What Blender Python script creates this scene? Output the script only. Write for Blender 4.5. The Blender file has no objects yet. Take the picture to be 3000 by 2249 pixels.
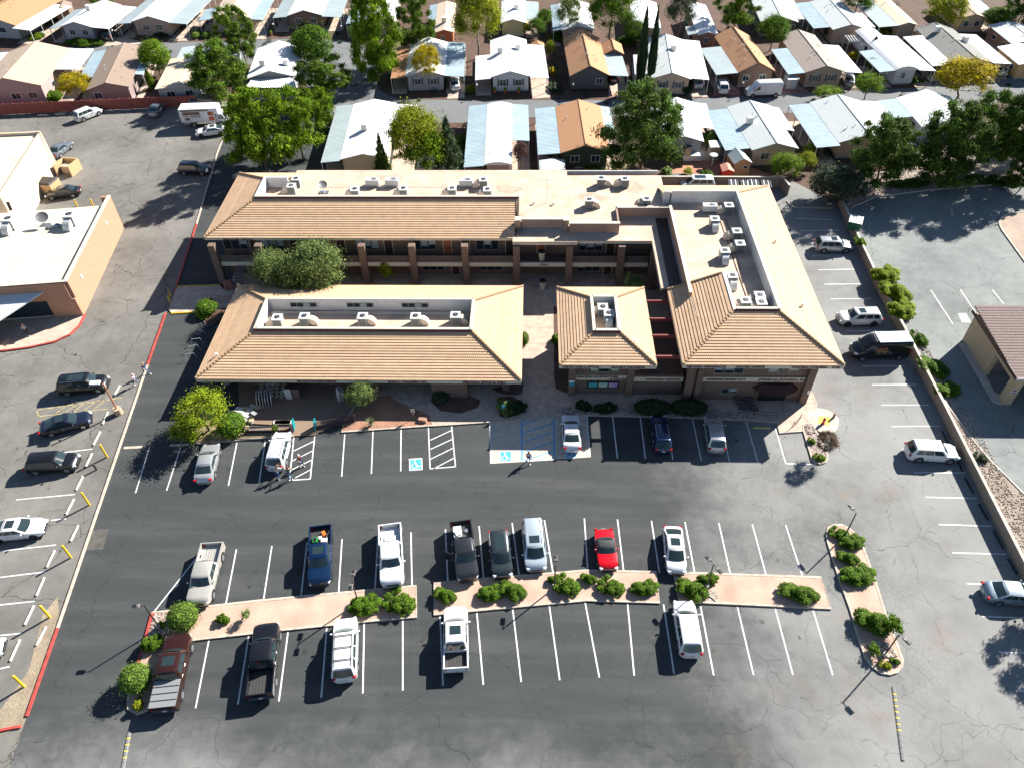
import bpy, math, random
import numpy as np
from mathutils import Vector, Matrix
rnd = random.Random(7)
S = bpy.context.scene
COL = S.collection
# ------------------------------------------------------------ camera
CAMH, FPX, PITCH, ROLL, YAW = 57.0, 2226.0, 0.77619, 0.01747, 0.03385
def cam_rows():
    cy, sy = math.cos(YAW), math.sin(YAW)
    r0 = Vector((cy, sy, 0)); fh = Vector((-sy, cy, 0))
    f = fh*math.cos(PITCH) + Vector((0, 0, -math.sin(PITCH)))
    dn = f.cross(r0); cr, sr = math.cos(ROLL), math.sin(ROLL)
    return cr*r0 + sr*dn, -sr*r0 + cr*dn, f
RR, DD, FF = cam_rows()
cam = bpy.data.objects.new('camera', bpy.data.cameras.new('camera')); COL.objects.link(cam)
cam.matrix_world = Matrix(((RR.x, -DD.x, -FF.x, 0), (RR.y, -DD.y, -FF.y, 0), (RR.z, -DD.z, -FF.z, CAMH), (0, 0, 0, 1)))
cam.data.sensor_width = 36; cam.data.lens = 36*FPX/3000; cam.data.clip_end = 2000; cam.data.clip_start = 1
S.camera = cam
# ------------------------------------------------------------ light
SUN_AZ, SUN_EL = 41.3, 32.5        # azimuth measured from +X towards +Y
W = bpy.data.worlds.new('World'); S.world = W; W.use_nodes = True
nt = W.node_tree; bg = nt.nodes['Background']
sky = nt.nodes.new('ShaderNodeTexSky'); sky.sky_type = 'NISHITA'; sky.sun_disc = False
sky.sun_elevation = math.radians(SUN_EL); sky.sun_rotation = math.radians(90-SUN_AZ); sky.altitude = 1300; sky.air_density = 1.0; sky.dust_density = 0.4
nt.links.new(sky.outputs[0], bg.inputs[0]); bg.inputs[1].default_value = 0.05
sd = bpy.data.lights.new('sun', 'SUN'); sd.energy = 5.0; sd.angle = math.radians(0.53); sd.color = (1, 0.955, 0.88)
so = bpy.data.objects.new('sun', sd); COL.objects.link(so)
a, e = math.radians(SUN_AZ), math.radians(SUN_EL)
sdir = Vector((math.cos(a)*math.cos(e), math.sin(a)*math.cos(e), math.sin(e)))
so.rotation_euler = sdir.to_track_quat('Z', 'Y').to_euler(); so.location = (60, 60, 60)
S.view_settings.view_transform = 'Standard'; S.view_settings.look = 'None'
S.view_settings.exposure = 1.35; S.view_settings.gamma = 1.0
try: S.view_settings.use_curve_mapping = False
except Exception: pass
S.cycles.max_bounces = 5; S.cycles.diffuse_bounces = 1; S.cycles.glossy_bounces = 2; S.cycles.transparent_max_bounces = 4

# ------------------------------------------------------------ helpers
def at(px, py, z=0.0):
    """the point at height z that the photograph shows at (px, py) of 3000 x 2249"""
    d = RR*((px-1500)/FPX) + DD*((py-1124.5)/FPX) + FF
    t = (z-CAMH)/d.z
    return Vector((d.x*t, d.y*t, z))
def height(b, px, py):
    """height of the vertical above ground point b whose top is seen at row py"""
    best = 0.5
    for i in range(5, 400):
        h = i*0.1; v = Vector((b.x, b.y, b.z+h-CAMH))
        y = FPX*v.dot(DD)/v.dot(FF)+1124.5; best = h
        if y <= py: break
    return best
def scale_px(p):
    return FPX/(p-Vector((0, 0, CAMH))).dot(FF)      # pixels per metre at p
def M(name, col, rough=0.8, metal=0.0, var=0.0, vs=3.0, bump=0.0, bs=20.0, col2=None, spec=None, coat=0.0, detail=4.0, wear=None):
    m = bpy.data.materials.new(name); m.use_nodes = True; n = m.node_tree.nodes; l = m.node_tree.links
    b = n['Principled BSDF']; b.inputs['Roughness'].default_value = rough; b.inputs['Metallic'].default_value = metal
    if spec is not None: b.inputs['Specular IOR Level'].default_value = spec
    if coat: b.inputs['Coat Weight'].default_value = coat; b.inputs['Coat Roughness'].default_value = 0.05
    b.inputs['Base Color'].default_value = (*col, 1)
    if var or col2:
        tc = n.new('ShaderNodeTexCoord'); no = n.new('ShaderNodeTexNoise'); no.inputs['Scale'].default_value = vs; no.inputs['Detail'].default_value = detail
        l.new(tc.outputs['Object'], no.inputs['Vector'])
        mx = n.new('ShaderNodeMix'); mx.data_type = 'RGBA'
        c2 = col2 if col2 else tuple(max(0, c*(1-var)) for c in col); c1 = col if col2 else tuple(min(1, c*(1+var)) for c in col)
        mr = n.new('ShaderNodeMapRange'); mr.inputs[1].default_value = 0.35; mr.inputs[2].default_value = 0.65
        l.new(no.outputs['Fac'], mr.inputs[0]); l.new(mr.outputs[0], mx.inputs[0])
        mx.inputs[6].default_value = (*c1, 1); mx.inputs[7].default_value = (*c2, 1); l.new(mx.outputs[2], b.inputs['Base Color'])
    if bump:
        tc2 = n.new('ShaderNodeTexCoord'); nb = n.new('ShaderNodeTexNoise'); nb.inputs['Scale'].default_value = bs; nb.inputs['Detail'].default_value = 3
        bp = n.new('ShaderNodeBump'); bp.inputs['Strength'].default_value = bump; bp.inputs['Distance'].default_value = 0.05
        l.new(tc2.outputs['Object'], nb.inputs['Vector']); l.new(nb.outputs['Fac'], bp.inputs['Height']); l.new(bp.outputs[0], b.inputs['Normal'])
    return m
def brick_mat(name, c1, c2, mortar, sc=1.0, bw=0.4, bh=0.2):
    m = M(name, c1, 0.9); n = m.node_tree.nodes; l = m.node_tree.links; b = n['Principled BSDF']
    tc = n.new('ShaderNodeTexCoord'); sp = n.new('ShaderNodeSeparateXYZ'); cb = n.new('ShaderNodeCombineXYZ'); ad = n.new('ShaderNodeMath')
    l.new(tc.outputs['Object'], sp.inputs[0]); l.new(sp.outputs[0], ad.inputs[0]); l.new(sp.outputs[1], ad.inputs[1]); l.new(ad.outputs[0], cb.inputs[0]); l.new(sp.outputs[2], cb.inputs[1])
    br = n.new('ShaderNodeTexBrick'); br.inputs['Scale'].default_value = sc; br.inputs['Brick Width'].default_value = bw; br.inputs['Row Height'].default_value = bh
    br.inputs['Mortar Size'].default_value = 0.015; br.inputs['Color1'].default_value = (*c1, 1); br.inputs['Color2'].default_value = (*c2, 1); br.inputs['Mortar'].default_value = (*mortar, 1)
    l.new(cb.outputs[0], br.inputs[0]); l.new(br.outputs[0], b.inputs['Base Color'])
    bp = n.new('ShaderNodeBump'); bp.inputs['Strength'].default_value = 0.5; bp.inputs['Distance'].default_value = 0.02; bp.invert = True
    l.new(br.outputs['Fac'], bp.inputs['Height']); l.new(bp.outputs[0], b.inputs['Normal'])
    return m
class B:
    """collects shapes and links them as ONE mesh object"""
    def __init__(s): s.v = []; s.f = []; s.m = []
    def poly(s, pts, m=0):
        i = len(s.v); s.v += [tuple(p) for p in pts]; s.f.append(tuple(range(i, i+len(pts)))); s.m.append(m); return s
    def add(s, v, f, m=0):
        i = len(s.v); s.v += [tuple(p) for p in v]; s.f += [tuple(k+i for k in q) for q in f]; s.m += [m]*len(f); return s
    def box(s, c, d, rz=0.0, m=0, top=1.0, topy=None):
        x, y, z = d[0]/2, d[1]/2, d[2]/2; ty = top if topy is None else topy; cs, sn = math.cos(rz), math.sin(rz); v = []
        for k, (kx, ky) in ((-1, (1, 1)), (1, (top, ty))):
            for sx, sy in ((-1, -1), (1, -1), (1, 1), (-1, 1)):
                px, py = sx*x*kx, sy*y*ky; v.append((c[0]+px*cs-py*sn, c[1]+px*sn+py*cs, c[2]+k*z))
        return s.add(v, [(3, 2, 1, 0), (4, 5, 6, 7), (0, 1, 5, 4), (1, 2, 6, 5), (2, 3, 7, 6), (3, 0, 4, 7)], m)
    def b2(s, x0, x1, y0, y1, z0, z1, m=0): return s.box(((x0+x1)/2, (y0+y1)/2, (z0+z1)/2), (x1-x0, y1-y0, z1-z0), 0, m)
    def prism(s, pts, z0, z1, m=0, bottom=False):
        n = len(pts); A = sum(pts[i][0]*pts[(i+1) % n][1]-pts[(i+1) % n][0]*pts[i][1] for i in range(n))
        if A < 0: pts = list(reversed(pts))
        v = [(p[0], p[1], z0) for p in pts]+[(p[0], p[1], z1) for p in pts]
        f = [tuple(range(n, 2*n))]+[(i, (i+1) % n, n+(i+1) % n, n+i) for i in range(n)]
        if bottom: f.append(tuple(reversed(range(n))))
        return s.add(v, f, m)
    def tube(s, p0, p1, r0, r1=None, n=8, m=0, cap=True):
        p0, p1 = Vector(p0), Vector(p1); r1 = r0 if r1 is None else r1; d = (p1-p0)
        if d.length < 1e-6: return s
        q = d.to_track_quat('Z', 'Y'); v = []
        for p, r in ((p0, r0), (p1, r1)):
            for i in range(n):
                t = 2*math.pi*i/n; v.append(p+q @ Vector((r*math.cos(t), r*math.sin(t), 0)))
        f = [(i, (i+1) % n, n+(i+1) % n, n+i) for i in range(n)]
        if cap: f += [tuple(reversed(range(n))), tuple(range(n, 2*n))]
        return s.add(v, f, m)
    def ball(s, c, r, nu=10, nv=6, m=0, sq=(1, 1, 1)):
        v = [(c[0], c[1], c[2]+r*sq[2])]
        for j in range(1, nv):
            ph = math.pi*j/nv
            for i in range(nu):
                t = 2*math.pi*i/nu; v.append((c[0]+r*sq[0]*math.sin(ph)*math.cos(t), c[1]+r*sq[1]*math.sin(ph)*math.sin(t), c[2]+r*sq[2]*math.cos(ph)))
        v.append((c[0], c[1], c[2]-r*sq[2])); L = len(v)-1; f = [(0, 1+i, 1+(i+1) % nu) for i in range(nu)]
        for j in range(nv-2):
            for i in range(nu): a = 1+j*nu; b = a+nu; f.append((a+i, b+i, b+(i+1) % nu, a+(i+1) % nu))
        a = 1+(nv-2)*nu; f += [(a+(i+1) % nu, a+i, L) for i in range(nu)]
        return s.add(v, f, m)
    def obj(s, name, mats, parent=None, smooth=None, loc=None, rz=None):
        me = bpy.data.meshes.new(name); me.from_pydata(s.v, [], s.f)
        for mm in (mats if isinstance(mats, (list, tuple)) else [mats]): me.materials.append(mm)
        if any(s.m): me.polygons.foreach_set('material_index', s.m)
        if smooth is not None:
            me.polygons.foreach_set('use_smooth', [True]*len(s.f)); me.set_sharp_from_angle(angle=math.radians(smooth))
        me.update(); return link(name, me, parent, loc, rz)
def link(name, me, parent=None, loc=None, rz=None):
    o = bpy.data.objects.new(name, me); COL.objects.link(o)
    if parent: o.parent = parent
    if loc is not None: o.location = loc
    if rz is not None: o.rotation_euler = (0, 0, rz)
    return o
def tag(o, label=None, cat=None, group=None, kind=None):
    for k, v in (('label', label), ('category', cat), ('group', group), ('kind', kind)):
        if v: o[k] = v
    return o
def root(name, label, cat, loc, rz=0.0, group=None):
    o = bpy.data.objects.new(name, None); COL.objects.link(o); o.location = loc; o.rotation_euler = (0, 0, rz); o.empty_display_size = 0.3
    return tag(o, label, cat, group)
def copy_tree(o, parent=None, kids=None):
    if kids is None:
        kids = {}
        for x in COL.objects:
            if x.parent: kids.setdefault(x.parent.name, []).append(x)
    c = o.copy(); COL.objects.link(c); c.parent = parent
    for ch in kids.get(o.name, []): copy_tree(ch, c, kids)
    return c
FONT = []
def text(s, size, loc, rot, mat, parent, name='lettering', bold=0.0, sx=1.0, align='CENTER', shear=0.0, wd=None):
    c = bpy.data.curves.new(name, 'FONT'); c.body = s; c.size = size; c.align_x = align; c.align_y = 'CENTER'; c.extrude = 0.012; c.offset = bold; c.shear = shear; c.resolution_u = 2
    c.materials.append(mat); tmp = bpy.data.objects.new('tmp_text', c); me = bpy.data.meshes.new_from_object(tmp); bpy.data.objects.remove(tmp); bpy.data.curves.remove(c)
    o = bpy.data.objects.new(name, me); COL.objects.link(o); o.location = loc; o.rotation_euler = rot; o.scale = (sx, 1, 1)
    if wd: xs = [v.co.x for v in me.vertices]; o.scale = (wd/(max(xs)-min(xs)), 1, 1)
    if parent: o.parent = parent
    return o
def struct(o): o['kind'] = 'structure'; return o
def path(pts, w, z0, z1, closed=False):
    """a strip of width w along ground points, as a B"""
    b = B(); n = len(pts); L = []; P2 = [Vector((p[0], p[1])) for p in pts]
    for i in range(n):
        a = P2[i-1] if (i > 0 or closed) else P2[i]; c = P2[(i+1) % n] if (i < n-1 or closed) else P2[i]
        d = (c-a).normalized(); L.append(Vector((-d.y, d.x))*w/2)
    for i in range(n if closed else n-1):
        j = (i+1) % n; q = [P2[i]-L[i], P2[j]-L[j], P2[j]+L[j], P2[i]+L[i]]
        v = [(p.x, p.y, z0) for p in q]+[(p.x, p.y, z1) for p in q]
        f = [(4, 5, 6, 7), (0, 1, 5, 4), (2, 3, 7, 6)]
        if not closed and i == 0: f.append((3, 0, 4, 7))
        if not closed and i == n-2: f.append((1, 2, 6, 5))
        b.add(v, f)
    return b

# ------------------------------------------------------------ ground materials
def asphalt(name, base, light, rust, crack=0.6, gator=False, bias=0.0, grad=None):
    m = bpy.data.materials.new(name); m.use_nodes = True; n = m.node_tree.nodes; l = m.node_tree.links; b = n['Principled BSDF']; b.inputs['Roughness'].default_value = 0.88
    b.inputs['Specular IOR Level'].default_value = 0.25
    tc = n.new('ShaderNodeTexCoord'); V = tc.outputs['Object']
    def noise(sc, det=5, rough=0.6, vec=V):
        x = n.new('ShaderNodeTexNoise'); x.inputs['Scale'].default_value = sc; x.inputs['Detail'].default_value = det; x.inputs['Roughness'].default_value = rough; l.new(vec, x.inputs['Vector']); return x
    def rng(src, a, c, d=0.0, e=1.0):
        x = n.new('ShaderNodeMapRange'); x.interpolation_type = 'SMOOTHSTEP'; x.inputs[1].default_value = a; x.inputs[2].default_value = c; x.inputs[3].default_value = d; x.inputs[4].default_value = e; l.new(src, x.inputs[0]); return x.outputs[0]
    def mth(op, a, c):
        x = n.new('ShaderNodeMath'); x.operation = op
        for i, s in enumerate((a, c)):
            if isinstance(s, (int, float)): x.inputs[i].default_value = s
            else: l.new(s, x.inputs[i])
        return x.outputs[0]
    def mix(f, a, c, blend='MIX'):
        x = n.new('ShaderNodeMix'); x.data_type = 'RGBA'; x.blend_type = blend
        if isinstance(f, float): x.inputs[0].default_value = f
        else: l.new(f, x.inputs[0])
        for i, s in ((6, a), (7, c)):
            if isinstance(s, tuple): x.inputs[i].default_value = (*s, 1)
            else: l.new(s, x.inputs[i])
        return x.outputs[2]
    n1 = noise(0.09, 6, 0.62).outputs['Fac']; n2 = noise(0.9, 6, 0.7).outputs['Fac']; n3 = noise(14, 3, 0.7).outputs['Fac']; n4 = noise(0.22, 4, 0.6).outputs['Fac']
    sp = n.new('ShaderNodeSeparateXYZ'); l.new(V, sp.inputs[0])
    if grad:
        g = mth('ADD', mth('MULTIPLY', rng(sp.outputs[0], grad[0], grad[1]), 1.0), 0.0)
        g = mth('MAXIMUM', g, rng(sp.outputs[1], grad[2], grad[3], 1.0, 0.0) if grad[2] is not None else 0.0)
        fac = mth('ADD', mth('MULTIPLY', mth('MULTIPLY', g, 1.0), grad[4]), mth('MULTIPLY', mth('SUBTRACT', n1, 0.5), 1.3)); fac = mth('ADD', fac, mth('MULTIPLY', mth('SUBTRACT', n2, 0.5), 0.45)); fac = rng(mth('ADD', fac, bias), 0.05, 1.0)
    else: fac = rng(mth('ADD', mth('ADD', mth('MULTIPLY', n1, 0.7), mth('MULTIPLY', n2, 0.4)), bias), 0.35, 0.8)
    c = mix(fac, base, light)
    c = mix(mth('MULTIPLY', mth('MULTIPLY', rng(n4, 0.56, 0.75), 0.45), rng(sp.outputs[0], 10, 20) if gator else 1.0), c, rust)
    ms = n.new('ShaderNodeMapping'); ms.inputs['Scale'].default_value = (0.05, 0.55, 1); l.new(V, ms.inputs[0]); st = noise(1.0, 6, 0.65, ms.outputs[0]).outputs['Fac']
    c = mix(mth('MULTIPLY', rng(st, 0.4, 0.75), 0.11), c, light)
    n5 = noise(0.45, 5, 0.7).outputs['Fac']; c = mix(mth('MULTIPLY', rng(n5, 0.5, 0.75), 0.35), c, mix(0.45, c, (0.0, 0.0, 0.0)))
    c = mix(mth('MULTIPLY', rng(n3, 0.3, 0.75), 0.28), c, mix(0.5, c, (0.0, 0.0, 0.0)))
    # cracks: long ones from a warped coarse cell net
    def cracks(sc, wd, warp, seed, keep):
        w = n.new('ShaderNodeTexNoise'); w.inputs['Scale'].default_value = 0.8*sc*3; w.inputs['Detail'].default_value = 5; l.new(V, w.inputs['Vector'])
        va = n.new('ShaderNodeVectorMath'); va.operation = 'SCALE'; va.inputs[3].default_value = warp; l.new(w.outputs['Color'], va.inputs[0])
        vb = n.new('ShaderNodeVectorMath'); vb.operation = 'ADD'; l.new(V, vb.inputs[0]); l.new(va.outputs[0], vb.inputs[1])
        vc = n.new('ShaderNodeVectorMath'); vc.operation = 'ADD'; vc.inputs[1].default_value = (seed, seed*2, 0); l.new(vb.outputs[0], vc.inputs[0])
        vo = n.new('ShaderNodeTexVoronoi'); vo.feature = 'DISTANCE_TO_EDGE'; vo.voronoi_dimensions = '2D'; vo.inputs['Scale'].default_value = sc; l.new(vc.outputs[0], vo.inputs['Vector'])
        x = rng(vo.outputs['Distance'], 0.0, wd*sc, 1.0, 0.0); k = noise(sc*1.3, 2, 0.5, vc.outputs[0]).outputs['Fac']
        return mth('MULTIPLY', x, rng(k, keep, keep+0.08))
    cr = cracks(0.13, 0.05, 3.5, 3.0, 0.40)
    cr = mth('MAXIMUM', cr, cracks(0.27, 0.04, 2.2, 11.0, 0.47))
    if gator:
        ga = mth('MULTIPLY', cracks(2.1, 0.022, 0.25, 5.0, 0.2), rng(noise(0.12, 3, 0.5).outputs['Fac'], 0.50, 0.60))
        ga = mth('MULTIPLY', ga, rng(sp.outputs[0], 8, 16)); cr = mth('MAXIMUM', cr, mth('MULTIPLY', ga, 0.75))
    c = mix(mth('MULTIPLY', cr, crack), c, (0.02, 0.02, 0.022))
    l.new(c, b.inputs['Base Color'])
    bp = n.new('ShaderNodeBump'); bp.inputs['Strength'].default_value = 0.35; bp.inputs['Distance'].default_value = 0.02; l.new(noise(30, 2).outputs['Fac'], bp.inputs['Height']); l.new(bp.outputs[0], b.inputs['Normal'])
    return m
def gravel_mat(name, c1, c2, c3, sc=9.0, bump=0.8):
    m = M(name, c1, 0.95); n = m.node_tree.nodes; l = m.node_tree.links; b = n['Principled BSDF']; tc = n.new('ShaderNodeTexCoord')
    vo = n.new('ShaderNodeTexVoronoi'); vo.inputs['Scale'].default_value = sc; l.new(tc.outputs['Object'], vo.inputs['Vector'])
    sp = n.new('ShaderNodeSeparateColor'); l.new(vo.outputs['Color'], sp.inputs[0]); cr = n.new('ShaderNodeValToRGB'); e = cr.color_ramp.elements
    e[0].color = (*c1, 1); e[1].color = (*c3, 1); e[1].position = 1.0; x = e.new(0.5); x.color = (*c2, 1); l.new(sp.outputs[0], cr.inputs[0])
    no = n.new('ShaderNodeTexNoise'); no.inputs['Scale'].default_value = 0.5; no.inputs['Detail'].default_value = 6; l.new(tc.outputs['Object'], no.inputs['Vector'])
    mx = n.new('ShaderNodeMix'); mx.data_type = 'RGBA'; mx.blend_type = 'MULTIPLY'; mx.inputs[0].default_value = 0.7
    r2 = n.new('ShaderNodeMapRange'); r2.inputs[1].default_value = 0.3; r2.inputs[2].default_value = 0.7; r2.inputs[3].default_value = 0.65; r2.inputs[4].default_value = 1.15; l.new(no.outputs['Fac'], r2.inputs[0])
    l.new(cr.outputs[0], mx.inputs[6]); l.new(r2.outputs[0], mx.inputs[7]); l.new(mx.outputs[2], b.inputs['Base Color'])
    bp = n.new('ShaderNodeBump'); bp.inputs['Strength'].default_value = bump; bp.inputs['Distance'].default_value = 0.04; l.new(vo.outputs['Distance'], bp.inputs['Height']); l.new(bp.outputs[0], b.inputs['Normal'])
    return m
ASP_MAIN = asphalt('sealed_asphalt', (0.054, 0.059, 0.060), (0.29, 0.29, 0.28), (0.26, 0.19, 0.14), 0.5, True, -0.14, (4, 27, 10, 30, 0.9))
ASP_WEST = asphalt('old_asphalt', (0.12, 0.115, 0.105), (0.25, 0.24, 0.218), (0.24, 0.22, 0.18), 1.0, False, 0.02)
ASP_EAST = asphalt('pale_asphalt', (0.14, 0.15, 0.145), (0.29, 0.31, 0.30), (0.25, 0.26, 0.25), 0.6, False, 0.05)
ASP_ROAD = asphalt('lane_asphalt', (0.155, 0.165, 0.172), (0.22, 0.225, 0.225), (0.20, 0.20, 0.2), 0.3)
DIRT = gravel_mat('red_gravel_ground', (0.11, 0.055, 0.035), (0.085, 0.05, 0.036), (0.15, 0.09, 0.06), 6)
PINK = gravel_mat('pink_gravel', (0.55, 0.37, 0.28), (0.52, 0.35, 0.265), (0.60, 0.42, 0.33), 24, 0.25)
ROCKM = gravel_mat('river_rock_bed', (0.42, 0.36, 0.33), (0.25, 0.17, 0.14), (0.5, 0.46, 0.43), 5, 1.0)
CONC = M('concrete', (0.50, 0.39, 0.31), 0.9, var=0.14, vs=1.3, bump=0.2, bs=30)
CONC2 = M('pale_concrete', (0.52, 0.47, 0.40), 0.9, var=0.15, vs=0.9, bump=0.2, bs=30)
KERB = M('kerb_concrete', (0.50, 0.42, 0.34), 0.9, var=0.2, vs=2.5)
KERBRED = M('red_kerb_paint', (0.42, 0.06, 0.045), 0.7, var=0.25, vs=2.0)
WHITEP = M('white_paint', (0.80, 0.80, 0.80), 0.7, col2=(0.50, 0.50, 0.49), vs=5, detail=8)
BLUEP = M('blue_paint', (0.05, 0.38, 0.70), 0.7, var=0.15, vs=3)
YELP = M('yellow_paint', (0.80, 0.50, 0.02), 0.6, var=0.15, vs=3)
YELFADE = M('faded_yellow_paint', (0.45, 0.37, 0.16), 0.8, var=0.4, vs=4)
REDP = M('red_paint', (0.55, 0.02, 0.02), 0.6)
BLACK = M('black_plastic', (0.012, 0.012, 0.014), 0.5)
STEEL = M('dull_steel', (0.45, 0.46, 0.47), 0.35, 0.8)
GALV = M('galvanised', (0.62, 0.66, 0.68), 0.45, 0.3)
DKBROWN = M('dark_brown_paint', (0.055, 0.035, 0.028), 0.6)
WHITE = M('white_enamel', (0.80, 0.80, 0.78), 0.5)

# ------------------------------------------------------------ ground sheets
def sheet(name, pts, z, mat, parent=None):
    b = B(); n = len(pts); A = sum(pts[i][0]*pts[(i+1) % n][1]-pts[(i+1) % n][0]*pts[i][1] for i in range(n))
    if A < 0: pts = list(reversed(pts))
    b.poly([(p[0], p[1], z) for p in pts]); return b.obj(name, mat, parent)
def px(*q, z=0.0): return [at(x, y, z) for x, y in q]
struct(sheet('ground', [(-500, -80), (500, -80), (500, 700), (-500, 700)], -0.03, DIRT))
KL = [(720, 250), (689, 316), (637, 450), (576, 658), (515, 848), (486, 918), (436, 1060), (337, 1350), (255, 1590), (174, 1827), (79, 2098)]
KLP = [at(*q) for q in KL]; KLP.append(KLP[-1]+(KLP[-1]-KLP[-3]).normalized()*22)
WALLPX = [(2455, 598), (2500, 700), (2560, 830), (2640, 985), (2757, 1215), (2880, 1462), (3010, 1722)]
WALLP = [at(*q) for q in WALLPX]; WALLP.append(WALLP[-1]+(WALLP[-1]-WALLP[-2])*3.0)
lot = struct(sheet('parking_lot', KLP+[Vector((WALLP[-1].x, KLP[-1].y, 0))]+list(reversed(WALLP))+[at(2300, 520), at(1500, 490)], -0.004, ASP_MAIN))
west = struct(sheet('west_parking_lot', [KLP[1]]+KLP[2:]+[Vector((-95, KLP[-1].y, 0)), Vector((-110, 118, 0)), at(-60, 335), at(540, 308), at(689, 300)], -0.008, ASP_WEST))
street = struct(sheet('lane', px((-150, 160), (100, 148), (280, 134), (430, 129), (520, 124), (640, 122), (760, 116), (860, 114), (1000, 118), (1060, 128), (1115, 200), (1103, 235), (1112, 265), (1145, 283), (1185, 292), (1300, 293), (1450, 294), (1800, 294), (1990, 290), (2100, 286), (2280, 276), (2370, 272), (2560, 262), (2690, 258), (2740, 243), (2900, 225), (3100, 190), (3100, 260), (2920, 300), (2820, 330), (2700, 330), (2560, 320), (2400, 330), (2060, 335), (1800, 340), (1500, 345), (1370, 360), (1230, 360), (1000, 345), (860, 330), (900, 250), (870, 195), (740, 190), (620, 190), (300, 205), (-150, 210)), -0.012, ASP_ROAD))
EZ = 0.9
eastp = [Vector((p.x, p.y)) for p in WALLP]
sheet_e = struct(sheet('east_ground', eastp+[Vector((260, WALLP[-1].y)), Vector((260, 119)), Vector((76, 119)), Vector((at(2700, 440, EZ).x, at(2700, 440, EZ).y)), Vector((at(2455, 560, EZ).x, at(2455, 560, EZ).y))], EZ-0.02, gravel_mat('brown_gravel', (0.33, 0.27, 0.215), (0.28, 0.225, 0.18), (0.38, 0.32, 0.27), 9)))
elot = struct(sheet('east_parking_lot', px((2497, 607), (2540, 590), (2565, 578), (2723, 558), (2859, 547), (3000, 534), (3400, 480), (3600, 900), (3600, 1800), (3120, 1600), (3000, 1446), (2904, 1350), (2859, 1298), (2778, 1190), (2712, 1075), (2646, 959), (2560, 800), (2510, 690), z=EZ), EZ-0.006, ASP_EAST))
def kerb(name, pts, w=0.16, h=0.12, z=0.0, mat=None, parent=None, closed=False):
    return path(pts, w, z-0.02, z+h, closed).obj(name, mat or KERB, parent)
def pxs(q, z=0.0): return [at(x, y, z) for x, y in q]
kerb('kerb', pxs([(2497, 607), (2540, 590), (2565, 578), (2723, 558), (2859, 547), (3000, 534), (3200, 512)], EZ), 0.16, 0.12, EZ, CONC2, elot)
kerb('kerb', pxs([(2540, 760), (2646, 959), (2712, 1075), (2778, 1190), (2859, 1298), (2904, 1350), (3000, 1446), (3120, 1600)], EZ), 0.14, 0.05, EZ, CONC2, elot)
ki = pxs([(3100, 610), (3000, 622), (2955, 628), (2932, 640), (2926, 656), (2935, 675), (3000, 765), (3100, 900)], EZ)
struct(sheet('planting_bed', ki, EZ+0.06, gravel_mat('tan_decomposed_granite', (0.42, 0.32, 0.25), (0.38, 0.29, 0.23), (0.46, 0.36, 0.28), 12, 0.3))); kerb('kerb', ki, 0.18, 0.12, EZ, CONC2, elot)
# west boundary kerb: plain and red lengths
kr = [(1, 4, KERB), (4, 5, KERBRED), (5, 6.9, KERBRED), (6.9, 9, KERB)]
def seg(a, b):
    out = []; i = a
    def pt(t): k = min(int(t), len(KLP)-2); return KLP[k].lerp(KLP[k+1], t-k)
    ts = [a]+[k for k in range(int(a)+1, int(math.ceil(b)))]+[b]
    return [pt(t) for t in ts]
for a_, b_, mt in ((1, 3, KERB), (3, 4.2, KERBRED), (5, 6.04, KERBRED), (6.04, 9.05, KERB), (9.05, 10, KERBRED)):
    kerb('kerb', seg(a_, b_), 0.2, 0.13, 0, mt, west)
struct(sheet('verge', [at(174, 1827), at(79, 2098), at(65, 2130), at(-60, 2170), at(0, 2080), at(85, 1960), at(125, 1800), at(170, 1745)], 0.002, gravel_mat('weedy_verge', (0.33, 0.28, 0.2), (0.26, 0.2, 0.14), (0.38, 0.31, 0.22), 9, 0.3)))
kerb('kerb', pxs([(-30, 2147), (30, 2133), (62, 2128)]), 0.2, 0.13, 0, KERBRED, west)
# ------------------------------------------------------------ painted markings (parts of the parking lots)
def line(p, q, w=0.11, mat=None, parent=None, z=0.0, name='parking_line', ez=0.0):
    a, b = at(*p, ez), at(*q, ez); d = (b-a); d.normalize(); n = Vector((-d.y, d.x, 0))*w/2
    return B().poly([(v.x, v.y, ez+z) for v in (a-n, b-n, b+n, a+n)]).obj(name, mat or WHITEP, parent)
FRONT = [((438, 1308), (397, 1443)), ((529, 1308), (488, 1436)), ((694, 1296), (669, 1422)), ((777, 1289), (759, 1413)), ((861, 1280), (848, 1406)), ((922, 1277), (909, 1402)),
 ((1010, 1271), (1001, 1395)), ((1092.7, 1262), (1088, 1387)), ((1175, 1257), (1174, 1379)), ((1255, 1250), (1260, 1372)), ((1323, 1246), (1334.5, 1366)),
 ((1795, 1220), (1809, 1342)), ((1876, 1222), (1891, 1343)), ((1954, 1226), (1971, 1345)), ((2029, 1228), (2055, 1349)), ((2110, 1230), (2137, 1351)), ((2186, 1234), (2221, 1354)), ((2271, 1250), (2302, 1357))]
UPPER = [((588, 1617), (451, 1791)), ((692.6, 1607.7), (661.4, 1770)), ((796.6, 1597.7), (771.7, 1758)), ((899.6, 1587), (881.6, 1747)), ((1002, 1578), (992, 1736)), ((1107, 1568), (1099, 1725)), ((1204, 1558), (1207, 1715)), ((1305, 1549), (1312, 1704)), ((1403.7, 1540), (1417, 1695)), ((1500.5, 1531), (1521, 1686)), ((1595, 1522), (1620, 1676)), ((1712, 1517), (1722, 1670)), ((1809, 1520), (1827, 1671)), ((1908.7, 1524), (1932, 1677)), ((2006.8, 1527.7), (2035, 1675)), ((2106, 1531), (2140, 1682)), ((2204, 1534.4), (2245, 1685)), ((2302, 1537.6), (2351.7, 1688))]
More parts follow.
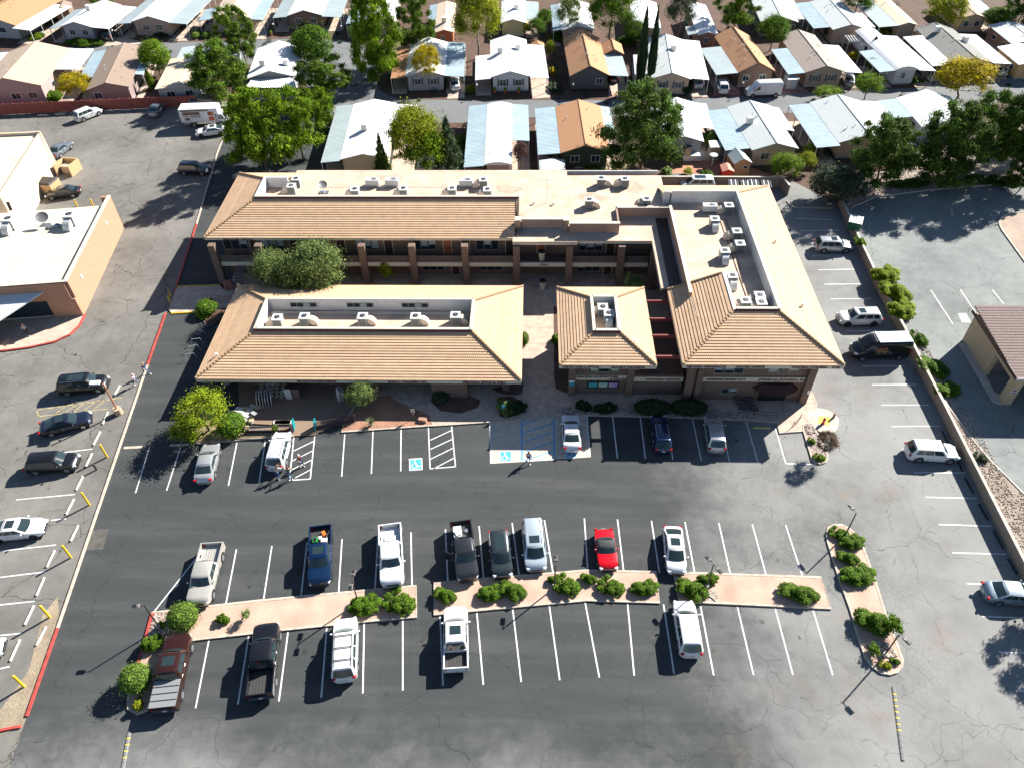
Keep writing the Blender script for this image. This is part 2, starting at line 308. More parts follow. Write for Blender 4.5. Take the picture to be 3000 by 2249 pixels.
LOWER = [((612.6, 1871), (573, 2073)), ((728.8, 1860), (697, 2062)), ((844, 1849), (817, 2053)), ((957.5, 1836), (941, 2043)), ((1067, 1824), (1063, 2030)), ((1180, 1813), (1180, 2021)), ((1289, 1803), (1298, 2007)), ((1397, 1793), (1416, 2004)), ((1502, 1782), (1527, 1996)), ((1609, 1771), (1640, 1991)), ((1714, 1762), (1756, 1983)), ((1838.6, 1766), (1858, 1977.5)), ((1944, 1769), (1975, 1973)), ((2052.5, 1774), (2091, 1977)), ((2160.5, 1777), (2208, 1976)), ((2271, 1780), (2323, 1975)), ((2382, 1786), (2440, 1976))]
EASTC = [((2328, 641), (2441, 644)), ((2344, 676), (2460, 675)), ((2359, 713), (2480, 712)), ((2377.5, 750.6), (2484, 751.5)), ((2396.5, 791), (2504, 789)), ((2415, 833), (2527, 832)), ((2435, 876), (2551, 875)), ((2479, 970), (2600, 969)), ((2527.6, 1072), (2655.5, 1072)), ((2554.7, 1127), (2686, 1126)), ((2582, 1186), (2719, 1186)), ((2612.6, 1248), (2751, 1247)), ((2644, 1313.6), (2790, 1313)), ((2678, 1383), (2827, 1384)), ((2712, 1455), (2863, 1459)), ((2750, 1535), (2906, 1540)), ((2790, 1618), (2950, 1622)), ((2832, 1708), (2995, 1713)), ((2877, 1804), (3030, 1810)), ((2927, 1909), (3080, 1913)), ((2983, 2022), (3140, 2028))]
for p, q in FRONT+UPPER+LOWER+EASTC: line(p, q, 0.12, parent=lot)
def zz(x0, y0, s, *q): return [(x0+a/s, y0+b/s) for a, b in q]
for p, q in [((848, 1406), (909, 1402)), ((2302, 1357), (2391, 1359)), ((1260, 1372), (1334, 1366))]: line(p, q, 0.12, parent=lot, z=0.004)
for a, b, c, d in ((735, 645, 1265, 390), (695, 915, 1240, 645), (690, 1150, 1215, 890), (780, 1370, 1195, 1150)): line(*zz(780, 1250, 9.211, (a, b), (c, d)), 0.11, parent=lot, name='hatch_line', z=0.004)
for a, b, c, d in ((575, 860, 718, 793), (578, 918, 720, 852), (578, 982, 725, 910), (600, 1043, 738, 970)): line(*zz(1000, 900, 2.212, (a, b), (c, d)), 0.11, parent=lot, name='hatch_line', z=0.004)
for p, q in [((183, 1325), (271, 1314)), ((47, 1463), (220, 1447)), ((149, 1523), (194, 1518)), ((-60, 1620), (164, 1595)), ((-60, 1697), (133, 1674)), ((-60, 1777), (102, 1760)), ((-80, 1868), (63, 1854)), ((-80, 1975), (29, 1951))]: line(p, q, 0.12, parent=west, z=0.002)
for a, b, c, d in ((245, 663, 785, 587), (252, 705, 700, 657), (237, 668, 252, 705), (365, 685, 430, 635), (420, 682, 500, 625), (480, 675, 560, 612), (545, 665, 635, 600), (605, 660, 690, 595)): line(*zz(0, 900, 2.212, (a, b), (c, d)), 0.1, YELFADE, west, name='hatch_line', z=0.002)
for p, q in [((2727, 850), (2792, 950)), ((2813, 848), (2880, 950)), ((2908, 850), (2940, 890))]: line(p, q, 0.12, parent=elot, ez=EZ, z=0.003)
sheet('painted_square', pxs([(2806, 918), (2830, 918), (2846, 946), (2818, 945)], EZ), EZ+0.004, M('worn_white_paint', (0.5, 0.5, 0.48), 0.8, var=0.3, vs=4), elot)
for p, q in [((362, 1311), (418, 1308)), ((497, 1304), (554, 1301))]: line(p, q, 0.3, KERB, lot, z=0.003, name='concrete_strip')
# accessible bay pad
PAD = M('bay_concrete', (0.58, 0.49, 0.40), 0.9, var=0.12, vs=2)
pad = struct(sheet('concrete_pad', px((1434.6, 1236), (1437.6, 1357), (1529, 1352), (1729.5, 1338), (1721, 1218), (1646, 1216), (1622, 1222)), 0.001, PAD))
line((1435, 1236), (1438, 1357), 0.13, parent=pad, z=0.006); line((1720, 1218), (1729, 1338), 0.13, parent=pad, z=0.006)
def zl(x0, y0, s, L, mat, w, par, nm='hatch_line', z=0.006):
    for a, b, c, d in L: line((x0+a/s, y0+b/s), (x0+c/s, y0+d/s), w, mat, par, z=z, name=nm)
zl(1400, 1100, 4.916, [(640, 700, 900, 612), (640, 825, 1090, 685), (640, 958, 1090, 815), (650, 1105, 1090, 948), (650, 1225, 1090, 1080)], BLUEP, 0.11, pad)
zl(1400, 1100, 4.916, [(630, 630, 636, 1225), (1095, 590, 1100, 1195), (625, 636, 1095, 594)], BLUEP, 0.14, pad, z=0.01)
zl(1400, 1100, 4.916, [(633, 1232, 1105, 1202)], WHITEP, 0.14, pad, z=0.01)
def access_symbol(pts, par, z):
    """white framed blue square with the wheelchair symbol, drawn between four ground corners"""
    P4 = pxs(pts); o, u, v = P4[3], P4[2]-P4[3], P4[0]-P4[3]
    def q(s, t, h=0): p = o+u*s+v*t; return (p.x, p.y, z+h)
    B().poly([q(0, 0), q(1, 0), q(1, 1), q(0, 1)]).obj('symbol_frame', WHITEP, par)
    B().poly([q(.09, .09, .004), q(.91, .09, .004), q(.91, .91, .004), q(.09, .91, .004)]).obj('symbol_field', BLUEP, par)
    b = B(); n = 22
    def ring(cx, cy, r0, r1, a0, a1):
        for i in range(n):
            t0, t1 = a0+(a1-a0)*i/n, a0+(a1-a0)*(i+1)/n
            b.poly([q(cx+r*math.cos(t), cy+r*math.sin(t), .008) for r, t in ((r0, t0), (r1, t0), (r1, t1), (r0, t1))])
    ring(.40, .36, .16, .225, math.radians(110), math.radians(375)); ring(.42, .80, 0, .07, 0, 2*math.pi)
    for a in ([(.38, .70), (.46, .72), (.46, .44), (.38, .44)], [(.38, .50), (.38, .42), (.64, .42), (.64, .50)], [(.57, .44), (.65, .47), (.78, .25), (.71, .21)], [(.71, .28), (.73, .21), (.88, .27), (.86, .33)], [(.44, .62), (.44, .56), (.6, .56), (.6, .62)]):
        b.poly([q(x, y, .012) for x, y in a])
    b.obj('wheelchair_symbol', WHITEP, par)
access_symbol([(1198, 1343), (1237.5, 1340), (1238.5, 1375), (1199, 1378)], lot, 0.0)
access_symbol(zz(1400, 1100, 4.916, (308, 1082), (488, 1078), (498, 1238), (312, 1246)), pad, 0.006)
access_symbol(zz(1400, 1100, 4.916, (1250, 1030), (1428, 1020), (1436, 1178), (1256, 1192)), pad, 0.006)

# ------------------------------------------------------------ walkways, beds and islands
WK = px((700, 1112), (1040, 1165), (1140, 1158), (1167, 1176), (1260, 1216), (1269, 1248), (1434, 1237), (1525, 1229), (1622, 1221), (1646, 1215), (2000, 1223), (2208, 1232), (2275, 1238), (2283, 1269), (2354, 1263), (2351, 1243), (2380, 1242), (2380, 1223), (2389, 1210), (2390, 1182), (2377, 1150))+[Vector((27.8, 60, 0)), Vector((27.8, 94, 0)), Vector((-37.5, 94, 0)), Vector((-37.5, 73, 0)), Vector((-33, 72, 0)), Vector((-33, 57, 0))]
walk = struct(sheet('walkway', WK, 0.10, CONC)); 
kerb('kerb', WK[1:21], 0.14, 0.125, 0, KERB, walk)
for p, q in [((1533, 1132), (1622, 1133)), ((1527, 1170), (1624, 1166)), ((1533, 1049), (1560, 1050)), ((1700, 1160), (1702, 1195)), ((2060, 1165), (2058, 1200)), ((2289, 1177), (2302, 1236)), ((2350, 1182), (2389, 1182)), ((1565, 1155), (1565, 1170)), ((1200, 1150), (1205, 1195)), ((1330, 1190), (1338, 1238)), ((1546, 960), (1625, 962)), ((1545, 1009), (1630, 1010))]:
    line(p, q, 0.03, M('joint', (0.12, 0.09, 0.07)), walk, z=0.104, name='joint')
struct(sheet('west_walkway', px((519, 843), (644, 839), (655, 852), (700, 865), (700, 905), (655, 930), (581, 914), (502, 918), (494, 908)), 0.11, CONC))
kerb('kerb', pxs([(521, 841), (644, 837)]), 0.14, 0.12, 0, YELP, walk); kerb('kerb', pxs([(502, 920), (581, 915)]), 0.14, 0.12, 0, YELP, walk)
kerb('kerb', pxs([(644, 839), (652, 850), (664, 858), (700, 866)]), 0.14, 0.14, 0, CONC2, walk)
PAV = brick_mat('brick_pavers', (0.42, 0.25, 0.17), (0.34, 0.20, 0.14), (0.25, 0.17, 0.12), 1.0, 0.24, 0.12)
SOIL = gravel_mat('dark_bark_bed', (0.13, 0.07, 0.05), (0.10, 0.06, 0.04), (0.18, 0.11, 0.08), 8)
TAN = gravel_mat('tan_gravel', (0.40, 0.30, 0.17), (0.34, 0.25, 0.14), (0.46, 0.36, 0.22), 9, 0.4)
REDBED = gravel_mat('red_gravel_bed', (0.38, 0.19, 0.12), (0.33, 0.17, 0.11), (0.44, 0.25, 0.17), 9, 0.5)
patio = struct(sheet('patio', px((700, 1118), (1040, 1130), (1060, 1165), (1012, 1230), (925, 1275), (862, 1278), (850, 1248), (700, 1240)), 0.108, PAV))
def bed(name, pts, mat, z=0.11, k=True, kw=0.16, km=None, par=None, h=0.13):
    P_ = pxs(pts); o = struct(sheet(name, P_, z, mat))
    if k: kerb('kerb', P_, kw, h, 0, km, o, closed=True)
    return o
bed('planting_bed', [(562, 1205), (549, 1252), (556, 1284), (574, 1298), (600, 1300), (723, 1287), (862, 1277), (850, 1252), (712, 1262), (700, 1205)], TAN, 0.112)
bed('planting_bed', [(1000, 1266), (1269, 1247), (1260, 1216), (1210, 1195), (1167, 1174), (1140, 1158), (1100, 1160), (1060, 1168), (1012, 1230)], REDBED, 0.114)
bed('planting_bed', [(1270, 1150), (1370, 1158), (1408, 1175), (1400, 1195), (1350, 1212), (1290, 1205), (1265, 1180)], SOIL, 0.112, False)
bed('planting_bed', [(1440, 1140), (1500, 1128), (1532, 1112), (1533, 1140), (1528, 1155), (1500, 1162), (1460, 1152)], SOIL, 0.112, False)
bed('planting_bed', [(1455, 1165), (1500, 1160), (1535, 1180), (1537, 1200), (1520, 1218), (1480, 1228), (1462, 1222)], SOIL, 0.113, True, 0.14)
bed('planting_bed', [(1622, 900), (1640, 900), (1680, 1050), (1680, 1155), (1655, 1152), (1628, 1140), (1623, 1110)], SOIL, 0.112, False)
bed('rock_strip', [(1631, 1194), (1859, 1199), (2063, 1203), (2205, 1211), (2208, 1231), (2000, 1222), (1646, 1213), (1634, 1206)], ROCKM, 0.114, False)
bed('planting_bed', [(590, 925), (600, 955), (618, 960), (650, 935), (690, 900), (655, 905)], SOIL, 0.115, False)
bed('planting_bed', [(2354, 1263), (2378, 1344), (2386, 1354), (2401, 1359), (2417, 1354), (2423, 1344), (2423, 1333), (2416, 1319), (2389, 1263), (2383, 1243), (2351, 1243)], ROCKM, 0.1)
isl1 = bed('west_island', [(449, 1794), (513, 1788), (750, 1761), (1000, 1737), (1219, 1717), (1220, 1807), (1068, 1820), (800, 1848), (576, 1873), (500, 1890), (470, 1960), (447, 2050), (430, 2080), (402, 2090), (378, 2075), (376, 2050), (407, 1941)], PINK, 0.11, True, 0.2)
kerb('kerb', pxs([(448, 1796), (428, 1868), (407, 1941), (390, 2000)]), 0.24, 0.14, 0, KERBRED, isl1)
isl2 = bed('middle_island', [(1273, 1709), (1409, 1697), (1714, 1672), (1921, 1676), (1931, 1765), (1719, 1758), (1500, 1778), (1272, 1800)], PINK, 0.11, True, 0.2)
isl3 = bed('east_island', [(1977, 1688), (2025, 1679), (2404, 1692), (2433, 1782), (1989, 1761)], PINK, 0.11, True, 0.2)
isl4 = bed('curved_island', [(2421, 1563), (2428, 1546), (2445, 1538), (2466, 1539), (2491, 1551), (2512, 1572), (2529, 1608), (2561, 1696), (2592, 1797), (2624, 1881), (2643, 1934), (2641, 1951), (2627, 1967), (2606, 1974), (2582, 1970), (2557, 1954), (2536, 1927), (2519, 1878), (2491, 1783), (2459, 1696), (2426, 1591)], PINK, 0.11, True, 0.2)
bed('rock_patch', [(2535, 1880), (2600, 1880), (2630, 1925), (2605, 1930), (2560, 1925), (2540, 1905)], ROCKM, 0.116, False)
bed('rock_patch', [(2062, 1732), (2090, 1728), (2104, 1748), (2095, 1763), (2060, 1763)], ROCKM, 0.116, False)
bed('rock_patch', [(452, 1797), (510, 1792), (505, 1860), (432, 1872)], ROCKM, 0.116, False)
# hydrant pad
pd = at(2411, 1233); b = B(); b.prism([(pd.x+1.55*math.cos(t)*(1+.08*math.sin(3*t)), pd.y+1.7*math.sin(t)) for t in [i*math.pi/12 for i in range(24)]], 0, 0.113); hp = struct(b.obj('hydrant_pad', CONC2))
q4 = pxs([(2398, 1219), (2432, 1224), (2428, 1248), (2395, 1241)]); sheet('yellow_square', q4, 0.118, M('bright_yellow_paint', (0.85, 0.72, 0.0), 0.6), hp)
# river stones, thousands of loose pebbles
def pebbles(name, label, polys, n, r, mats, z):
    b = B(); pts = []
    for pl, cnt in zip(polys, n):
        P_ = pxs(pl); xs = [p.x for p in P_]; ys = [p.y for p in P_]; k = 0
        while k < cnt:
            x, y = rnd.uniform(min(xs), max(xs)), rnd.uniform(min(ys), max(ys)); ins = False; j = len(P_)-1
            for i in range(len(P_)):
                if (P_[i].y > y) != (P_[j].y > y) and x < (P_[j].x-P_[i].x)*(y-P_[i].y)/(P_[j].y-P_[i].y)+P_[i].x: ins = not ins
                j = i
            if not ins: continue
            k += 1; rr = rnd.uniform(*r); b.box((x, y, z+rr*0.35), (rr*2, rr*1.5, rr*1.0), rnd.uniform(0, 3), rnd.randrange(len(mats)), 0.55)
    o = b.obj(name, mats); tag(o, label, 'stones', kind='stuff'); return o
STN = [M('stone_grey', (0.42, 0.38, 0.34), 0.9), M('stone_rust', (0.42, 0.28, 0.21), 0.9), M('stone_pale', (0.58, 0.52, 0.46), 0.9), M('stone_dark', (0.28, 0.22, 0.18), 0.9)]
pebbles('river_stones', 'river stones in the narrow bed along the shaded building front', [[(1636, 1195), (1859, 1201), (2063, 1205), (2203, 1212), (2205, 1229), (2000, 1220), (1646, 1211)]], [1300], (0.06, 0.12), STN, 0.115)
pebbles('river_stones', 'loose river stones around the parking island plants', [[(2538, 1882), (2600, 1882), (2628, 1922), (2605, 1928), (2560, 1923)], [(2062, 1734), (2088, 1730), (2102, 1748), (2094, 1761)], [(454, 1799), (508, 1794), (503, 1858), (435, 1870)], [(2357, 1248), (2380, 1248), (2386, 1270), (2362, 1275)]], [420, 160, 380, 90], (0.05, 0.11), STN, 0.115)
bz = EZ
bb = B()
for k in range(2600):
    t = rnd.random(); i = rnd.randrange(3, len(WALLP)-2); p = WALLP[i].lerp(WALLP[i+1], t); w = [0, 0, 0.6, 1.3, 2.0, 3.0, 3.6, 4][min(i, 7)]
    rr = rnd.uniform(0.035, 0.075); bb.box((p.x+rnd.uniform(0.25, 0.3+w), p.y+rnd.uniform(-.5, .5), EZ+rr*.3), (rr*2, rr*1.5, rr), rnd.uniform(0, 3), rnd.randrange(4), 0.55)
for k in range(3000):
    t = rnd.random(); x = 2480+t*560; y0 = np.interp(x, [2480, 2565, 2723, 2859, 3040], [600, 575, 555, 544, 528]); p = at(x, y0-rnd.random()**1.5*38, EZ); rr = rnd.uniform(0.05, 0.11)
    bb.box((p.x, p.y, EZ+rr*.3), (rr*2, rr*1.5, rr), rnd.uniform(0, 3), rnd.randrange(4), 0.55)
tag(bb.obj('river_stones', STN), 'river stones strewn beyond the long block retaining wall', 'stones', kind='stuff')
struct(sheet('rock_bed', pxs([(2460, 600), (2560, 574), (2723, 553), (2859, 542), (3040, 527), (3040, 490), (2860, 505), (2700, 520), (2560, 540)], EZ), EZ-0.01, ROCKM))

# ------------------------------------------------------------ office complex
TILE = M('clay_roof_tile', (0.63, 0.415, 0.253), 0.8, var=0.07, vs=1.2, bump=0.15, bs=25)
n_ = TILE.node_tree.nodes; l_ = TILE.node_tree.links; oi_ = n_.new('ShaderNodeObjectInfo'); mr_ = n_.new('ShaderNodeMapRange'); mr_.inputs[3].default_value = .86; mr_.inputs[4].default_value = 1.03; l_.new(oi_.outputs['Random'], mr_.inputs[0]); mx_ = n_.new('ShaderNodeMix'); mx_.data_type = 'RGBA'; mx_.blend_type = 'MULTIPLY'; mx_.inputs[0].default_value = 1; src_ = n_['Principled BSDF'].inputs['Base Color'].links[0].from_socket; l_.new(src_, mx_.inputs[6]); l_.new(mr_.outputs[0], mx_.inputs[7]); l_.new(mx_.outputs[2], n_['Principled BSDF'].inputs['Base Color'])
TILE2 = M('hip_tile_clay', (0.42, 0.27, 0.15), 0.8, var=0.22, vs=5)
FASC = M('cream_fascia', (0.62, 0.55, 0.43), 0.7, var=0.06, vs=2)
MEMB = M('pink_roof_coating', (0.58, 0.43, 0.32), 0.85, var=0.14, vs=0.6, bump=0.15, bs=6)
STUC = M('white_stucco', (0.68, 0.66, 0.63), 0.9, var=0.06, vs=2)
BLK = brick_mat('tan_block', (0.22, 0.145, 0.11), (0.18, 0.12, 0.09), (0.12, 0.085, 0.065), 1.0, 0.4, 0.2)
MAROON = M('maroon_flashing', (0.14, 0.03, 0.035), 0.5)
BEAM = M('red_beam_paint', (0.20, 0.035, 0.035), 0.6)
GLASS = M('window_glass', (0.02, 0.035, 0.045), 0.08, spec=0.8)
BLIND = M('window_blind', (0.35, 0.42, 0.44), 0.4)
FRAME = M('bronze_frame', (0.33, 0.28, 0.22), 0.5)
LET = M('burgundy_letters', (0.10, 0.012, 0.03), 0.6)
WOOD = M('weathered_rail_wood', (0.13, 0.10, 0.09), 0.8, var=0.2, vs=4)
DOORW = M('dark_door', (0.05, 0.03, 0.025), 0.5); DOORO = M('orange_wood_door', (0.36, 0.12, 0.05), 0.5)
def slope(par, e0, e1, t0, t1, z0, z1, course=0.335):
    """rows of barrel tiles between eave e0-e1 and top t0-t1 (all in plan), each row a part"""
    e0, e1, t0, t1 = (Vector((*p, 0)) for p in (e0, e1, t0, t1)); ed = (e1-e0).normalized(); up = (t0-e0)-ed*(t0-e0).dot(ed); run = up.length; up.normalize()
    rise = z1-z0; L = math.hypot(run, rise); n = max(1, round(L/course)); s0, s1 = (t0-e0).dot(ed), (t1-e0).dot(ed); E = (e1-e0).length
    nv = Vector((-up.x*rise, -up.y*rise, run)).normalized(); sv = Vector((up.x*run, up.y*run, rise)).normalized(); per = 0.2
    base = B(); base.poly([(p.x, p.y, z-0.06) for p, z in ((e0, z0), (e1, z0), (t1, z1), (t0, z1))]); base.obj('roof_deck', TILE2, par)
    for i in range(n):
        f0, f1 = i/n, (i+1)/n; a = s0*(f0+f1)/2-0.02; c = E+(s1-E)*(f0+f1)/2+0.02
        if c-a < 0.3: continue
        m = max(1, int((c-a)/per)); st = (c-a)/m; v = []; f = []
        for j in range(m*4+1):
            x = a+st*j/4; h = (0.0, 0.008, 0.011, 0.008)[j % 4]; o = Vector((e0.x, e0.y, z0))+ed*x
            for s, hh in ((f0*L-0.05, h-0.01), (f0*L-0.05, h+0.062), (f1*L, h+0.006)): p = o+sv*s+nv*hh; v.append(p)
        for j in range(m*4):
            k = j*3; f += [(k, k+3, k+4, k+1), (k+1, k+4, k+5, k+2)]
        bb = B(); bb.add(v, f); bb.obj('tile_course', TILE, par)
me_hip = None
def hip(par, p0, p1, w=0.17):
    """a line of overlapping ridge tiles, each a part"""
    global me_hip
    if me_hip is None:
        b = B(); v = []
        for x, r, h in ((0, 0.17, 0.03), (0.42, 0.13, 0.0)):
            for k in range(6): t = math.pi*k/5; v.append((x, r*math.cos(t), h+r*0.75*math.sin(t)))
        b.add(v, [(k, k+1, k+7, k+6) for k in range(5)]+[(5, 4, 3, 2, 1, 0)]); b.obj('tmp', TILE2); me_hip = COL.objects['tmp'].data; bpy.data.objects.remove(COL.objects['tmp'])
    p0, p1 = Vector(p0), Vector(p1); d = p1-p0; n = max(1, int(d.length/0.38)); q = d.to_track_quat('X', 'Z')
    for i in range(n):
        o = link('ridge_tile', me_hip, par, p0+d*(i/n)); o.rotation_mode = 'QUATERNION'; o.rotation_quaternion = q
def fascia(par, pts, z, h=0.46, t=0.05):
    for p, q in pts:
        b = path([p, q], t, z-h, z-0.03); b.obj('fascia', FASC, par)
def window(par, x, y, z, w, h, panes=3, wall='S', frame=None, blind=True, arch=False):
    """framed window on a wall facing south (local), > glass, blind panels"""
    fr = B(); t = 0.07
    fr.b2(x-w/2, x+w/2, y-.06, y+.02, z, z+t).b2(x-w/2, x+w/2, y-.06, y+.02, z+h-t, z+h).b2(x-w/2, x-w/2+t, y-.06, y+.02, z+t, z+h-t).b2(x+w/2-t, x+w/2, y-.06, y+.02, z+t, z+h-t)
    for i in range(1, panes): xx = x-w/2+w*i/panes; fr.b2(xx-.03, xx+.03, y-.05, y+.02, z+t, z+h-t)
    f = fr.obj('window', frame or FRAME, par); B().b2(x-w/2+t, x+w/2-t, y-.01, y+.015, z+t, z+h-t).obj('pane', GLASS, f)
    if blind:
        for i in range(panes):
            if rnd.random() < 0.75: xx = x-w/2+w*(i+.5)/panes; B().b2(xx-w/panes*.4, xx+w/panes*.4, y-.018, y-.012, z+h*rnd.choice((.5, .35, .15)), z+h-t*1.2).obj('blind', BLIND, f)
    return f
def door(par, x, y, z, w=0.95, h=2.1, mat=None):
    fr = B().b2(x-w/2-.08, x-w/2, y-.05, y+.02, z, z+h+.08).b2(x+w/2, x+w/2+.08, y-.05, y+.02, z, z+h+.08).b2(x-w/2, x+w/2, y-.05, y+.02, z+h, z+h+.08).obj('door_frame', FASC, par)
    d = B().b2(x-w/2, x+w/2, y-.03, y+.01, z, z+h).obj('door', mat or DOORW, par); B().b2(x+w/2-.12, x+w/2-.06, y-.08, y-.03, z+1, z+1.1).obj('handle', STEEL, d)
def rimwall(par, x0, x1, y0, y1, z0, z1, t=0.22, sides='NSEW', mat=None):
    for s, (a, b, c, d) in {'S': (x0, x1, y0-t, y0), 'N': (x0, x1, y1, y1+t), 'W': (x0-t, x0, y0-t, y1+t), 'E': (x1, x1+t, y0-t, y1+t)}.items():
        if s not in sides: continue
        o = B().b2(a, b, c, d, z0, z1).obj('parapet', mat or STUC, par); e = 0.04
        B().b2(a-e, b+e, c-e, d+e, z1+0.002, z1+.07).obj('coping', FASC, o)
def bldg(name, label, loc): return root(name, label, 'building', loc)
# --- left (west front) building
LB = bldg('office_building', 'low tile-roofed shop building with a long sunken roof well, nearest the west driveway', (0, 0, 0))
x0, x1, y0, y1 = -34.45, -0.95, 55.5, 71.2; u0, u1, w0, w1 = x0+5.25, x1-5.25, y0+5.25, y1-5.25; ze, zr = 3.0, 5.0
slope(LB, (x0, y0), (x1, y0), (u0, w0), (u1, w0), ze, zr); slope(LB, (x1, y0), (x1, y1), (u1, w0), (u1, w1), ze, zr)
slope(LB, (x1, y1), (x0, y1), (u1, w1), (u0, w1), ze, zr); slope(LB, (x0, y1), (x0, y0), (u0, w1), (u0, w0), ze, zr)
for a, b in (((x0, y0, ze+.05), (u0, w0, zr+.05)), ((x1, y0, ze+.05), (u1, w0, zr+.05)), ((x1, y1, ze+.05), (u1, w1, zr+.05)), ((x0, y1, ze+.05), (u0, w1, zr+.05))): hip(LB, a, b)
rimwall(LB, u0+.2, u1-.2, w0+.2, w1-.2, 3.6, zr+.28)
B().b2(u0-.12, u1+.12, w0-.1, w0-.03, zr-.05, zr+.2).obj('flashing', MAROON, LB)
B().b2(u0, u1, w0, w1, 3.62, 3.75).obj('roof_floor', MEMB, LB)
e = -0.03; fascia(LB, [((x0+e, y0+e), (x1-e, y0+e)), ((x1-e, y0+e), (x1-e, y1-e)), ((x1-e, y1-e), (x0+e, y1-e)), ((x0+e, y1-e), (x0+e, y0+e))], ze)
B().b2(x0+.3, x1-.3, y0+.3, y1-.3, ze-.34, ze-.25).obj('soffit', DKBROWN, LB)
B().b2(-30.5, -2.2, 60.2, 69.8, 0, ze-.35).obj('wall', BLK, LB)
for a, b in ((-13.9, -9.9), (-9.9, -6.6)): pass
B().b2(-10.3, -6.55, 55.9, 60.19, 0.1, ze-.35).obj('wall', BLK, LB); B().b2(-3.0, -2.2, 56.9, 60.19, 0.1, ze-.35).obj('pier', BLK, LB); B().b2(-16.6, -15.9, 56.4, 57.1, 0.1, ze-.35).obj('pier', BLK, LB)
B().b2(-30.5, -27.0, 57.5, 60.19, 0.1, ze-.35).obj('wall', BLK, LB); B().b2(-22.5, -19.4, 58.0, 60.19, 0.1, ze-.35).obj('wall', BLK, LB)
for xx, ww in ((-25, 3), (-17.8, 2.2), (-13.6, 4.2), (-5, 2.4)): window(LB, xx, 60.16, .5, ww, 1.9, 3)
for xx in (-11.2, -23.1, -4.0+.6): door(LB, xx, 60.16, .1)
for px_ in (921, 1096, 1249, 1405 if False else 1249):
    pass
for cx in (-25.2, -18.9, -12.8):
    f = B().b2(cx-1.5, cx+1.5, w1-.24, w1-.2, 4.2, 4.8).obj('window', FRAME, LB)
    for k in range(4): B().b2(cx-1.4+k*.72, cx-.78+k*.72, w1-.27, w1-.245, 4.27, 4.73).obj('pane', GLASS if k != 2 else BLIND, f)
text('SEDONA SPICE & DELI', 0.36, (-4.73, y0+e-.06, ze-.26), (math.pi/2, 0, 0), LET, LB, bold=.01, wd=4.35)
text('MARK A. WALDREN CPA', 0.36, (-12.6, y0+e-.06, ze-.26), (math.pi/2, 0, 0), LET, LB, bold=.01, wd=3.95)
text('RED ROCK FLOORING DESIGNS', 0.34, (-21.96, y0+e-.06, ze-.26), (math.pi/2, 0, 0), LET, LB, bold=.01, wd=4.05)
B().tube((u0+.5, w1-.9, 4.05), (u1-2, w1-.9, 4.05), .03, n=6).tube((u0+.5, w1-1.1, 4.05), (u1-2, w1-1.1, 4.0), .025, n=6).obj('conduit', GALV, LB)
# --- middle building
MBD = bldg('office_building', 'small square two-storey building with a hipped tile roof, beside the central passage', (0, 0, 0))
x0, x1, y0, y1 = 2.89, 12.38, 54.88, 67.3; i_ = 3.4; u0, u1, w0, w1 = x0+i_, x1-i_, y0+i_, y1-i_; ze, zr = 5.8, 7.1
slope(MBD, (x0, y0), (x1, y0), (u0, w0), (u1, w0), ze, zr); slope(MBD, (x1, y0), (x1, y1), (u1, w0), (u1, w1), ze, zr)
slope(MBD, (x1, y1), (x0, y1), (u1, w1), (u0, w1), ze, zr); slope(MBD, (x0, y1), (x0, y0), (u0, w1), (u0, w0), ze, zr)
for a, b in (((x0, y0, ze+.05), (u0, w0, zr+.05)), ((x1, y0, ze+.05), (u1, w0, zr+.05)), ((x1, y1, ze+.05), (u1, w1, zr+.05)), ((x0, y1, ze+.05), (u0, w1, zr+.05))): hip(MBD, a, b)
rimwall(MBD, u0+.2, u1-.2, w0+.2, w1-.2, 5.8, zr+.25); B().b2(u0, u1, w0, w1, 5.8, 5.9).obj('roof_floor', MEMB, MBD)
B().b2(u0-.12, u1+.12, w0-.1, w0-.03, zr-.05, zr+.18).obj('flashing', MAROON, MBD)
fascia(MBD, [((x0+e, y0+e), (x1-e, y0+e)), ((x1-e, y0+e), (x1-e, y1-e)), ((x1-e, y1-e), (x0+e, y1-e)), ((x0+e, y1-e), (x0+e, y0+e))], ze)
B().b2(x0+.3, x1-.3, y0+.3, y1-.3, ze-.34, ze-.25).obj('soffit', DKBROWN, MBD)
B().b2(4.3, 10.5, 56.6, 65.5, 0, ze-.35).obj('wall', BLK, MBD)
for xx in (4.3, 10.25): B().b2(xx-.35, xx+.35, 56.15, 56.59, 0, ze-.35).obj('pilaster', BLK, MBD)
B().b2(4.66, 9.89, 56.42, 56.59, 2.22, 2.86).obj('sign_band', FASC, MBD)
text('THE EYE CLINIC & OPTICAL', 0.36, (4.97, y0+e-.06, ze-.26), (math.pi/2, 0, 0), LET, MBD, bold=.01, wd=3.6)
text("GOLAB'S TAILORING", 0.36, (9.6, y0+e-.06, ze-.26), (math.pi/2, 0, 0), LET, MBD, bold=.01, wd=3.3)
text('AMAZING ACUPUNCTURE', 0.36, (6.9, 56.40, 2.69), (math.pi/2, 0, 0), LET, MBD, bold=.012, wd=4.2)
text('& ACU-SPA', 0.34, (9.1, 56.40, 2.38), (math.pi/2, 0, 0), LET, MBD, bold=.012, wd=1.8)
f = window(MBD, 7.5, 56.58, 3.22, 3.3, 0.9, 3, blind=False)
for xx in (6.5, 8.6): B().b2(xx-.38, xx+.38, 56.52, 56.54, 3.4, 3.8).obj('shade', M('pale_green_shade', (0.4, 0.5, 0.32), .6), f)
B().b2(5.9, 9.2, 56.5, 56.58, .95, 1.9).obj('poster_frame', BLACK, MBD)
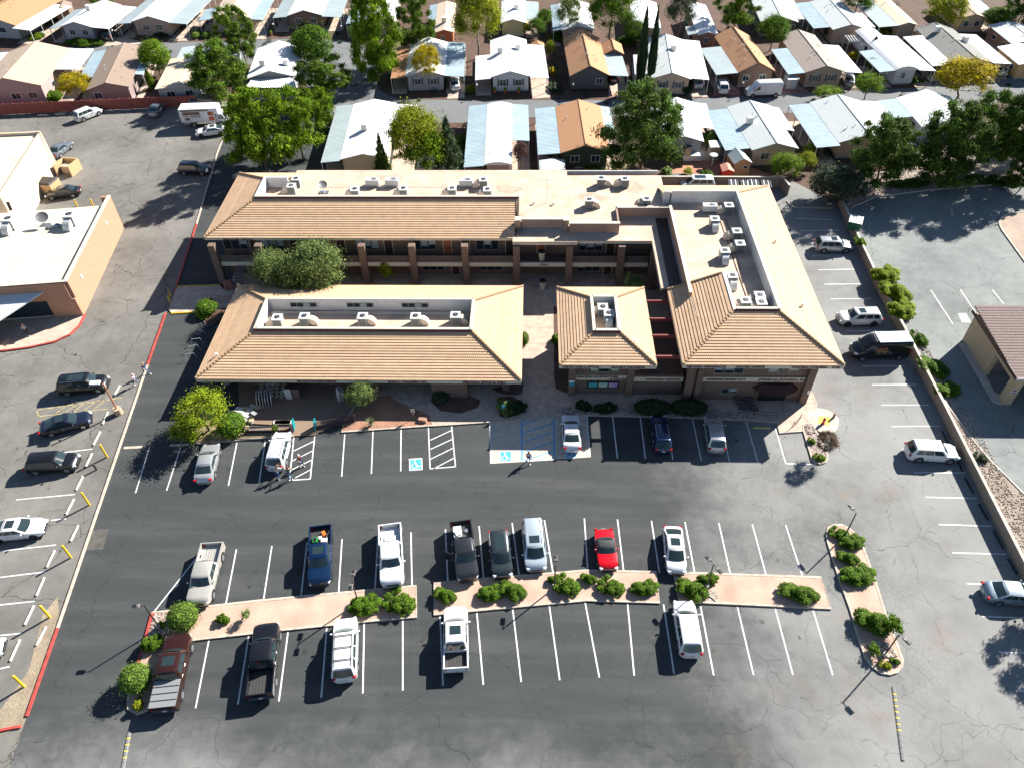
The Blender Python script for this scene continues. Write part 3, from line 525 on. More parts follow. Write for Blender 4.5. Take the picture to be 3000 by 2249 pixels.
for k, c in enumerate(((0.05, .3, .5), (.2, .55, .6), (.35, .2, .55))):
    pm = M('poster_print', c, .5, col2=((.1, .5, .3), (.75, .6, .3), (.6, .5, .5))[k], vs=2.0); B().b2(6.05+k*1.05, 6.95+k*1.05, 56.46, 56.495, 1.12, 1.78).obj('poster', pm, MBD)
# --- deck between
DK = bldg('entry_deck', 'upper deck with railing above the white light crystals band, under the red beams', (0, 0, 0))
B().b2(10.62, 15.7, 56.5, 56.8, 0, 2.74).obj('wall', BLK, DK); B().b2(10.65, 15.7, 56.35, 56.48, 2.15, 2.72).obj('sign_band', FASC, DK)
text('WHITE LIGHT CRYSTALS', 0.36, (13.6, 56.33, 2.43), (math.pi/2, 0, 0), LET, DK, bold=.012, wd=3.6)
B().b2(10.62, 15.7, 56.81, 66, 2.5, 2.72).obj('deck', M('brown_deck', (.10, .06, .05), .8), DK)
b = B()
for z in (2.98, 3.23, 3.48, 3.73): b.tube((10.65, 56.6, z), (15.7, 56.6, z), .02, n=5)
for x in (10.7, 12.0, 13.2, 14.4, 15.6): b.tube((x, 56.6, 2.74), (x, 56.6, 3.78), .03, n=5)
b.obj('railing', DKBROWN, DK)
for p in ((2000, 877), (2000, 929), (2010, 978), (2020, 1039)):
    y = at(*p, 6.1).y; B().b2(12.5, 14.8, y-.09, y+.09, 5.6, 5.95).obj('beam', BEAM, DK)
# --- right building
RB = bldg('office_building', 'long two-storey corner building with a deep white-walled roof well beside the east parking strip', (0, 0, 0))
x0, x1, y0, y1 = 14.83, 30.30, 54.28, 87.8; u0, u1, w0, w1 = 20.2, 24.8, 59.75, 82.35; ze, zr = 6.5, 8.7
slope(RB, (x0, y0), (x1, y0), (u0, w0), (u1, w0), ze, zr); slope(RB, (x1, y0), (x1, y1), (u1, w0), (u1, w1), ze, zr)
slope(RB, (x1, y1), (16.0, y1), (u1, w1), (16.0, w1), ze, zr); slope(RB, (x0, 66.1), (x0, y0), (u0, 66.1), (u0, w0), ze, zr)
for a, b in (((x0, y0, ze+.05), (u0, w0, zr+.05)), ((x1, y0, ze+.05), (u1, w0, zr+.05)), ((x1, y1, ze+.05), (u1, w1, zr+.05)), ((x0, 66.1, ze+.05), (u0, 66.1, zr+.05))): hip(RB, a, b)
B().b2(16.85, u1, 60.5, w1, 7.25, 7.4).obj('roof_floor', MEMB, RB)
rimwall(RB, 17.0, u1-.1, w0+.3, w1-.1, 7.3, zr+.25, sides='NE'); rimwall(RB, 20.6, u1-.1, w0+.3, w1, 7.3, zr+.22, sides='S'); B().b2(20.25, 20.59, 59.9, 66.1, 7.3, zr+.1).obj('parapet', STUC, RB)
B().b2(16.62, 16.86, 63.8, 80.8, 6.2, 7.85).obj('parapet', M('brown_stucco', (.36, .24, .18), .9, var=.08), RB); B().b2(16.57, 16.91, 63.8, 80.8, 7.855, 7.92).obj('coping', FASC, RB)
B().b2(16.2, 16.84, w1-.1, w1+.12, 7.1, zr+.25).obj('parapet', STUC, RB); B().poly([(16.2, w1+.1, zr+.1), (16.2, y1-.1, ze), (16.2, w1+.1, ze)]).obj('gable_wall', STUC, RB)
B().b2(u0-.1, u1+.1, w0-.06, w0+.06, zr-.05, zr+.16).obj('flashing', MAROON, RB)
fascia(RB, [((x0+e, y0+e), (x1-e, y0+e)), ((x1-e, y0+e), (x1-e, y1-e)), ((x1-e, y1-e), (16.0, y1-e)), ((x0+e, 66.1), (x0+e, y0+e))], ze)
B().b2(x0+.3, x1-.3, y0+.3, y1-.3, ze-.34, ze-.25).obj('soffit', DKBROWN, RB)
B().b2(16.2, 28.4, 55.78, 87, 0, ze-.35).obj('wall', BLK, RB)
for xx in (16.1, 28.1): B().b2(xx-.35, xx+.4, 55.25, 55.77, 0, ze-.35).obj('pilaster', BLK, RB)
for xx in (17.1,): B().b2(xx-.3, xx+.3, 55.4, 55.77, 0, ze-.35).obj('pilaster', BLK, RB)
B().b2(17.45, 27.7, 55.6, 55.77, 2.92, 3.5).obj('sign_band', FASC, RB)
text('ADRIENNE HANLEY ATTY', 0.40, (at(2126, 1109, 3.2).x, 55.58, 3.21), (math.pi/2, 0, 0), LET, RB, bold=.014, wd=4.0)
text('STEVEN M. JOHNSON, M.D.', 0.40, (at(2293, 1109, 3.2).x, 55.58, 3.21), (math.pi/2, 0, 0), LET, RB, bold=.014, wd=4.9)
text('RED ROCK CHIROPRACTIC', 0.36, (17.1, y0+e-.06, ze-.26), (math.pi/2, 0, 0), LET, RB, bold=.01, wd=3.8)
text('ACCORD HOSPICE', 0.36, (21.3, y0+e-.06, ze-.26), (math.pi/2, 0, 0), LET, RB, bold=.01, wd=2.8)
text('NARIVEDA AYURVEDA', 0.36, (27.0, y0+e-.06, ze-.26), (math.pi/2, 0, 0), LET, RB, bold=.01, wd=3.4)
text('2155', 0.36, (29.55, y0+e-.06, ze-.26), (math.pi/2, 0, 0), LET, RB, bold=.01, wd=.78)
window(RB, 19.9, 55.76, 3.92, 3.0, .95, 3); window(RB, 25.3, 55.76, 3.92, 3.0, .95, 3); window(RB, 20.4, 55.76, 1.05, 1.7, .8, 2)
b = B(); n = 12; v = []
for i in range(n+1):
    t = math.pi*i/n
    for r, z in ((0.3, 2.55), (1.0, 1.95)): v.append((25.0-2.3*math.cos(t)*(.55+.45*r), 55.75-1.3*math.sin(t)*r, z+.1))
b.add(v, [(2*i, 2*i+1, 2*i+3, 2*i+2) for i in range(n)]+[tuple(2*i for i in range(n+1))]); b.obj('awning', M('maroon_awning', (.06, .02, .02), .7), RB)
B().b2(23.6, 26.4, 55.7, 55.76, 0.1, 1.9).obj('entrance', BLACK, RB); B().b2(28.2, 28.45, 55.2, 55.24, 1.6, 2.1).obj('notice', WHITE, RB)
for y in (60, 66, 72, 78, 84): B().b2(28.41, 28.47, y-1, y+1, 4, 5).obj('window', FRAME, RB)
# --- back building
KB = bldg('office_building', 'long two-storey rear building with balconies, tile slope and flat pink roof full of air conditioners', (0, 0, 0))
x0, x1, y0, y1 = -39.2, -2.05, 76.5, 91.8; u0, w0, w1 = -33.9, 81.8, 86.5; ze, zr = 6.1, 8.3
slope(KB, (x0, y0), (x1, y0), (u0, w0), (-1.7, w0), ze, zr); slope(KB, (x0, y1), (x0, y0), (u0, w1), (u0, w0), ze, zr); slope(KB, (-31, y1), (x0, y1), (-31, w1), (u0, w1), ze, zr)
for a, b in (((x0, y0, ze+.05), (u0, w0, zr+.05)), ((x0, y1, ze+.05), (u0, w1, zr+.05))): hip(KB, a, b)
B().prism([(-33.9, 81.8), (-1.5, 81.8), (-1.5, 78.3), (4.4, 78.3), (4.4, 77.5), (10.4, 77.5), (10.4, 81), (16.7, 81), (16.7, 89.4), (4.6, 89.4), (4.6, 90.8), (-31, 90.8), (-31, 86.5), (-33.9, 86.5)], 6.95, 7.1).obj('roof_floor', MEMB, KB)
b = B().b2(-33.9, -1.5, 81.75, 81.97, 7.1, zr+.22).obj('parapet', STUC, KB); B().b2(-33.95, -1.45, 81.7, 82.02, zr+.222, zr+.29).obj('coping', FASC, b); B().b2(-33.9, -1.7, 81.66, 81.74, zr, zr+.2).obj('flashing', MAROON, KB)
B().b2(-34.0, -33.7, 81.98, 86.6, 7.1, zr+.22).obj('parapet', STUC, KB); B().b2(-33.69, -31, 86.4, 86.65, 7.1, zr+.22).obj('parapet', STUC, KB)
B().poly([(-1.7, 81.8, 8.4), (-1.7, 76.5, 6.1), (-1.7, 81.8, 6.1)]).poly([(-1.5, 81.8, 8.4), (-1.5, 81.8, 6.1), (-1.5, 76.5, 6.1)]).poly([(-1.7, 76.5, 6.25), (-1.5, 76.5, 6.25), (-1.5, 81.8, 8.52), (-1.7, 81.8, 8.52)]).obj('gable_wall', BLK, KB)
BRS = M('brown_stucco', (.34, .235, .18), .9, var=.08, vs=1)
for a, b_, c, d in ((-1.2, 4.2, 78.3, 78.5), (4.5, 10.4, 77.4, 77.6), (10.4, 16.74, 80.9, 81.1)):
    o = B().b2(a, b_, c-.15, d, 6.15, 7.6).obj('parapet', BRS, KB); B().b2(a-.05, b_+.05, c-.2, d+.05, 7.602, 7.68).obj('coping', FASC, o)
for xx in (-1.6, 4.15): o = B().b2(xx-.32, xx+.32, 77.85, 78.6, 6.15, 7.65).obj('parapet_pier', BRS, KB); B().b2(xx-.37, xx+.37, 77.8, 78.65, 7.652, 7.72).obj('coping', FASC, o)
B().b2(10.2, 10.4, 77.61, 81.1, 6.15, 7.6).obj('parapet', BRS, KB)
B().b2(-2.2, 5.45, 75.6, 78.14, 6.05, 6.2).obj('canopy_roof', MEMB, KB); B().b2(5.46, 14.2, 75.9, 81, 5.95, 6.14).obj('walkway_roof', MEMB, KB); B().b2(14.21, 16.74, 66.8, 81, 5.95, 6.14).obj('walkway_roof', MEMB, KB)
FL = M('blue_flashing', (.30, .36, .42), .5); B().b2(5.4, 10.15, 77.05, 77.24, 6.15, 6.3).b2(10.45, 16.5, 80.6, 80.74, 6.15, 6.3).b2(16.5, 16.72, 66.8, 80.5, 6.15, 6.3).b2(-1.2, 3.8, 77.95, 78.13, 6.21, 6.35).obj('roof_edge_flashing', FL, KB)
fascia(KB, [((x0+e, y0+e), (x1, y0+e)), ((x0+e, y1-e), (x0+e, y0+e)), ((-2.2, 75.58), (5.45, 75.58)), ((5.5, 75.88), (14.2, 75.88)), ((14.2, 75.88), (14.2, 66.8))], 6.12, 0.34)
B().b2(-38.9, 16.7, 76.7, 90.9, 5.7, 5.8).obj('soffit', DKBROWN, KB)
B().b2(-37.8, 16.7, 77.6, 90.6, 0, 5.69).obj('wall', BLK, KB); B().b2(-30.8, 16.5, 90.61, 90.75, 5.8, 7.09).obj('wall', STUC, KB)
DKM = M('deck_concrete', (.12, .09, .08), .9)
B().b2(-37.0, 14.1, 75.95, 77.59, 2.85, 3.1).obj('balcony_deck', DKM, KB)
colx = [-38.2, -32.6, -26.4, -20.2, -14.2, -7.9, -1.75, 4.55, 10.7]
for xx in colx: B().b2(xx-.4, xx+.4, 75.2, 75.94, 0, 5.75).obj('column', BLK, KB)
B().b2(14.1, 14.8, 74.4, 75.1, 0, 5.4).obj('column', BLK, KB)
for i in range(len(colx)):
    a = colx[i]+.41; c = (colx[i+1]-.41) if i < len(colx)-1 else 14.0
    B().b2(a, c, 75.5, 75.72, 2.7, 3.25).obj('balcony_fascia', FASC, KB)
    if i in (6,):
        b = B()
        for z in (3.5, 3.8, 4.1): b.tube((a, 75.7, z), (c, 75.7, z), .02, n=5)
        for k in range(4): xx = a+(c-a)*k/3; b.tube((xx, 75.7, 3.25), (xx, 75.7, 4.15), .02, n=5)
        b.obj('railing', DKBROWN, KB)
    else:
        for z in (3.3, 3.48, 3.66, 3.84, 4.02): B().b2(a, c, 75.6, 75.68, z, z+.13).obj('rail_board', WOOD, KB)
for xx, z, w in [(-36.2, 3.7, 3.0), (-31.6, 3.7, 2.8), (-26.2, 3.7, 2.8), (-20, 3.7, 2.8), (-13, 3.7, 2.8), (-5.3, 3.7, 2.8), (7.2, 3.6, 2.9), (-12.2, .6, 2.8), (-5, .6, 2.8), (7.1, .5, 2.9), (-25, .6, 2.8), (-32, .6, 2.8)]: window(KB, xx, 77.58, z, w, 1.45 if z > 2 else 1.7, 3)
for xx, z, m_ in [(-33.9, 3.12, DOORW), (-29, 3.12, DOORW), (-23.2, 3.12, DOORW), (-17.4, 3.12, DOORW), (-10.2, 3.12, DOORO), (-8.0, 3.12, DOORW), (9.6, 3.12, DOORW), (1.2, 3.12, DOORO), (-9.4, .12, DOORW), (9.5, .12, DOORW), (-2.6, 3.12, DOORW)]: door(KB, xx, 77.58, z, mat=m_)
text('170', 0.3, (9.6, 77.5, 5.1), (math.pi/2, 0, 0), WHITE, KB)
B().b2(1.05, 2.05, 75.46, 75.5, 2.85, 3.12).obj('sign_plate', M('plum_sign', (.12, .07, .14), .6), KB); text('ELEVATORS', .17, (1.55, 75.44, 2.98), (math.pi/2, 0, 0), WHITE, KB)
text('WHITE LIGHT CRYSTALS', 0.36, (-35.2, y0+e-.06, 5.84), (math.pi/2, 0, 0), LET, KB, bold=.01, wd=3.66)
st = B(); dxs = -34.6
for k in range(14): B().b2(dxs-1.6+.2, dxs-.35, 75.4-.30*(k+1), 75.4-.30*k, 3.0-.21*(k+1)-.06, 3.0-.21*(k+1)).obj('stair_tread', M('stair', (.13, .11, .11), .8), KB)
SEAM = M('membrane_seam', (.46, .34, .26), .85)
for x in (-28, -22.5, -17, -11.5, -6, -0.5): B().b2(x, x+.07, 82.1, 90.6, 7.1, 7.106).obj('membrane_seam', SEAM, KB)
for x in (5.5, 10.5): B().b2(x, x+.07, 81.2, 89.3, 7.1, 7.106).obj('membrane_seam', SEAM, KB)
for y in (65, 69.5, 74, 78.5): B().b2(17.2, 24.5, y, y+.07, 7.4, 7.406).obj('membrane_seam', SEAM, RB)
for y, xa, xb in ((84.1, -30, -8), (86.4, -27, -7)): B().tube((xa, y, 7.2), (xb, y, 7.2), .03, n=5).obj('conduit', GALV, KB)
STAIN = M('ponding_stain', (.44, .33, .25), .9, var=.15, vs=1.5)
for i, (x, y, rx, ry) in enumerate(((-19, 88.6, 2.2, .8), (-3, 86, 1.6, 1.1), (7.5, 84, 2.0, .9), (13, 86.5, 1.3, 1.2))): B().poly([(x+rx*math.cos(t)*(1+.2*math.sin(3*t+i)), y+ry*math.sin(t)*(1+.25*math.cos(2*t+i)), 7.103) for t in [k*math.pi/12 for k in range(24)]]).obj('ponding_stain', STAIN, KB)
# solar strips, antennas
SMALL = []
def thing_mesh(b, name, mats, label, cat, loc=(0, 0, 0), rz=0, group=None, smooth=None):
    return tag(b.obj(name, mats, None, smooth, loc, rz), label, cat, group)
# --- west building (post office)
PB = bldg('post_office_building', 'flat-roofed brick post office with bright sunlit side wall and deep entrance canopy', (0, 0, 0))
BRK = brick_mat('orange_brick', (0.52, 0.27, 0.16), (0.45, 0.23, 0.14), (0.40, 0.27, 0.20), 1.0, 0.4, 0.13)
pA, pB = at(248, 922), at(364, 669); dr = (pB-pA).normalized(); nx = Vector((dr.y, -dr.x, 0)); W5 = -nx   # W5 points west
def pb(u, v): p = pA+dr*u+W5*v; return (p.x, p.y)
Lw = (pB-pA).length
def qprism(par, name, mat, uv, z0, z1): return B().prism([pb(*q) for q in uv], z0, z1, bottom=True).obj(name, mat, par)
qprism(PB, 'side_wall', BRK, [(0, 0), (Lw, 0), (Lw, .35), (0, .35)], 0, 5.0); qprism(PB, 'coping', FASC, [(-.05, -.04), (Lw+.05, -.04), (Lw+.05, .4), (-.05, .4)], 5.002, 5.08)
qprism(PB, 'return_wall', BRK, [(Lw-.3, .36), (Lw, .36), (Lw, 1.2), (Lw-.3, 1.2)], 0, 5.0)
rw = B().prism([pb(0, .36), pb(Lw-1.5, .36), pb(Lw-2.0, 30), pb(0, 30)], 0, 4.5).obj('roof', M('cream_roof', (.64, .55, .43), .85, var=.08, vs=.4), PB)
qprism(PB, 'front_wall', BRK, [(-.3, .36), (-.02, .36), (-.02, 30), (-.3, 30)], 2.6, 4.95); qprism(PB, 'front_wall', BRK, [(-.3, 0), (-.02, 0), (-.02, 3.2), (-.3, 3.2)], 0, 2.6); qprism(PB, 'coping', FASC, [(-.35, -.04), (0, -.04), (0, 30), (-.35, 30)], 5.085, 5.15)
qprism(PB, 'window_wall', GLASS, [(-.2, 3.2), (-.05, 3.2), (-.05, 30), (-.2, 30)], 0.4, 2.6)
AWN = M('white_awning', (.62, .66, .70), .6)
v = [(*pb(-.32, 3.0), 3.9), (*pb(-.32, 24), 3.9), (*pb(-4.2, 24), 3.0), (*pb(-4.2, 7.2), 3.0)]; B().add(v+[(a, b_, c-.12) for a, b_, c in v], [(3, 2, 1, 0), (4, 5, 6, 7), (0, 1, 5, 4), (1, 2, 6, 5), (2, 3, 7, 6), (3, 0, 4, 7)]).obj('canopy', AWN, PB)
B().tube((*pb(-.4, 9.0), 4.05), (*pb(-5.0, 9.4), 3.25), .18, n=4).obj('canopy_beam', M('beam_wood', (.42, .22, .14), .7), PB)
B().box((*pb(-4.4, 8.4), 1.5), (.7, .7, 3.0), math.atan2(dr.y, dr.x)).obj('canopy_post', BRK, PB)
c_ = [pb(-.34, 9.8), pb(-.34, 16)]; sg = B().add([(*c_[0], 3.95), (*c_[1], 3.95), (*c_[1], 5.5), (*c_[0], 5.5)], [(0, 1, 2, 3)]); sg.add([(*pb(-.5, 9.8), 3.95), (*pb(-.5, 16), 3.95), (*pb(-.5, 16), 5.5), (*pb(-.5, 9.8), 5.5)], [(3, 2, 1, 0)]); sgo = sg.obj('sign_panel', WHITE, PB)
B().add([(*pb(-.52, 9.8), 5.0), (*pb(-.52, 16), 4.8), (*pb(-.52, 16), 5.5), (*pb(-.52, 9.8), 5.5)], [(3, 2, 1, 0)]).obj('sign_stripe', M('sign_blue', (.02, .12, .5), .5), sgo)
ang = math.atan2(nx.y, nx.x); text('Post Office', .75, (*pb(-.54, 12.2), 4.4), (math.pi/2, 0, ang), M('sign_navy', (.03, .08, .3), .5), sgo, sx=.9)
for u, z in ((3.2, 3.2), (14.6, 3.4)):
    p = pA+dr*u+nx*.03; B().box((p.x, p.y, z), (.06, .3, .5), ang).obj('wall_notice', WHITE, PB)
struct(sheet('sidewalk', [pb(0, 0), pb(-2.2, .1), pb(-3.6, .7), pb(-4.6, 2.0), pb(-5.3, 4.6), pb(-5.5, 7), pb(-5.5, 30), pb(0, 30)], .13, CONC)); kerb('kerb', [Vector((*p, 0)) for p in (pb(0, -.1), pb(-2.2, 0), pb(-3.7, .6), pb(-4.75, 1.95), pb(-5.4, 4.6), pb(-5.6, 7), pb(-5.6, 30))], .2, .14, 0, KERBRED, west)
NB = bldg('flat_roofed_building', 'blank cream flat-roofed building north of the post office with a raised corner wall', (0, 0, 0))
q = [Vector((-100, 101.5, 0)), Vector((-72.3, 104, 0)), Vector((-69.2, 86, 0)), Vector((-97, 82, 0))]; CW = M('cream_wall', (.68, .54, .39), .85, var=.05, vs=.6)
B().prism([(p.x, p.y) for p in q], 0, 5.7).obj('roof', M('cream_roof_two', (.66, .55, .42), .85, var=.08, vs=.4), NB)
path([q[0], q[1], q[2]], .3, 0, 6.1).obj('parapet', CW, NB); B().box((q[1].x+.05, q[1].y-.3, 3.1), (.5, .9, 6.4), -.15, topy=.3).obj('corner_pier', CW, NB)
q.append(at(30, 612, 5.7))
B().tube((*q[4].xy, 5.5), (q[4].x+.1, q[4].y, 6.6), .2).obj('vent_pipe', BLACK, NB)
# --- east building with drive-through
EB = bldg('canopy_building', 'tan stucco building with brown shingle roof and drive-through opening east of the retaining wall', (0, 0, 0))
SH = M('brown_shingle', (.21, .155, .14), .9, var=.18, vs=6, bump=.4, bs=12); TANW = M('tan_stucco', (.45, .36, .24), .9, var=.05, vs=2)
r = [at(2884, 895, EZ+4.6), at(2950, 1108, EZ+4.0)]
xw = (r[0].x+r[1].x)/2
yn, ys = r[0].y, r[1].y; B().add([(xw, ys, EZ+4.0), (xw+16, ys, EZ+4.0), (xw+16, yn, EZ+4.6), (xw, yn, EZ+4.6)]+[(xw, ys, EZ+3.85), (xw+16, ys, EZ+3.85), (xw+16, yn, EZ+4.45), (xw, yn, EZ+4.45)], [(0, 1, 2, 3), (0, 4, 5, 1), (3, 7, 4, 0), (7, 6, 5, 4)]).obj('roof', SH, EB)
for k in range(26):
    y = ys+(yn-ys)*k/26; z = EZ+4.0+.6*k/26; B().b2(xw, xw+16, y, y+.035, z, z+.035).obj('shingle_course', SH, EB)
B().b2(xw-.05, xw, ys, yn, EZ+3.7, EZ+4.1).obj('fascia', DKBROWN, EB); B().b2(xw-.05, xw+16, ys-.06, ys-.01, EZ+3.72, EZ+4.02).obj('fascia', M('pale_drip_edge', (.5, .5, .55), .5), EB)
xf = xw+.35
B().b2(xf, xf+.5, ys+4.6, yn-.3, EZ, EZ+3.85).obj('wall', TANW, EB); B().b2(xf, xf+.9, ys+.3, ys+1.2, EZ, EZ+3.7).obj('pillar', TANW, EB); B().b2(xf, xf+.5, ys+1.21, ys+4.59, EZ+2.9, EZ+3.7).obj('header_wall', TANW, EB)
B().b2(xf+6, xf+15, ys+.4, yn-.3, EZ, EZ+3.7).obj('wall', TANW, EB); B().b2(xf+.5, xf+6, yn-.8, yn-.4, EZ, EZ+1.2).obj('wall', TANW, EB)
o = B().tube((xf+.4, ys+.29, EZ+1.9), (xf+.4, ys+.26, EZ+1.9), .33, n=20).obj('round_sign', WHITE, EB); B().tube((xf+.4, ys+.258, EZ+1.9), (xf+.4, ys+.25, EZ+1.9), .27, n=20).obj('sign_face', M('purple_sign', (.25, .05, .12), .6), o); B().b2(xf+.17, xf+.63, ys+.23, ys+.249, EZ+1.86, EZ+1.94).obj('sign_bar', WHITE, o)
struct(B().prism([(p.x, p.y) for p in pxs([(2810, 1010), (2822, 1002), (2840, 1006), (2912, 1150), (2955, 1172), (2950, 1182), (2930, 1186), (2908, 1178), (2900, 1165)], EZ)], EZ, EZ+.13).obj('walk_apron', CONC2))
# ------------------------------------------------------------ vehicles
GLS = M('car_glass', (0.022, 0.038, 0.042), 0.05, spec=0.9)
TYRE = M('tyre_rubber', (0.015, 0.015, 0.016), 0.85); RIM = M('alloy_rim', (0.45, 0.46, 0.48), 0.3, 0.8); RIMD = M('dark_rim', (0.05, 0.05, 0.055), 0.35, 0.6)
TRIM = M('black_trim', (0.018, 0.018, 0.02), 0.6); HLAMP = M('headlamp_lens', (0.6, 0.65, 0.7), 0.08, spec=0.9); TLAMP = M('tail_lamp_lens', (0.42, 0.01, 0.012), 0.15); PLATE = M('number_plate', (0.6, 0.58, 0.55), 0.5); CHROME = M('chrome_trim', (0.7, 0.7, 0.72), 0.15, 1.0)
SEATM = M('car_interior', (0.06, 0.055, 0.05), 0.8)
def paint(c, metal=0.25): return M('car_paint', c, 0.28, metal, coat=0.8)
PC = {'white': paint((0.72, 0.73, 0.74), 0), 'silver': paint((0.46, 0.48, 0.50), 0.5), 'beige': paint((0.52, 0.50, 0.45), 0.3), 'black': paint((0.010, 0.011, 0.014)), 'navy': paint((0.010, 0.016, 0.035)), 'blue': paint((0.006, 0.028, 0.085), 0.4), 'darkgrey': paint((0.035, 0.039, 0.043), 0.4), 'graphite': paint((0.04, 0.052, 0.056), 0.4), 'pearl': paint((0.62, 0.64, 0.67), 0.2), 'paleblue': paint((0.48, 0.56, 0.62), 0.3), 'red': paint((0.62, 0.0, 0.008), 0.0), 'maroon': paint((0.055, 0.018, 0.012), 0.5), 'greyblue': paint((0.20, 0.27, 0.33), 0.4), 'steel': paint((0.20, 0.23, 0.26), 0.4)}
# type: L, W, H, hood z, belt z, deck z, windscreen base, top, rear glass top, base (fractions from the front), front and rear axle
CT = {'sedan': (4.75, 1.82, 1.45, .92, .98, 1.02, .28, .42, .70, .86, .19, .79), 'coupe_sedan': (4.9, 1.86, 1.43, .90, .98, 1.05, .27, .42, .68, .90, .18, .79),
 'suv': (4.65, 1.86, 1.68, 1.02, 1.08, 1.12, .25, .37, .90, .97, .19, .79), 'big_suv': (5.05, 1.96, 1.80, 1.10, 1.15, 1.18, .24, .35, .93, .985, .18, .80), 'wagon': (4.75, 1.80, 1.55, .93, 1.0, 1.05, .26, .38, .87, .97, .19, .79),
 'hatch': (4.45, 1.76, 1.50, .93, 1.0, 1.12, .22, .40, .72, .95, .19, .80), 'minivan': (5.0, 1.95, 1.74, 1.0, 1.08, 1.1, .19, .33, .93, .985, .19, .80), 'convertible': (4.1, 1.76, 1.24, .84, .88, .88, .36, .46, .63, .74, .18, .77),
 'pickup': (5.75, 1.98, 1.85, 1.18, 1.22, 1.12, .25, .34, .60, .63, .17, .80), 'big_pickup': (5.95, 2.05, 1.95, 1.25, 1.28, 1.2, .25, .33, .61, .64, .17, .80), 'sport_pickup': (5.3, 1.97, 1.80, 1.12, 1.15, 1.1, .24, .34, .67, .71, .18, .80)}
def loft(b, st, m=0):
    """st: stations (x, half width, sill z, shoulder z, deck z)"""
    v = []; K = 15
    for x, w, zb, zs, zt in st:
        H = [(.80*w, zb), (.97*w, zb+.10), (w, zb+(zs-zb)*.45), (w*.985, zs-.10), (w*.94, zs-.01), (w*.72, zt-.005), (w*.4, zt+.012), (0, zt+.02)]
        ring = [(x, y, z) for y, z in H]+[(x, -y, z) for y, z in reversed(H[:-1])]; v += ring
    f = []
    for i in range(len(st)-1):
        for k in range(K-1): a = i*K+k; f.append((a, a+1, a+K+1, a+K))
        f.append((i*K+K-1, i*K, (i+1)*K, (i+1)*K+K-1))
    f.append(tuple(range(K))); f.append(tuple(reversed(range((len(st)-1)*K, len(st)*K))))
    b.add(v, f, m)
def wheels(r0, L, W, fa, ra, R, rim, wd=.24):
    mr = []
    for fx in (fa, ra):
        for s in (1, -1):
            x = L/2-fx*L; y = s*(W/2-wd/2+.01)
            w = B().tube((x, y-wd/2, R), (x, y+wd/2, R), R, n=20).obj('wheel', TYRE, r0, 35)
            b = B().tube((x, y+s*(wd/2-.03), R), (x, y+s*(wd/2+.012), R), R*.66, n=16)
            for k in range(5): t = 2*math.pi*k/5; b.box((x+R*.33*math.cos(t), y+s*(wd/2+.016), R+R*.33*math.sin(t)), (.06, .02, .06))
            b.obj('rim', rim, w)
            # arch lip
            a = B(); n = 10; v = []
            for i in range(n+1):
                t = math.pi*i/n
                for rr in (R*1.02, R*1.22): v.append((x+rr*math.cos(t), s*(W/2+.004), max(.2, R+rr*math.sin(t)*1.02)))
            a.add(v, [(2*i, 2*i+1, 2*i+3, 2*i+2) if s > 0 else (2*i, 2*i+2, 2*i+3, 2*i+1) for i in range(n)]); a.obj('wheel_arch', TRIM, r0)
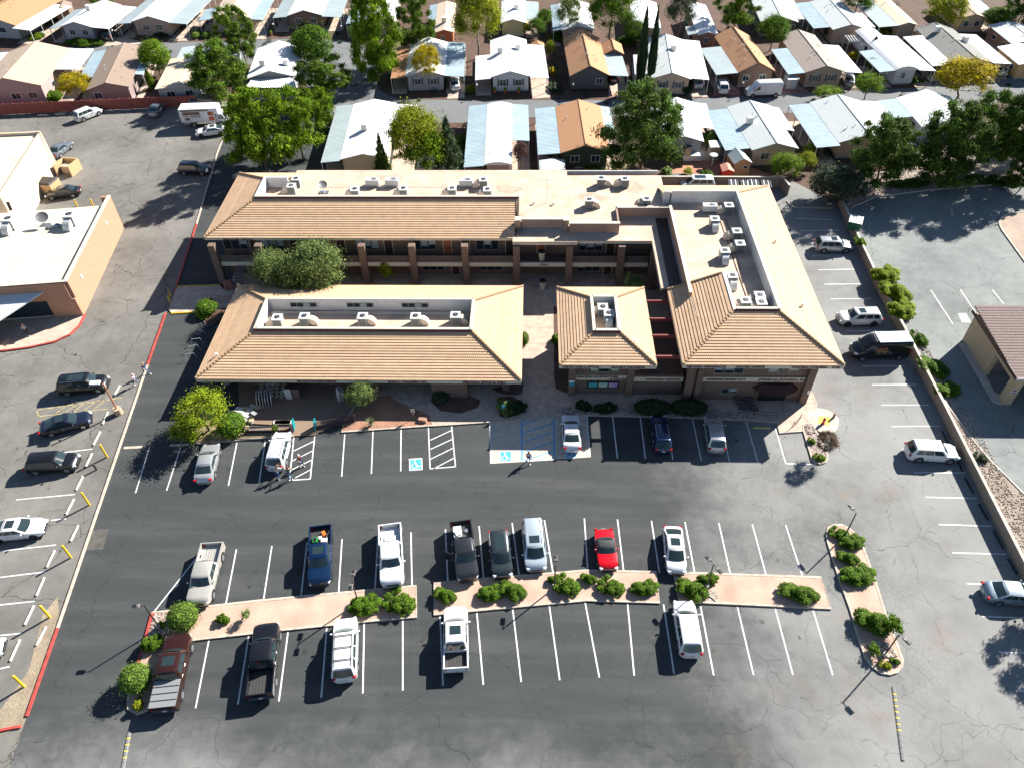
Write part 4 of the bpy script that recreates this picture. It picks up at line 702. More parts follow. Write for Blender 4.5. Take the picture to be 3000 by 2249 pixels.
def cabin(r0, T, pm, glass=True, top=None, roofmat=None, rails=False, sunroof=0):
    L, W, H, zh, zb, zd, a0, a1, b1, b0, fa, ra = T; X = lambda t: L/2-t*L; gb, gt = W/2*.93, W/2*.73
    R0 = [(X(a0), gb*.86), (X(a0)-.15, gb), (X(b0)+.12, gb), (X(b0), gb*.88)]; z0 = zb-.03
    R1 = [(X(a1)+.02, gt*.94), (X(a1)-.12, gt*1.06), (X(b1)+.10, gt*1.06), (X(b1), gt*.95)]; z1 = H-.07
    R2 = [(X(a1)-.12, gt*.8), (X(a1)-.25, gt*.86), (X(b1)+.2, gt*.86), (X(b1)+.08, gt*.8)]; z2 = H
    b = B(); v = []
    for R_, z in ((R0, z0), (R1, z1), (R2, z2)):
        v += [(x, y, z) for x, y in R_]+[(x, -y, z) for x, y in reversed(R_)]
    n = 8; f = []
    for k in range(2): f += [(k*n+i, k*n+n+i, k*n+n+(i+1) % n, k*n+(i+1) % n) for i in range(n)]
    f.append(tuple(reversed(range(2*n, 3*n)))); b.add(v, f); b.obj('cabin', roofmat or pm, r0, 32)
    def lerp(p, q, t): return tuple(p[i]+(q[i]-p[i])*t for i in range(3))
    P0 = [(x, y, z0) for x, y in R0]; P1 = [(x, y, z1) for x, y in R1]
    def pane(nm, A, Bq, C, D, u0, u1, v0, v1, off):
        pts = []
        for u, w in ((u0, v0), (u1, v0), (u1, v1), (u0, v1)):
            p = lerp(lerp(A, Bq, u), lerp(D, C, u), w); pts.append(Vector(p)+Vector(off))
        return B().poly(pts).obj(nm, GLS, r0)
    m_ = lambda p: (p[0], -p[1], p[2]); e = .012
    bow = .13
    def screen(nm, A, D, s):
        A, D = Vector(A), Vector(D); b = B(); v = []; cols = 6
        for w in (.07, .5, .95):
            for k in range(cols+1):
                u = k/cols*2-1; p = A.lerp(D, w); y = -p.y*u*.97; bx = bow*(1-u*u)*(1-.5*w); v.append((p.x+s*(bx+e), y, p.z+.018))
        f = [(j*(cols+1)+k, j*(cols+1)+k+1, (j+1)*(cols+1)+k+1, (j+1)*(cols+1)+k) for j in range(2) for k in range(cols)]
        b.add(v, f if s > 0 else [tuple(reversed(q)) for q in f]); b.obj(nm, GLS, r0, 60)
    screen('windscreen', P0[0], P1[0], 1); screen('rear_window', P0[3], P1[3], -1)
    lg = X(a0)-X(b0); seg = [(.07, .50), (.54, .93)] if lg > 1.6 else [(.1, .9)]
    if lg > 2.7: seg = [(.06, .36), (.39, .68), (.71, .94)]
    for s in (1, -1):
        for u0, u1 in seg:
            A, Bq, C, D = (P0[1], P0[2], P1[2], P1[1])
            if s < 0: A, Bq, C, D = m_(A), m_(Bq), m_(C), m_(D)
            o = pane('side_window', A, Bq, C, D, u0, u1, .12, .93, (0, s*.014, .004))
    if sunroof:
        xs = X(a1)-.35; B().b2(xs-.75 if sunroof == 1 else xs-1.6, xs, -gt*.62, gt*.62, H-.01, H+.008).obj('sunroof', GLS, r0)
    if rails:
        for s in (1, -1): B().tube((X(a1)-.25, s*gt*.92, H+.03), (X(b1)+.2, s*gt*.92, H+.03), .022, n=6).obj('roof_rail', CHROME if rails == 2 else TRIM, r0)
def details(r0, T, pm, truck=False):
    L, W, H, zh, zb, zd, a0, a1, b1, b0, fa, ra = T; X = lambda t: L/2-t*L
    for s in (1, -1):
        B().box((L/2-.17, s*W*.36, zh*.70), (.34, .30, .15), -s*.45, top=.75).obj('headlight', HLAMP, r0)
        B().box((-L/2+.08, s*W*.39, zd*.80), (.18, .26, .17), s*.3, top=.9).obj('tail_light', TLAMP, r0)
        B().ball((X(a0)-.32, s*(W/2+.10), zb+.06), .12, 8, 5, sq=(.7, 1, .75)).obj('wing_mirror', pm, r0, 60)
        b = B(); xs = (X(a0)+X(b0))/2
        for xx in ((xs+.25, xs-.75) if not truck else (xs-.05, xs-.9)): b.box((xx, s*(W/2+.002), zb-.16), (.2, .04, .035))
        b.obj('door_handle', CHROME, r0)
        b = B()
        for xx in (X(a0)-.25, xs-.1, X(b0)+.35): b.box((xx, s*(W/2-.004), .62), (.014, .02, .62))
        b.obj('door_seam', TRIM, r0)
    B().box((L/2-.015, 0, zh*.60), (.07, W*.50, .20), top=.95).obj('grille', TRIM, r0)
    B().box((-L/2+.0, 0, .62), (.03, .34, .16)).obj('number_plate', PLATE, r0)
    B().box((L/2-.04, 0, .34), (.10, W*.72, .12)).obj('bumper_intake', TRIM, r0)
def place(fp, rp, L, z=.5, gz=0.0):
    f, r = at(*fp, z+gz), at(*rp, z+gz); c = (f+r)/2; return Vector((c.x, c.y, gz)), math.atan2(f.y-r.y, f.x-r.x)
def car(label, kind, col, fp, rp, cat='car', group=None, gz=0.0, rim=None, sunroof=0, rails=False, roofmat=None, extra=None, L=None):
    T = CT[kind]; pm = PC[col]
    if L: T = (L,)+T[1:]
    L, W, H, zh, zb, zd, a0, a1, b1, b0, fa, ra = T; loc, rz = place(fp, rp, L, gz=gz); X = lambda t: L/2-t*L
    r0 = root('parked_'+('pickup' if 'pickup' in kind else 'car'), label, cat, loc, rz, group); h = W/2; truck = 'pickup' in kind; lift = .16 if truck else 0
    def en(x, d, R_, w0, z0, zf, zt, sg): t = min(1, d/R_); k = 1-(1-t)**2.4; q = 1-(1-t)**3.2; return (x-sg*d, h*(w0+(1-w0)*k), .26-.06*k+lift, zf*(z0+(.965-z0)*q), zt*(z0+.03+(.97-z0)*q))
    nose = [en(L/2, d, .85, .58, .56, zh, zh, 1) for d in (0, .03, .08, .16, .28, .45, .65)]+[(X(a0)+.1, h, .2+lift, zb-.06, zh+.03)]
    if truck:
        nose = [en(L/2, d, .6, .72, .76, zh, zh, 1) for d in (0, .03, .09, .18, .32, .5)]+[(X(a0)+.1, h*.99, .32, zb-.06, zh+.03)]
        mid = [(X(a0)-.2, h, .34, zb-.02, zb), (X(b0)+.0, h, .34, zb-.02, zb)]; b = B(); loft(b, list(nose+mid)); b.obj('body', pm, r0, 40)
        xb1, xb0 = X(b0)-.04, -L/2; zf = .78; bw = .11; zr = zb-.05
        b = B()
        for s in (1, -1): b.box(((xb0+xb1)/2, s*(h-bw/2-.015), (zr+.36)/2), (xb1-xb0, bw, zr-.36))
        b.box((xb0+.045, 0, (zr+.5)/2), (.09, W-2*bw-.04, zr-.5)).box((xb1-.03, 0, (zr+.5)/2), (.06, W-2*bw-.04, zr-.5)); b.obj('bed_side', pm, r0)
        bed = B().b2(xb0+.09, xb1-.06, -h+bw, h-bw, zf-.05, zf)
        for k in range(8): y = -h+bw+.1+(W-2*bw-.2)*k/7; bed.b2(xb0+.1, xb1-.07, y-.03, y+.03, zf, zf+.02)
        bo = bed.obj('bed_floor', M('bed_liner', (.045, .045, .045), .7) if (col != 'white' and col != 'beige') or kind == 'sport_pickup' else pm, r0)
        B().b2(xb0-.10, xb0+.0, -h*.9, h*.9, .42, .60).obj('rear_bumper', CHROME, r0)
        if extra == 'cover':
            cv = B().b2(xb0+.02, xb1-.02, -h+.06, h-.06, zr+.002, zr+.05).obj('bed_cover', M('grey_tonneau', (.22, .23, .24), .6), r0)
            for k in range(1, 4): x = xb0+(xb1-xb0)*k/4; B().b2(x-.03, x+.03, -h+.08, h-.08, zr+.05, zr+.075).obj('cover_rib', TRIM, cv)
    else:
        tail = [(X(a0)-.15, h, .2, zb-.02, zb), (X((a0+b0)/2), h*1.0, .2, zb, zb+.01), (X(b0)+.15, h*.99, .2, zb, zd)]
        tail += [en(-L/2, d, .6 if b0 < .93 else .35, .66, .62, zd*.98, zd, -1) for d in ((.42, .28, .16, .08, .03, 0) if b0 < .93 else (.12, .07, .03, 0))]
        b = B(); loft(b, nose+tail); b.obj('body', pm, r0, 40)
    cabin(r0, T, pm, roofmat=roofmat, rails=rails, sunroof=sunroof); details(r0, T, pm, truck); wheels(r0, L, W, fa, ra, .42 if truck else (.37 if 'suv' in kind else .33), rim or RIM)
    B().b2(-L/2+.35, L/2-.35, -h+.12, h-.12, .18+lift, .26+lift).obj('underbody', TRIM, r0)
    return r0
WL = 'cars in the old west lot'; FR = 'cars parked nose to the office buildings'; EC = 'cars along the east wall'; UR = 'cars in the upper row of the middle bays'; LR = 'cars in the lower row of the middle bays'; MH = 'vehicles among the mobile homes'
car('black large crossover with chrome roof bars, behind the leaning brown sign pole', 'big_suv', 'black', (323, 1122), (170, 1137), group=WL, rails=2, sunroof=2)
car('very dark blue sedan with glass roof, below the yellow hatching in the west lot', 'coupe_sedan', 'navy', (273, 1221), (113, 1262), group=WL, sunroof=1)
car('black crossover lowest of the three dark cars in the west lot', 'suv', 'black', (235, 1352), (77, 1364), group=WL, L=4.8)
car('white sedan with sunroof cut by the left picture edge in the west lot', 'coupe_sedan', 'white', (149, 1541), (-45, 1562), group=WL, sunroof=1, rim=RIMD)
car('pale silver car mostly outside the frame beside the west wheel stops', 'sedan', 'silver', (16, 1893), (-180, 1935), group=WL)
car('white crossover parked alone in front of the red fence', 'suv', 'white', (279, 328), (236, 345), group=WL)
car('dark grey hatchback facing the red fence near the white box truck', 'hatch', 'steel', (466, 313), (452, 334), group=WL)
car('white fastback sedan tight beside the box truck', 'coupe_sedan', 'white', (576, 391), (662, 381), group=WL, rim=RIMD, sunroof=1)
car('pale blue-grey car hidden behind the box truck by the red fence', 'sedan', 'paleblue', (575, 286), (572, 303), group=WL)
car('grey-blue sedan beside the cream blank building', 'sedan', 'steel', (196, 425), (158, 456), group=WL)
car('dark navy boxy SUV with roof bars by the tree shadow on the west drive', 'suv', 'navy', (617, 500), (523, 497), group=WL, rails=1)
car('black sedan with red tail lights parked beside the yellow bin enclosure', 'sedan', 'black', (138, 572), (233, 560), group=WL)
car('silver-grey sedan in the tree shadow left of the parked white wagon', 'sedan', 'silver', (621, 1308), (597, 1408), group=FR)
car('pearl white crossover with people standing behind its tailgate', 'suv', 'pearl', (831, 1272), (806, 1372), group=FR, rails=2, L=4.7)
car('white sedan with shaded bonnet on the blue accessible bay', 'sedan', 'white', (1669, 1214), (1677, 1322), group=FR)
car('dark blue wagon in the building shadow next to the pale crossover', 'wagon', 'blue', (1927, 1224), (1943, 1320), group=FR, rails=2)
car('silver boxy crossover rightmost in the building shadow', 'suv', 'silver', (2086, 1232), (2099, 1316), group=FR, L=4.4)
car('silver crossover with pale sunroof, farthest up the east parking strip', 'suv', 'silver', (2493, 722), (2387, 722), group=EC, rails=1, sunroof=1)
car('white sloping-roof crossover with twin roof panels above the black van', 'suv', 'white', (2449, 934), (2583, 932), group=EC, sunroof=1, rails=1, rim=RIMD, L=4.95)
car('white crossover with sun glare on its bonnet, below the yellow square', 'suv', 'white', (2806, 1330), (2652, 1322), group=EC, L=4.8)
car('old grey-blue sedan with white roof at the right picture edge', 'sedan', 'greyblue', (3060, 1747), (2877, 1733), group=EC, roofmat=PC['paleblue'])
car('beige-white crew cab pickup leftmost in the upper row', 'pickup', 'beige', (584, 1768), (626, 1605), cat='pickup truck', group=UR)
p26 = car('dark blue pickup with green crate and tools in its bed', 'pickup', 'blue', (938, 1722), (942, 1544), cat='pickup truck', group=UR, sunroof=1, rim=RIMD)
p26b = car('white extended pickup with long empty bed beside the west island end', 'big_pickup', 'white', (1151, 1722), (1144, 1543), cat='pickup truck', group=UR)
p27 = car('dark grey pickup with white boxes in the bed and an open door', 'pickup', 'darkgrey', (1372, 1702), (1349, 1535), cat='pickup truck', group=UR, rim=RIMD)
car('dark grey-green crossover between the grey pickup and the silver minivan', 'suv', 'graphite', (1473, 1690), (1459, 1563), group=UR, sunroof=2, L=4.5)
car('pale blue and silver minivan with small sunroof, right of the graphite crossover', 'minivan', 'paleblue', (1572, 1675), (1558, 1526), group=UR, sunroof=1, rails=2)
car('bright red convertible with black soft top', 'convertible', 'red', (1784, 1668), (1767, 1553), group=UR, roofmat=M('black_soft_top', (.04, .045, .045), .8))
car('white and pale blue hatchback with sunroof, last car of the upper row', 'hatch', 'white', (1983, 1682), (1968, 1546), group=UR, sunroof=1, L=4.6)
car('maroon crew cab pickup with grey folding bed cover beside the clipped ball shrub', 'big_pickup', 'maroon', (531, 1868), (484, 2080), cat='pickup truck', group=LR, sunroof=1, extra='cover')
car('black pickup with empty ribbed bed in the lower row', 'big_pickup', 'black', (786, 1838), (765, 2040), cat='pickup truck', group=LR)
p34 = car('white big SUV with roof rack bars in the lower row', 'big_suv', 'white', (1016, 1812), (1010, 1996), group=LR, rails=1, L=5.2)
car('white crew cab pickup with short dark bed in the lower row', 'sport_pickup', 'white', (1336, 1790), (1337, 1958), cat='pickup truck', group=LR, sunroof=1)
car('white crossover crossed by a lamp pole shadow, last of the lower row', 'suv', 'white', (2001, 1772), (2024, 1912), group=LR, L=4.75)
car('white crossover on the red driveway beside the parked white van', 'suv', 'white', (2112, 244), (2119, 266), group=MH, rails=1)
car('silver car parked under a white carport near the cypress trees', 'minivan', 'silver', (2040, 230), (2045, 250), group=MH)
car('white sedan under the corner-lot carport', 'sedan', 'white', (1330, 236), (1333, 256), group=MH)
car('black SUV under the far left white carport', 'suv', 'black', (322, 94), (314, 112), group=MH)
car('pale silver hatchback under the carport by the yellow tree', 'hatch', 'silver', (2928, 197), (2934, 214), group=MH)
car('grey car in the dark carport behind the round light green tree', 'sedan', 'steel', (2484, 226), (2487, 243), group=MH)
car('teal car under the blue carport behind the tallest pine', 'sedan', 'greyblue', (1036, 82), (1038, 98), group=MH)
car('dark car in the carport beside the orange-roofed home', 'sedan', 'navy', (1797, 214), (1799, 230), group=MH)
car('white car with three dark roof panels behind the rear corner roof', 'minivan', 'white', (2004, 541), (2079, 541), group=EC, sunroof=2)
# roof rack bars, open door, bed loads
for o, T in ((p34, CT['big_suv']),):
    for x in (.5, -.5, -1.5): B().b2(x-.03, x+.03, -.72, .72, 1.86, 1.9).obj('roof_bar', TRIM, o)
def bed_thing(o, dx, dy, z, name, label, cat, b, mats):
    M_ = Matrix.Translation(o.location) @ Matrix.Rotation(o.rotation_euler.z, 4, 'Z'); p = M_ @ Vector((dx, dy, z)); return thing_mesh(b, name, mats, label, cat, p, o.rotation_euler.z)
GRN = M('green_plastic', (.02, .35, .08), .5); ORG = M('orange_plastic', (.75, .18, .02), .5)
bed_thing(p26, -1.5, -.45, .80, 'crate', 'green plastic crate in the dark blue pickup bed', 'crate', B().box((0, 0, .12), (.5, .4, .24)).box((0, 0, .25), (.4, .3, .02), m=1), [GRN, BLACK])
bed_thing(p26, -2.1, .3, .80, 'tool_box', 'orange and white tools heaped in the dark blue pickup bed', 'tools', B().box((0, 0, .1), (.5, .3, .2), .4).box((.4, -.3, .08), (.3, .3, .16), .2, 1).box((.1, .35, .08), (.6, .08, .1), -.3, 1), [ORG, WHITE])
bed_thing(p26, -1.3, .35, .80, 'tool_box', 'white flat box in the dark blue pickup bed', 'box', B().box((0, 0, .12), (.45, .55, .24)), [WHITE])
bed_thing(p27, -1.6, -.35, .80, 'boxes', 'white boxes piled in the dark grey pickup bed', 'box', B().box((0, 0, .3), (1.1, .7, .6)).box((.2, .05, .65), (.5, .5, .12), .2), [WHITE])
bed_thing(p27, -1.9, .45, .80, 'hose_reel', 'coiled hose ring in the dark grey pickup bed', 'hose', B().tube((0, 0, .05), (0, 0, .12), .2, n=14), [STEEL])
bed_thing(p26b, -1.5, .0, .80, 'board', 'white sheet lying in the long white pickup bed', 'board', B().box((0, 0, .05), (.7, 1.0, .1), .05), [WHITE])
B().box((.55, -1.35, .95), (.95, .07, 1.15), .9).obj('open_door', PC['darkgrey'], p27)
# vans
def van(label, col, fp, rp, L=6.0, H=2.52, W=2.05, roof=None, group=None):
    loc, rz = place(fp, rp, L, z=.6); r0 = root('cargo_van', label, 'van', loc, rz, group); pm = PC[col]; h = W/2
    st = [(L/2, h*.72, .32, .75, .8), (L/2-.06, h*.84, .28, .95, 1.02), (L/2-.4, h*.95, .28, 1.15, 1.22), (L/2-.8, h*.98, .28, 1.32, 1.42), (L/2-1.55, h*.99, .28, H-.35, H-.12), (L/2-1.9, h*.99, .28, H-.18, H), (-L/2+.1, h*.98, .28, H-.16, H), (-L/2, h*.93, .34, H-.3, H-.1)]
    b = B(); loft(b, st); b.obj('body', pm, r0, 38)
    e = .03; B().add([(L/2-.83, -h*.72, 1.47), (L/2-.83, h*.72, 1.47), (L/2-1.5, h*.66, H-.19), (L/2-1.5, -h*.66, H-.19)], [(0, 1, 2, 3)]).obj('windscreen', GLS, r0)
    for s in (1, -1):
        q = [(L/2-1.15, s*(h+.004), 1.35), (L/2-2.0, s*(h+.004), 1.35), (L/2-2.0, s*(h*.985), 1.95), (L/2-1.6, s*(h*.985), 1.95)]; B().add(q, [(0, 1, 2, 3) if s < 0 else (3, 2, 1, 0)]).obj('side_window', GLS, r0)
        B().ball((L/2-1.05, s*(h+.14), 1.4), .16, 8, 5, sq=(.5, .8, 1.2)).obj('wing_mirror', TRIM, r0, 60)
        B().box((L/2-.2, s*h*.72, .98), (.4, .28, .2), -s*.5, top=.7).obj('headlight', HLAMP, r0); B().box((-L/2+.02, s*h*.9, 1.3), (.1, .12, .5)).obj('tail_light', TLAMP, r0)
        B().box((-.3, s*(h-.0), .45), (L*.62, .05, .12)).obj('side_moulding', TRIM, r0)
    B().box((L/2-.02, 0, .7), (.08, W*.5, .25)).obj('grille', TRIM, r0)
    wheels(r0, L, W, .16, .83, .36, RIM)
    if roof:
        rp_ = B().b2(-L/2+.15, L/2-2.3, -h*.84, h*.84, H, H+.07).obj('roof_platform', GALV, r0)
        for k in range(9): y = -h*.78+h*1.56*k/8; B().b2(-L/2+.2, L/2-2.35, y-.03, y+.03, H+.07, H+.1).obj('platform_slat', STEEL, rp_)
        for k in range(5): B().ball((L/2-2.05, -h*.6+h*1.2*k/4, H+.05), .06, 6, 4).obj('marker_light', WHITE, r0)
    return r0
vb = van('black high-roof van with VIVID lettering and silver roof platform against the east wall', 'black', (2484, 1030), (2662, 1025), roof=True, group=EC)
GOLD = M('gold_letters', (.50, .36, .16), .5)
text('VIVID', .42, (.25, 1.035, 1.35), (math.pi/2, 0, math.pi), GOLD, vb, sx=1.2); b = B(); b.poly([(.9, 1.037, 1.6), (.5, 1.037, 1.95), (.25, 1.037, 1.75), (-.05, 1.037, 2.0), (-.45, 1.037, 1.6), (.25, 1.037, 1.68)]); b.obj('mountain_logo', M('rust_print', (.35, .08, .06), .6), vb)
text('PLUMBING - ROOTER', .13, (.25, 1.036, 1.08), (math.pi/2, 0, math.pi), GOLD, vb)
van('white high-roof cargo van parked along the mobile home lane', 'white', (2191, 272), (2279, 268), group=MH, L=5.9)
# box truck
def box_truck():
    loc, rz = place((668, 352), (541, 357), 7.2, z=.6); r0 = root('box_truck', 'white box truck with menu panels on its side, nose to the kerb', 'truck', loc, rz)
    B().b2(-3.6, 2.0, -1.2, 1.2, .95, 3.15).b2(2.0, 2.55, -1.1, 1.1, 2.2, 3.1).obj('cargo_box', PC['white'], r0)
    b = B(); loft(b, [(3.6, .95, .5, 1.0, 1.1), (3.5, 1.0, .45, 1.25, 1.35), (3.2, 1.02, .45, 1.9, 2.1), (2.9, 1.02, .45, 2.05, 2.2), (2.1, 1.02, .45, 2.05, 2.2)]); b.obj('cab', PC['white'], r0, 40)
    B().add([(3.55, -.85, 1.38), (3.55, .85, 1.38), (3.25, .78, 2.08), (3.25, -.78, 2.08)], [(0, 1, 2, 3)]).obj('windscreen', GLS, r0)
    for s in (1, -1): B().b2(2.3, 3.2, s*1.03-.01, s*1.03+.01, 1.25, 1.85).obj('side_window', GLS, r0); B().box((3.55, s*.75, .85), (.12, .3, .2)).obj('headlight', HLAMP, r0)
    B().b2(-3.5, 3.2, -.5, .5, .55, .95).obj('chassis', TRIM, r0)
    y = -1.215; BR = M('menu_brown', (.20, .11, .09), .6, var=.4, vs=3); RD = M('menu_red', (.45, .10, .05), .6, var=.5, vs=4)
    for x0, x1, z0, z1, m in ((-3.3, 1.1, 2.78, 3.02, BR), (-3.1, -.3, 2.2, 2.68, BR), (-1.9, -.3, 1.75, 2.12, M('menu_grey', (.35, .3, .32), .6)), (.95, 1.85, 2.0, 2.65, RD), (.95, 1.85, 1.15, 1.85, RD), (-2.9, -2.1, 1.3, 1.75, BR), (-3.1, -2.2, 1.95, 2.1, BR)): B().b2(x0, x1, y, y+.01, z0, z1).obj('menu_panel', m, r0)
    for x in (-.2, .8): B().b2(x, x+.03, y-.005, y+.012, 1.05, 2.7).obj('hatch_edge', STEEL, r0)
    wheels(r0, 7.2, 2.2, .14, .74, .42, RIM)
box_truck()

# ------------------------------------------------------------ people
SKIN = M('skin', (.52, .30, .20), .6); HAIRB = M('brown_hair', (.16, .06, .025), .7); HAIRG = M('fair_hair', (.48, .33, .17), .7); HAIRW = M('grey_hair', (.5, .47, .44), .7)
def skinned(name, mat, par, V, E, R, sub=1):
    me = bpy.data.meshes.new(name); me.from_pydata(V, E, []); me.materials.append(mat); o = link(name, me, par)
    md = o.modifiers.new('skin', 'SKIN'); md.use_smooth_shade = True; sv = me.skin_vertices[0].data
    for i, r in enumerate(R): sv[i].radius = (r, r) if not isinstance(r, tuple) else r
    sv[0].use_root = True
    if sub: s = o.modifiers.new('sub', 'SUBSURF'); s.levels = sub; s.render_levels = sub
    return o
def person(label, loc, rz, top, legs, hair, h=1.72, stride=.28, lean=0.06, arms=((.15, -.3), (.15, .3)), shoe=None, cap=None, short=False):
    """faces +X; arms: (forward reach of the elbow, of the hand) for left and right"""
    r0 = root('person', label, 'person', loc, rz); k = h/1.72
    J = {'pelvis': (0, 0, .95), 'spine': (lean*.5, 0, 1.15), 'chest': (lean, 0, 1.36), 'neck': (lean*1.3, 0, 1.49), 'head': (lean*1.5+.02, 0, 1.60), 'crown': (lean*1.5, 0, 1.68)}
    for s, n in ((1, 'l'), (-1, 'r')):
        st = stride*s; J['hip'+n] = (0, s*.09, .90); J['knee'+n] = (st*.5+.05, s*.10, .50); J['ankle'+n] = (st-.03, s*.10, .09); J['toe'+n] = (st+.13, s*.11, .035)
        ef, hf = arms[0 if s > 0 else 1]; J['sh'+n] = (lean, s*.18, 1.42); J['el'+n] = (lean+ef-.02, s*.27, 1.16); J['wr'+n] = (lean+hf, s*.27, 1.0+max(0, abs(hf)-.2)*.6); J['ha'+n] = (lean+hf*1.15+.03, s*.26, .93+max(0, abs(hf)-.2)*.7)
    names = list(J); V = [tuple(c*k for c in J[n]) for n in names]; ix = {n: i for i, n in enumerate(names)}
    E = [('pelvis', 'spine'), ('spine', 'chest'), ('chest', 'neck'), ('neck', 'head'), ('head', 'crown')]
    for n in 'lr': E += [('pelvis', 'hip'+n), ('hip'+n, 'knee'+n), ('knee'+n, 'ankle'+n), ('ankle'+n, 'toe'+n), ('chest', 'sh'+n), ('sh'+n, 'el'+n), ('el'+n, 'wr'+n), ('wr'+n, 'ha'+n)]
    RD_ = dict(pelvis=(.11, .15), spine=(.10, .13), chest=(.11, .16), neck=.055, head=.095, crown=.08, hip=.085, knee=.055, ankle=.04, toe=.035, sh=.06, el=.04, wr=.028, ha=.035)
    R = [(lambda r: tuple(x*k for x in r) if isinstance(r, tuple) else r*k)(RD_.get(n, RD_.get(n[:-1]))) for n in names]
    skinned('body', SKIN, r0, V, [(ix[a], ix[b]) for a, b in E], R)
    def part(nm, mat, keys, edges, grow):
        kk = {n: i for i, n in enumerate(keys)}; skinned(nm, mat, r0, [V[ix[n]] for n in keys], [(kk[a], kk[b]) for a, b in edges], [tuple(x*grow for x in R[ix[n]]) if isinstance(R[ix[n]], tuple) else R[ix[n]]*grow for n in keys])
    part('top', top, ['chest', 'spine', 'pelvis', 'shl', 'ell', 'shr', 'elr'], [('chest', 'spine'), ('spine', 'pelvis'), ('chest', 'shl'), ('shl', 'ell'), ('chest', 'shr'), ('shr', 'elr')], 1.18)
    part('trousers', legs, ['pelvis', 'hipl', 'kneel', 'hipr', 'kneer']+([] if short else ['anklel', 'ankler']), [('pelvis', 'hipl'), ('hipl', 'kneel'), ('pelvis', 'hipr'), ('hipr', 'kneer')]+([] if short else [('kneel', 'anklel'), ('kneer', 'ankler')]), 1.22)
    hx, _, hz = V[ix['head']]; B().ball((hx-.025*k, 0, hz+.035*k), .115*k, 10, 7, sq=(1, .95, 1)).obj('hair' if not cap else 'cap', cap or hair, r0, 60)
    f = B().ball((hx+.10*k, 0, hz-.02*k), .018, 6, 4).obj('nose', SKIN, r0); b = B()
    for s in (1, -1): b.ball((hx+.085*k, s*.033, hz+.015*k), .011, 6, 4)
    b.obj('eyes', BLACK, r0)
    for n in 'lr': x, y, z = V[ix['toe'+n]]; B().box((x-.08, y, .045), (.27, .1, .09), 0, top=.75).obj('shoe', shoe or WHITE, r0)
    for n, s in (('l', 1), ('r', -1)):
        x, y, z = V[ix['ha'+n]]; b = B()
        for q in range(4): b.tube((x+.02, y+(q-1.5)*.018, z-.02), (x+.045, y+(q-1.5)*.02, z-.095+.01*abs(q-1.5)), .008, n=5)
        b.tube((x+.03, y-s*.03, z), (x+.065, y-s*.04, z-.045), .009, n=5); b.obj('fingers', SKIN, r0)
    return r0
JEAN = M('denim', (.10, .19, .32), .8); 
person('woman with long brown hair and white top walking off the accessible bay', at(1549, 1353), -1.5, M('white_top', (.62, .64, .75), .7), M('navy_shorts', (.03, .03, .10), .7), HAIRB, 1.66, short=True, stride=.3, arms=((.1, .25), (.0, -.1)))
person('person with fair hair and dark jacket stepping over the pale kerb', at(430, 1096), -.2, M('dark_jacket', (.03, .025, .06), .7), JEAN, HAIRG, 1.7, stride=.34, arms=((.2, .4), (.1, .2)))
person('person in pink top and jeans walking beside the kerb', at(401, 1128), -.3, M('pink_shirt', (.72, .55, .60), .7), JEAN, HAIRW, 1.7, stride=.32, arms=((-.05, -.15), (.15, .35)), cap=M('pale_cap', (.7, .6, .55), .7))
person('person in burgundy shirt standing on the white hatching', at(886, 1366), 2.6, M('burgundy_shirt', (.12, .01, .03), .7), M('indigo_trousers', (.06, .07, .16), .7), HAIRW, 1.75, stride=.15, cap=M('cream_cap', (.75, .65, .58), .7))
person('man in cream shirt bending behind the tailgate of the white crossover', at(817, 1402), 1.3, M('cream_shirt', (.62, .52, .36), .7), M('blue_jeans', (.03, .08, .22), .8), HAIRB, 1.72, stride=.05, lean=.2, arms=((.25, .5), (.25, .5)))
person('person in grey vest and pale jeans standing behind the hatching corner', at(853, 1404), 1.9, M('grey_vest', (.10, .11, .12), .7), JEAN, HAIRB, 1.72, stride=.12, lean=.12, arms=((.2, .45), (.1, .2)))
person('person in pale shirt walking in the shaded post office entrance', at(83, 983, .13), -1.0, M('grey_pale_shirt', (.45, .42, .42), .7), M('dark_trousers', (.02, .02, .025), .7), HAIRB, 1.7, stride=.2)
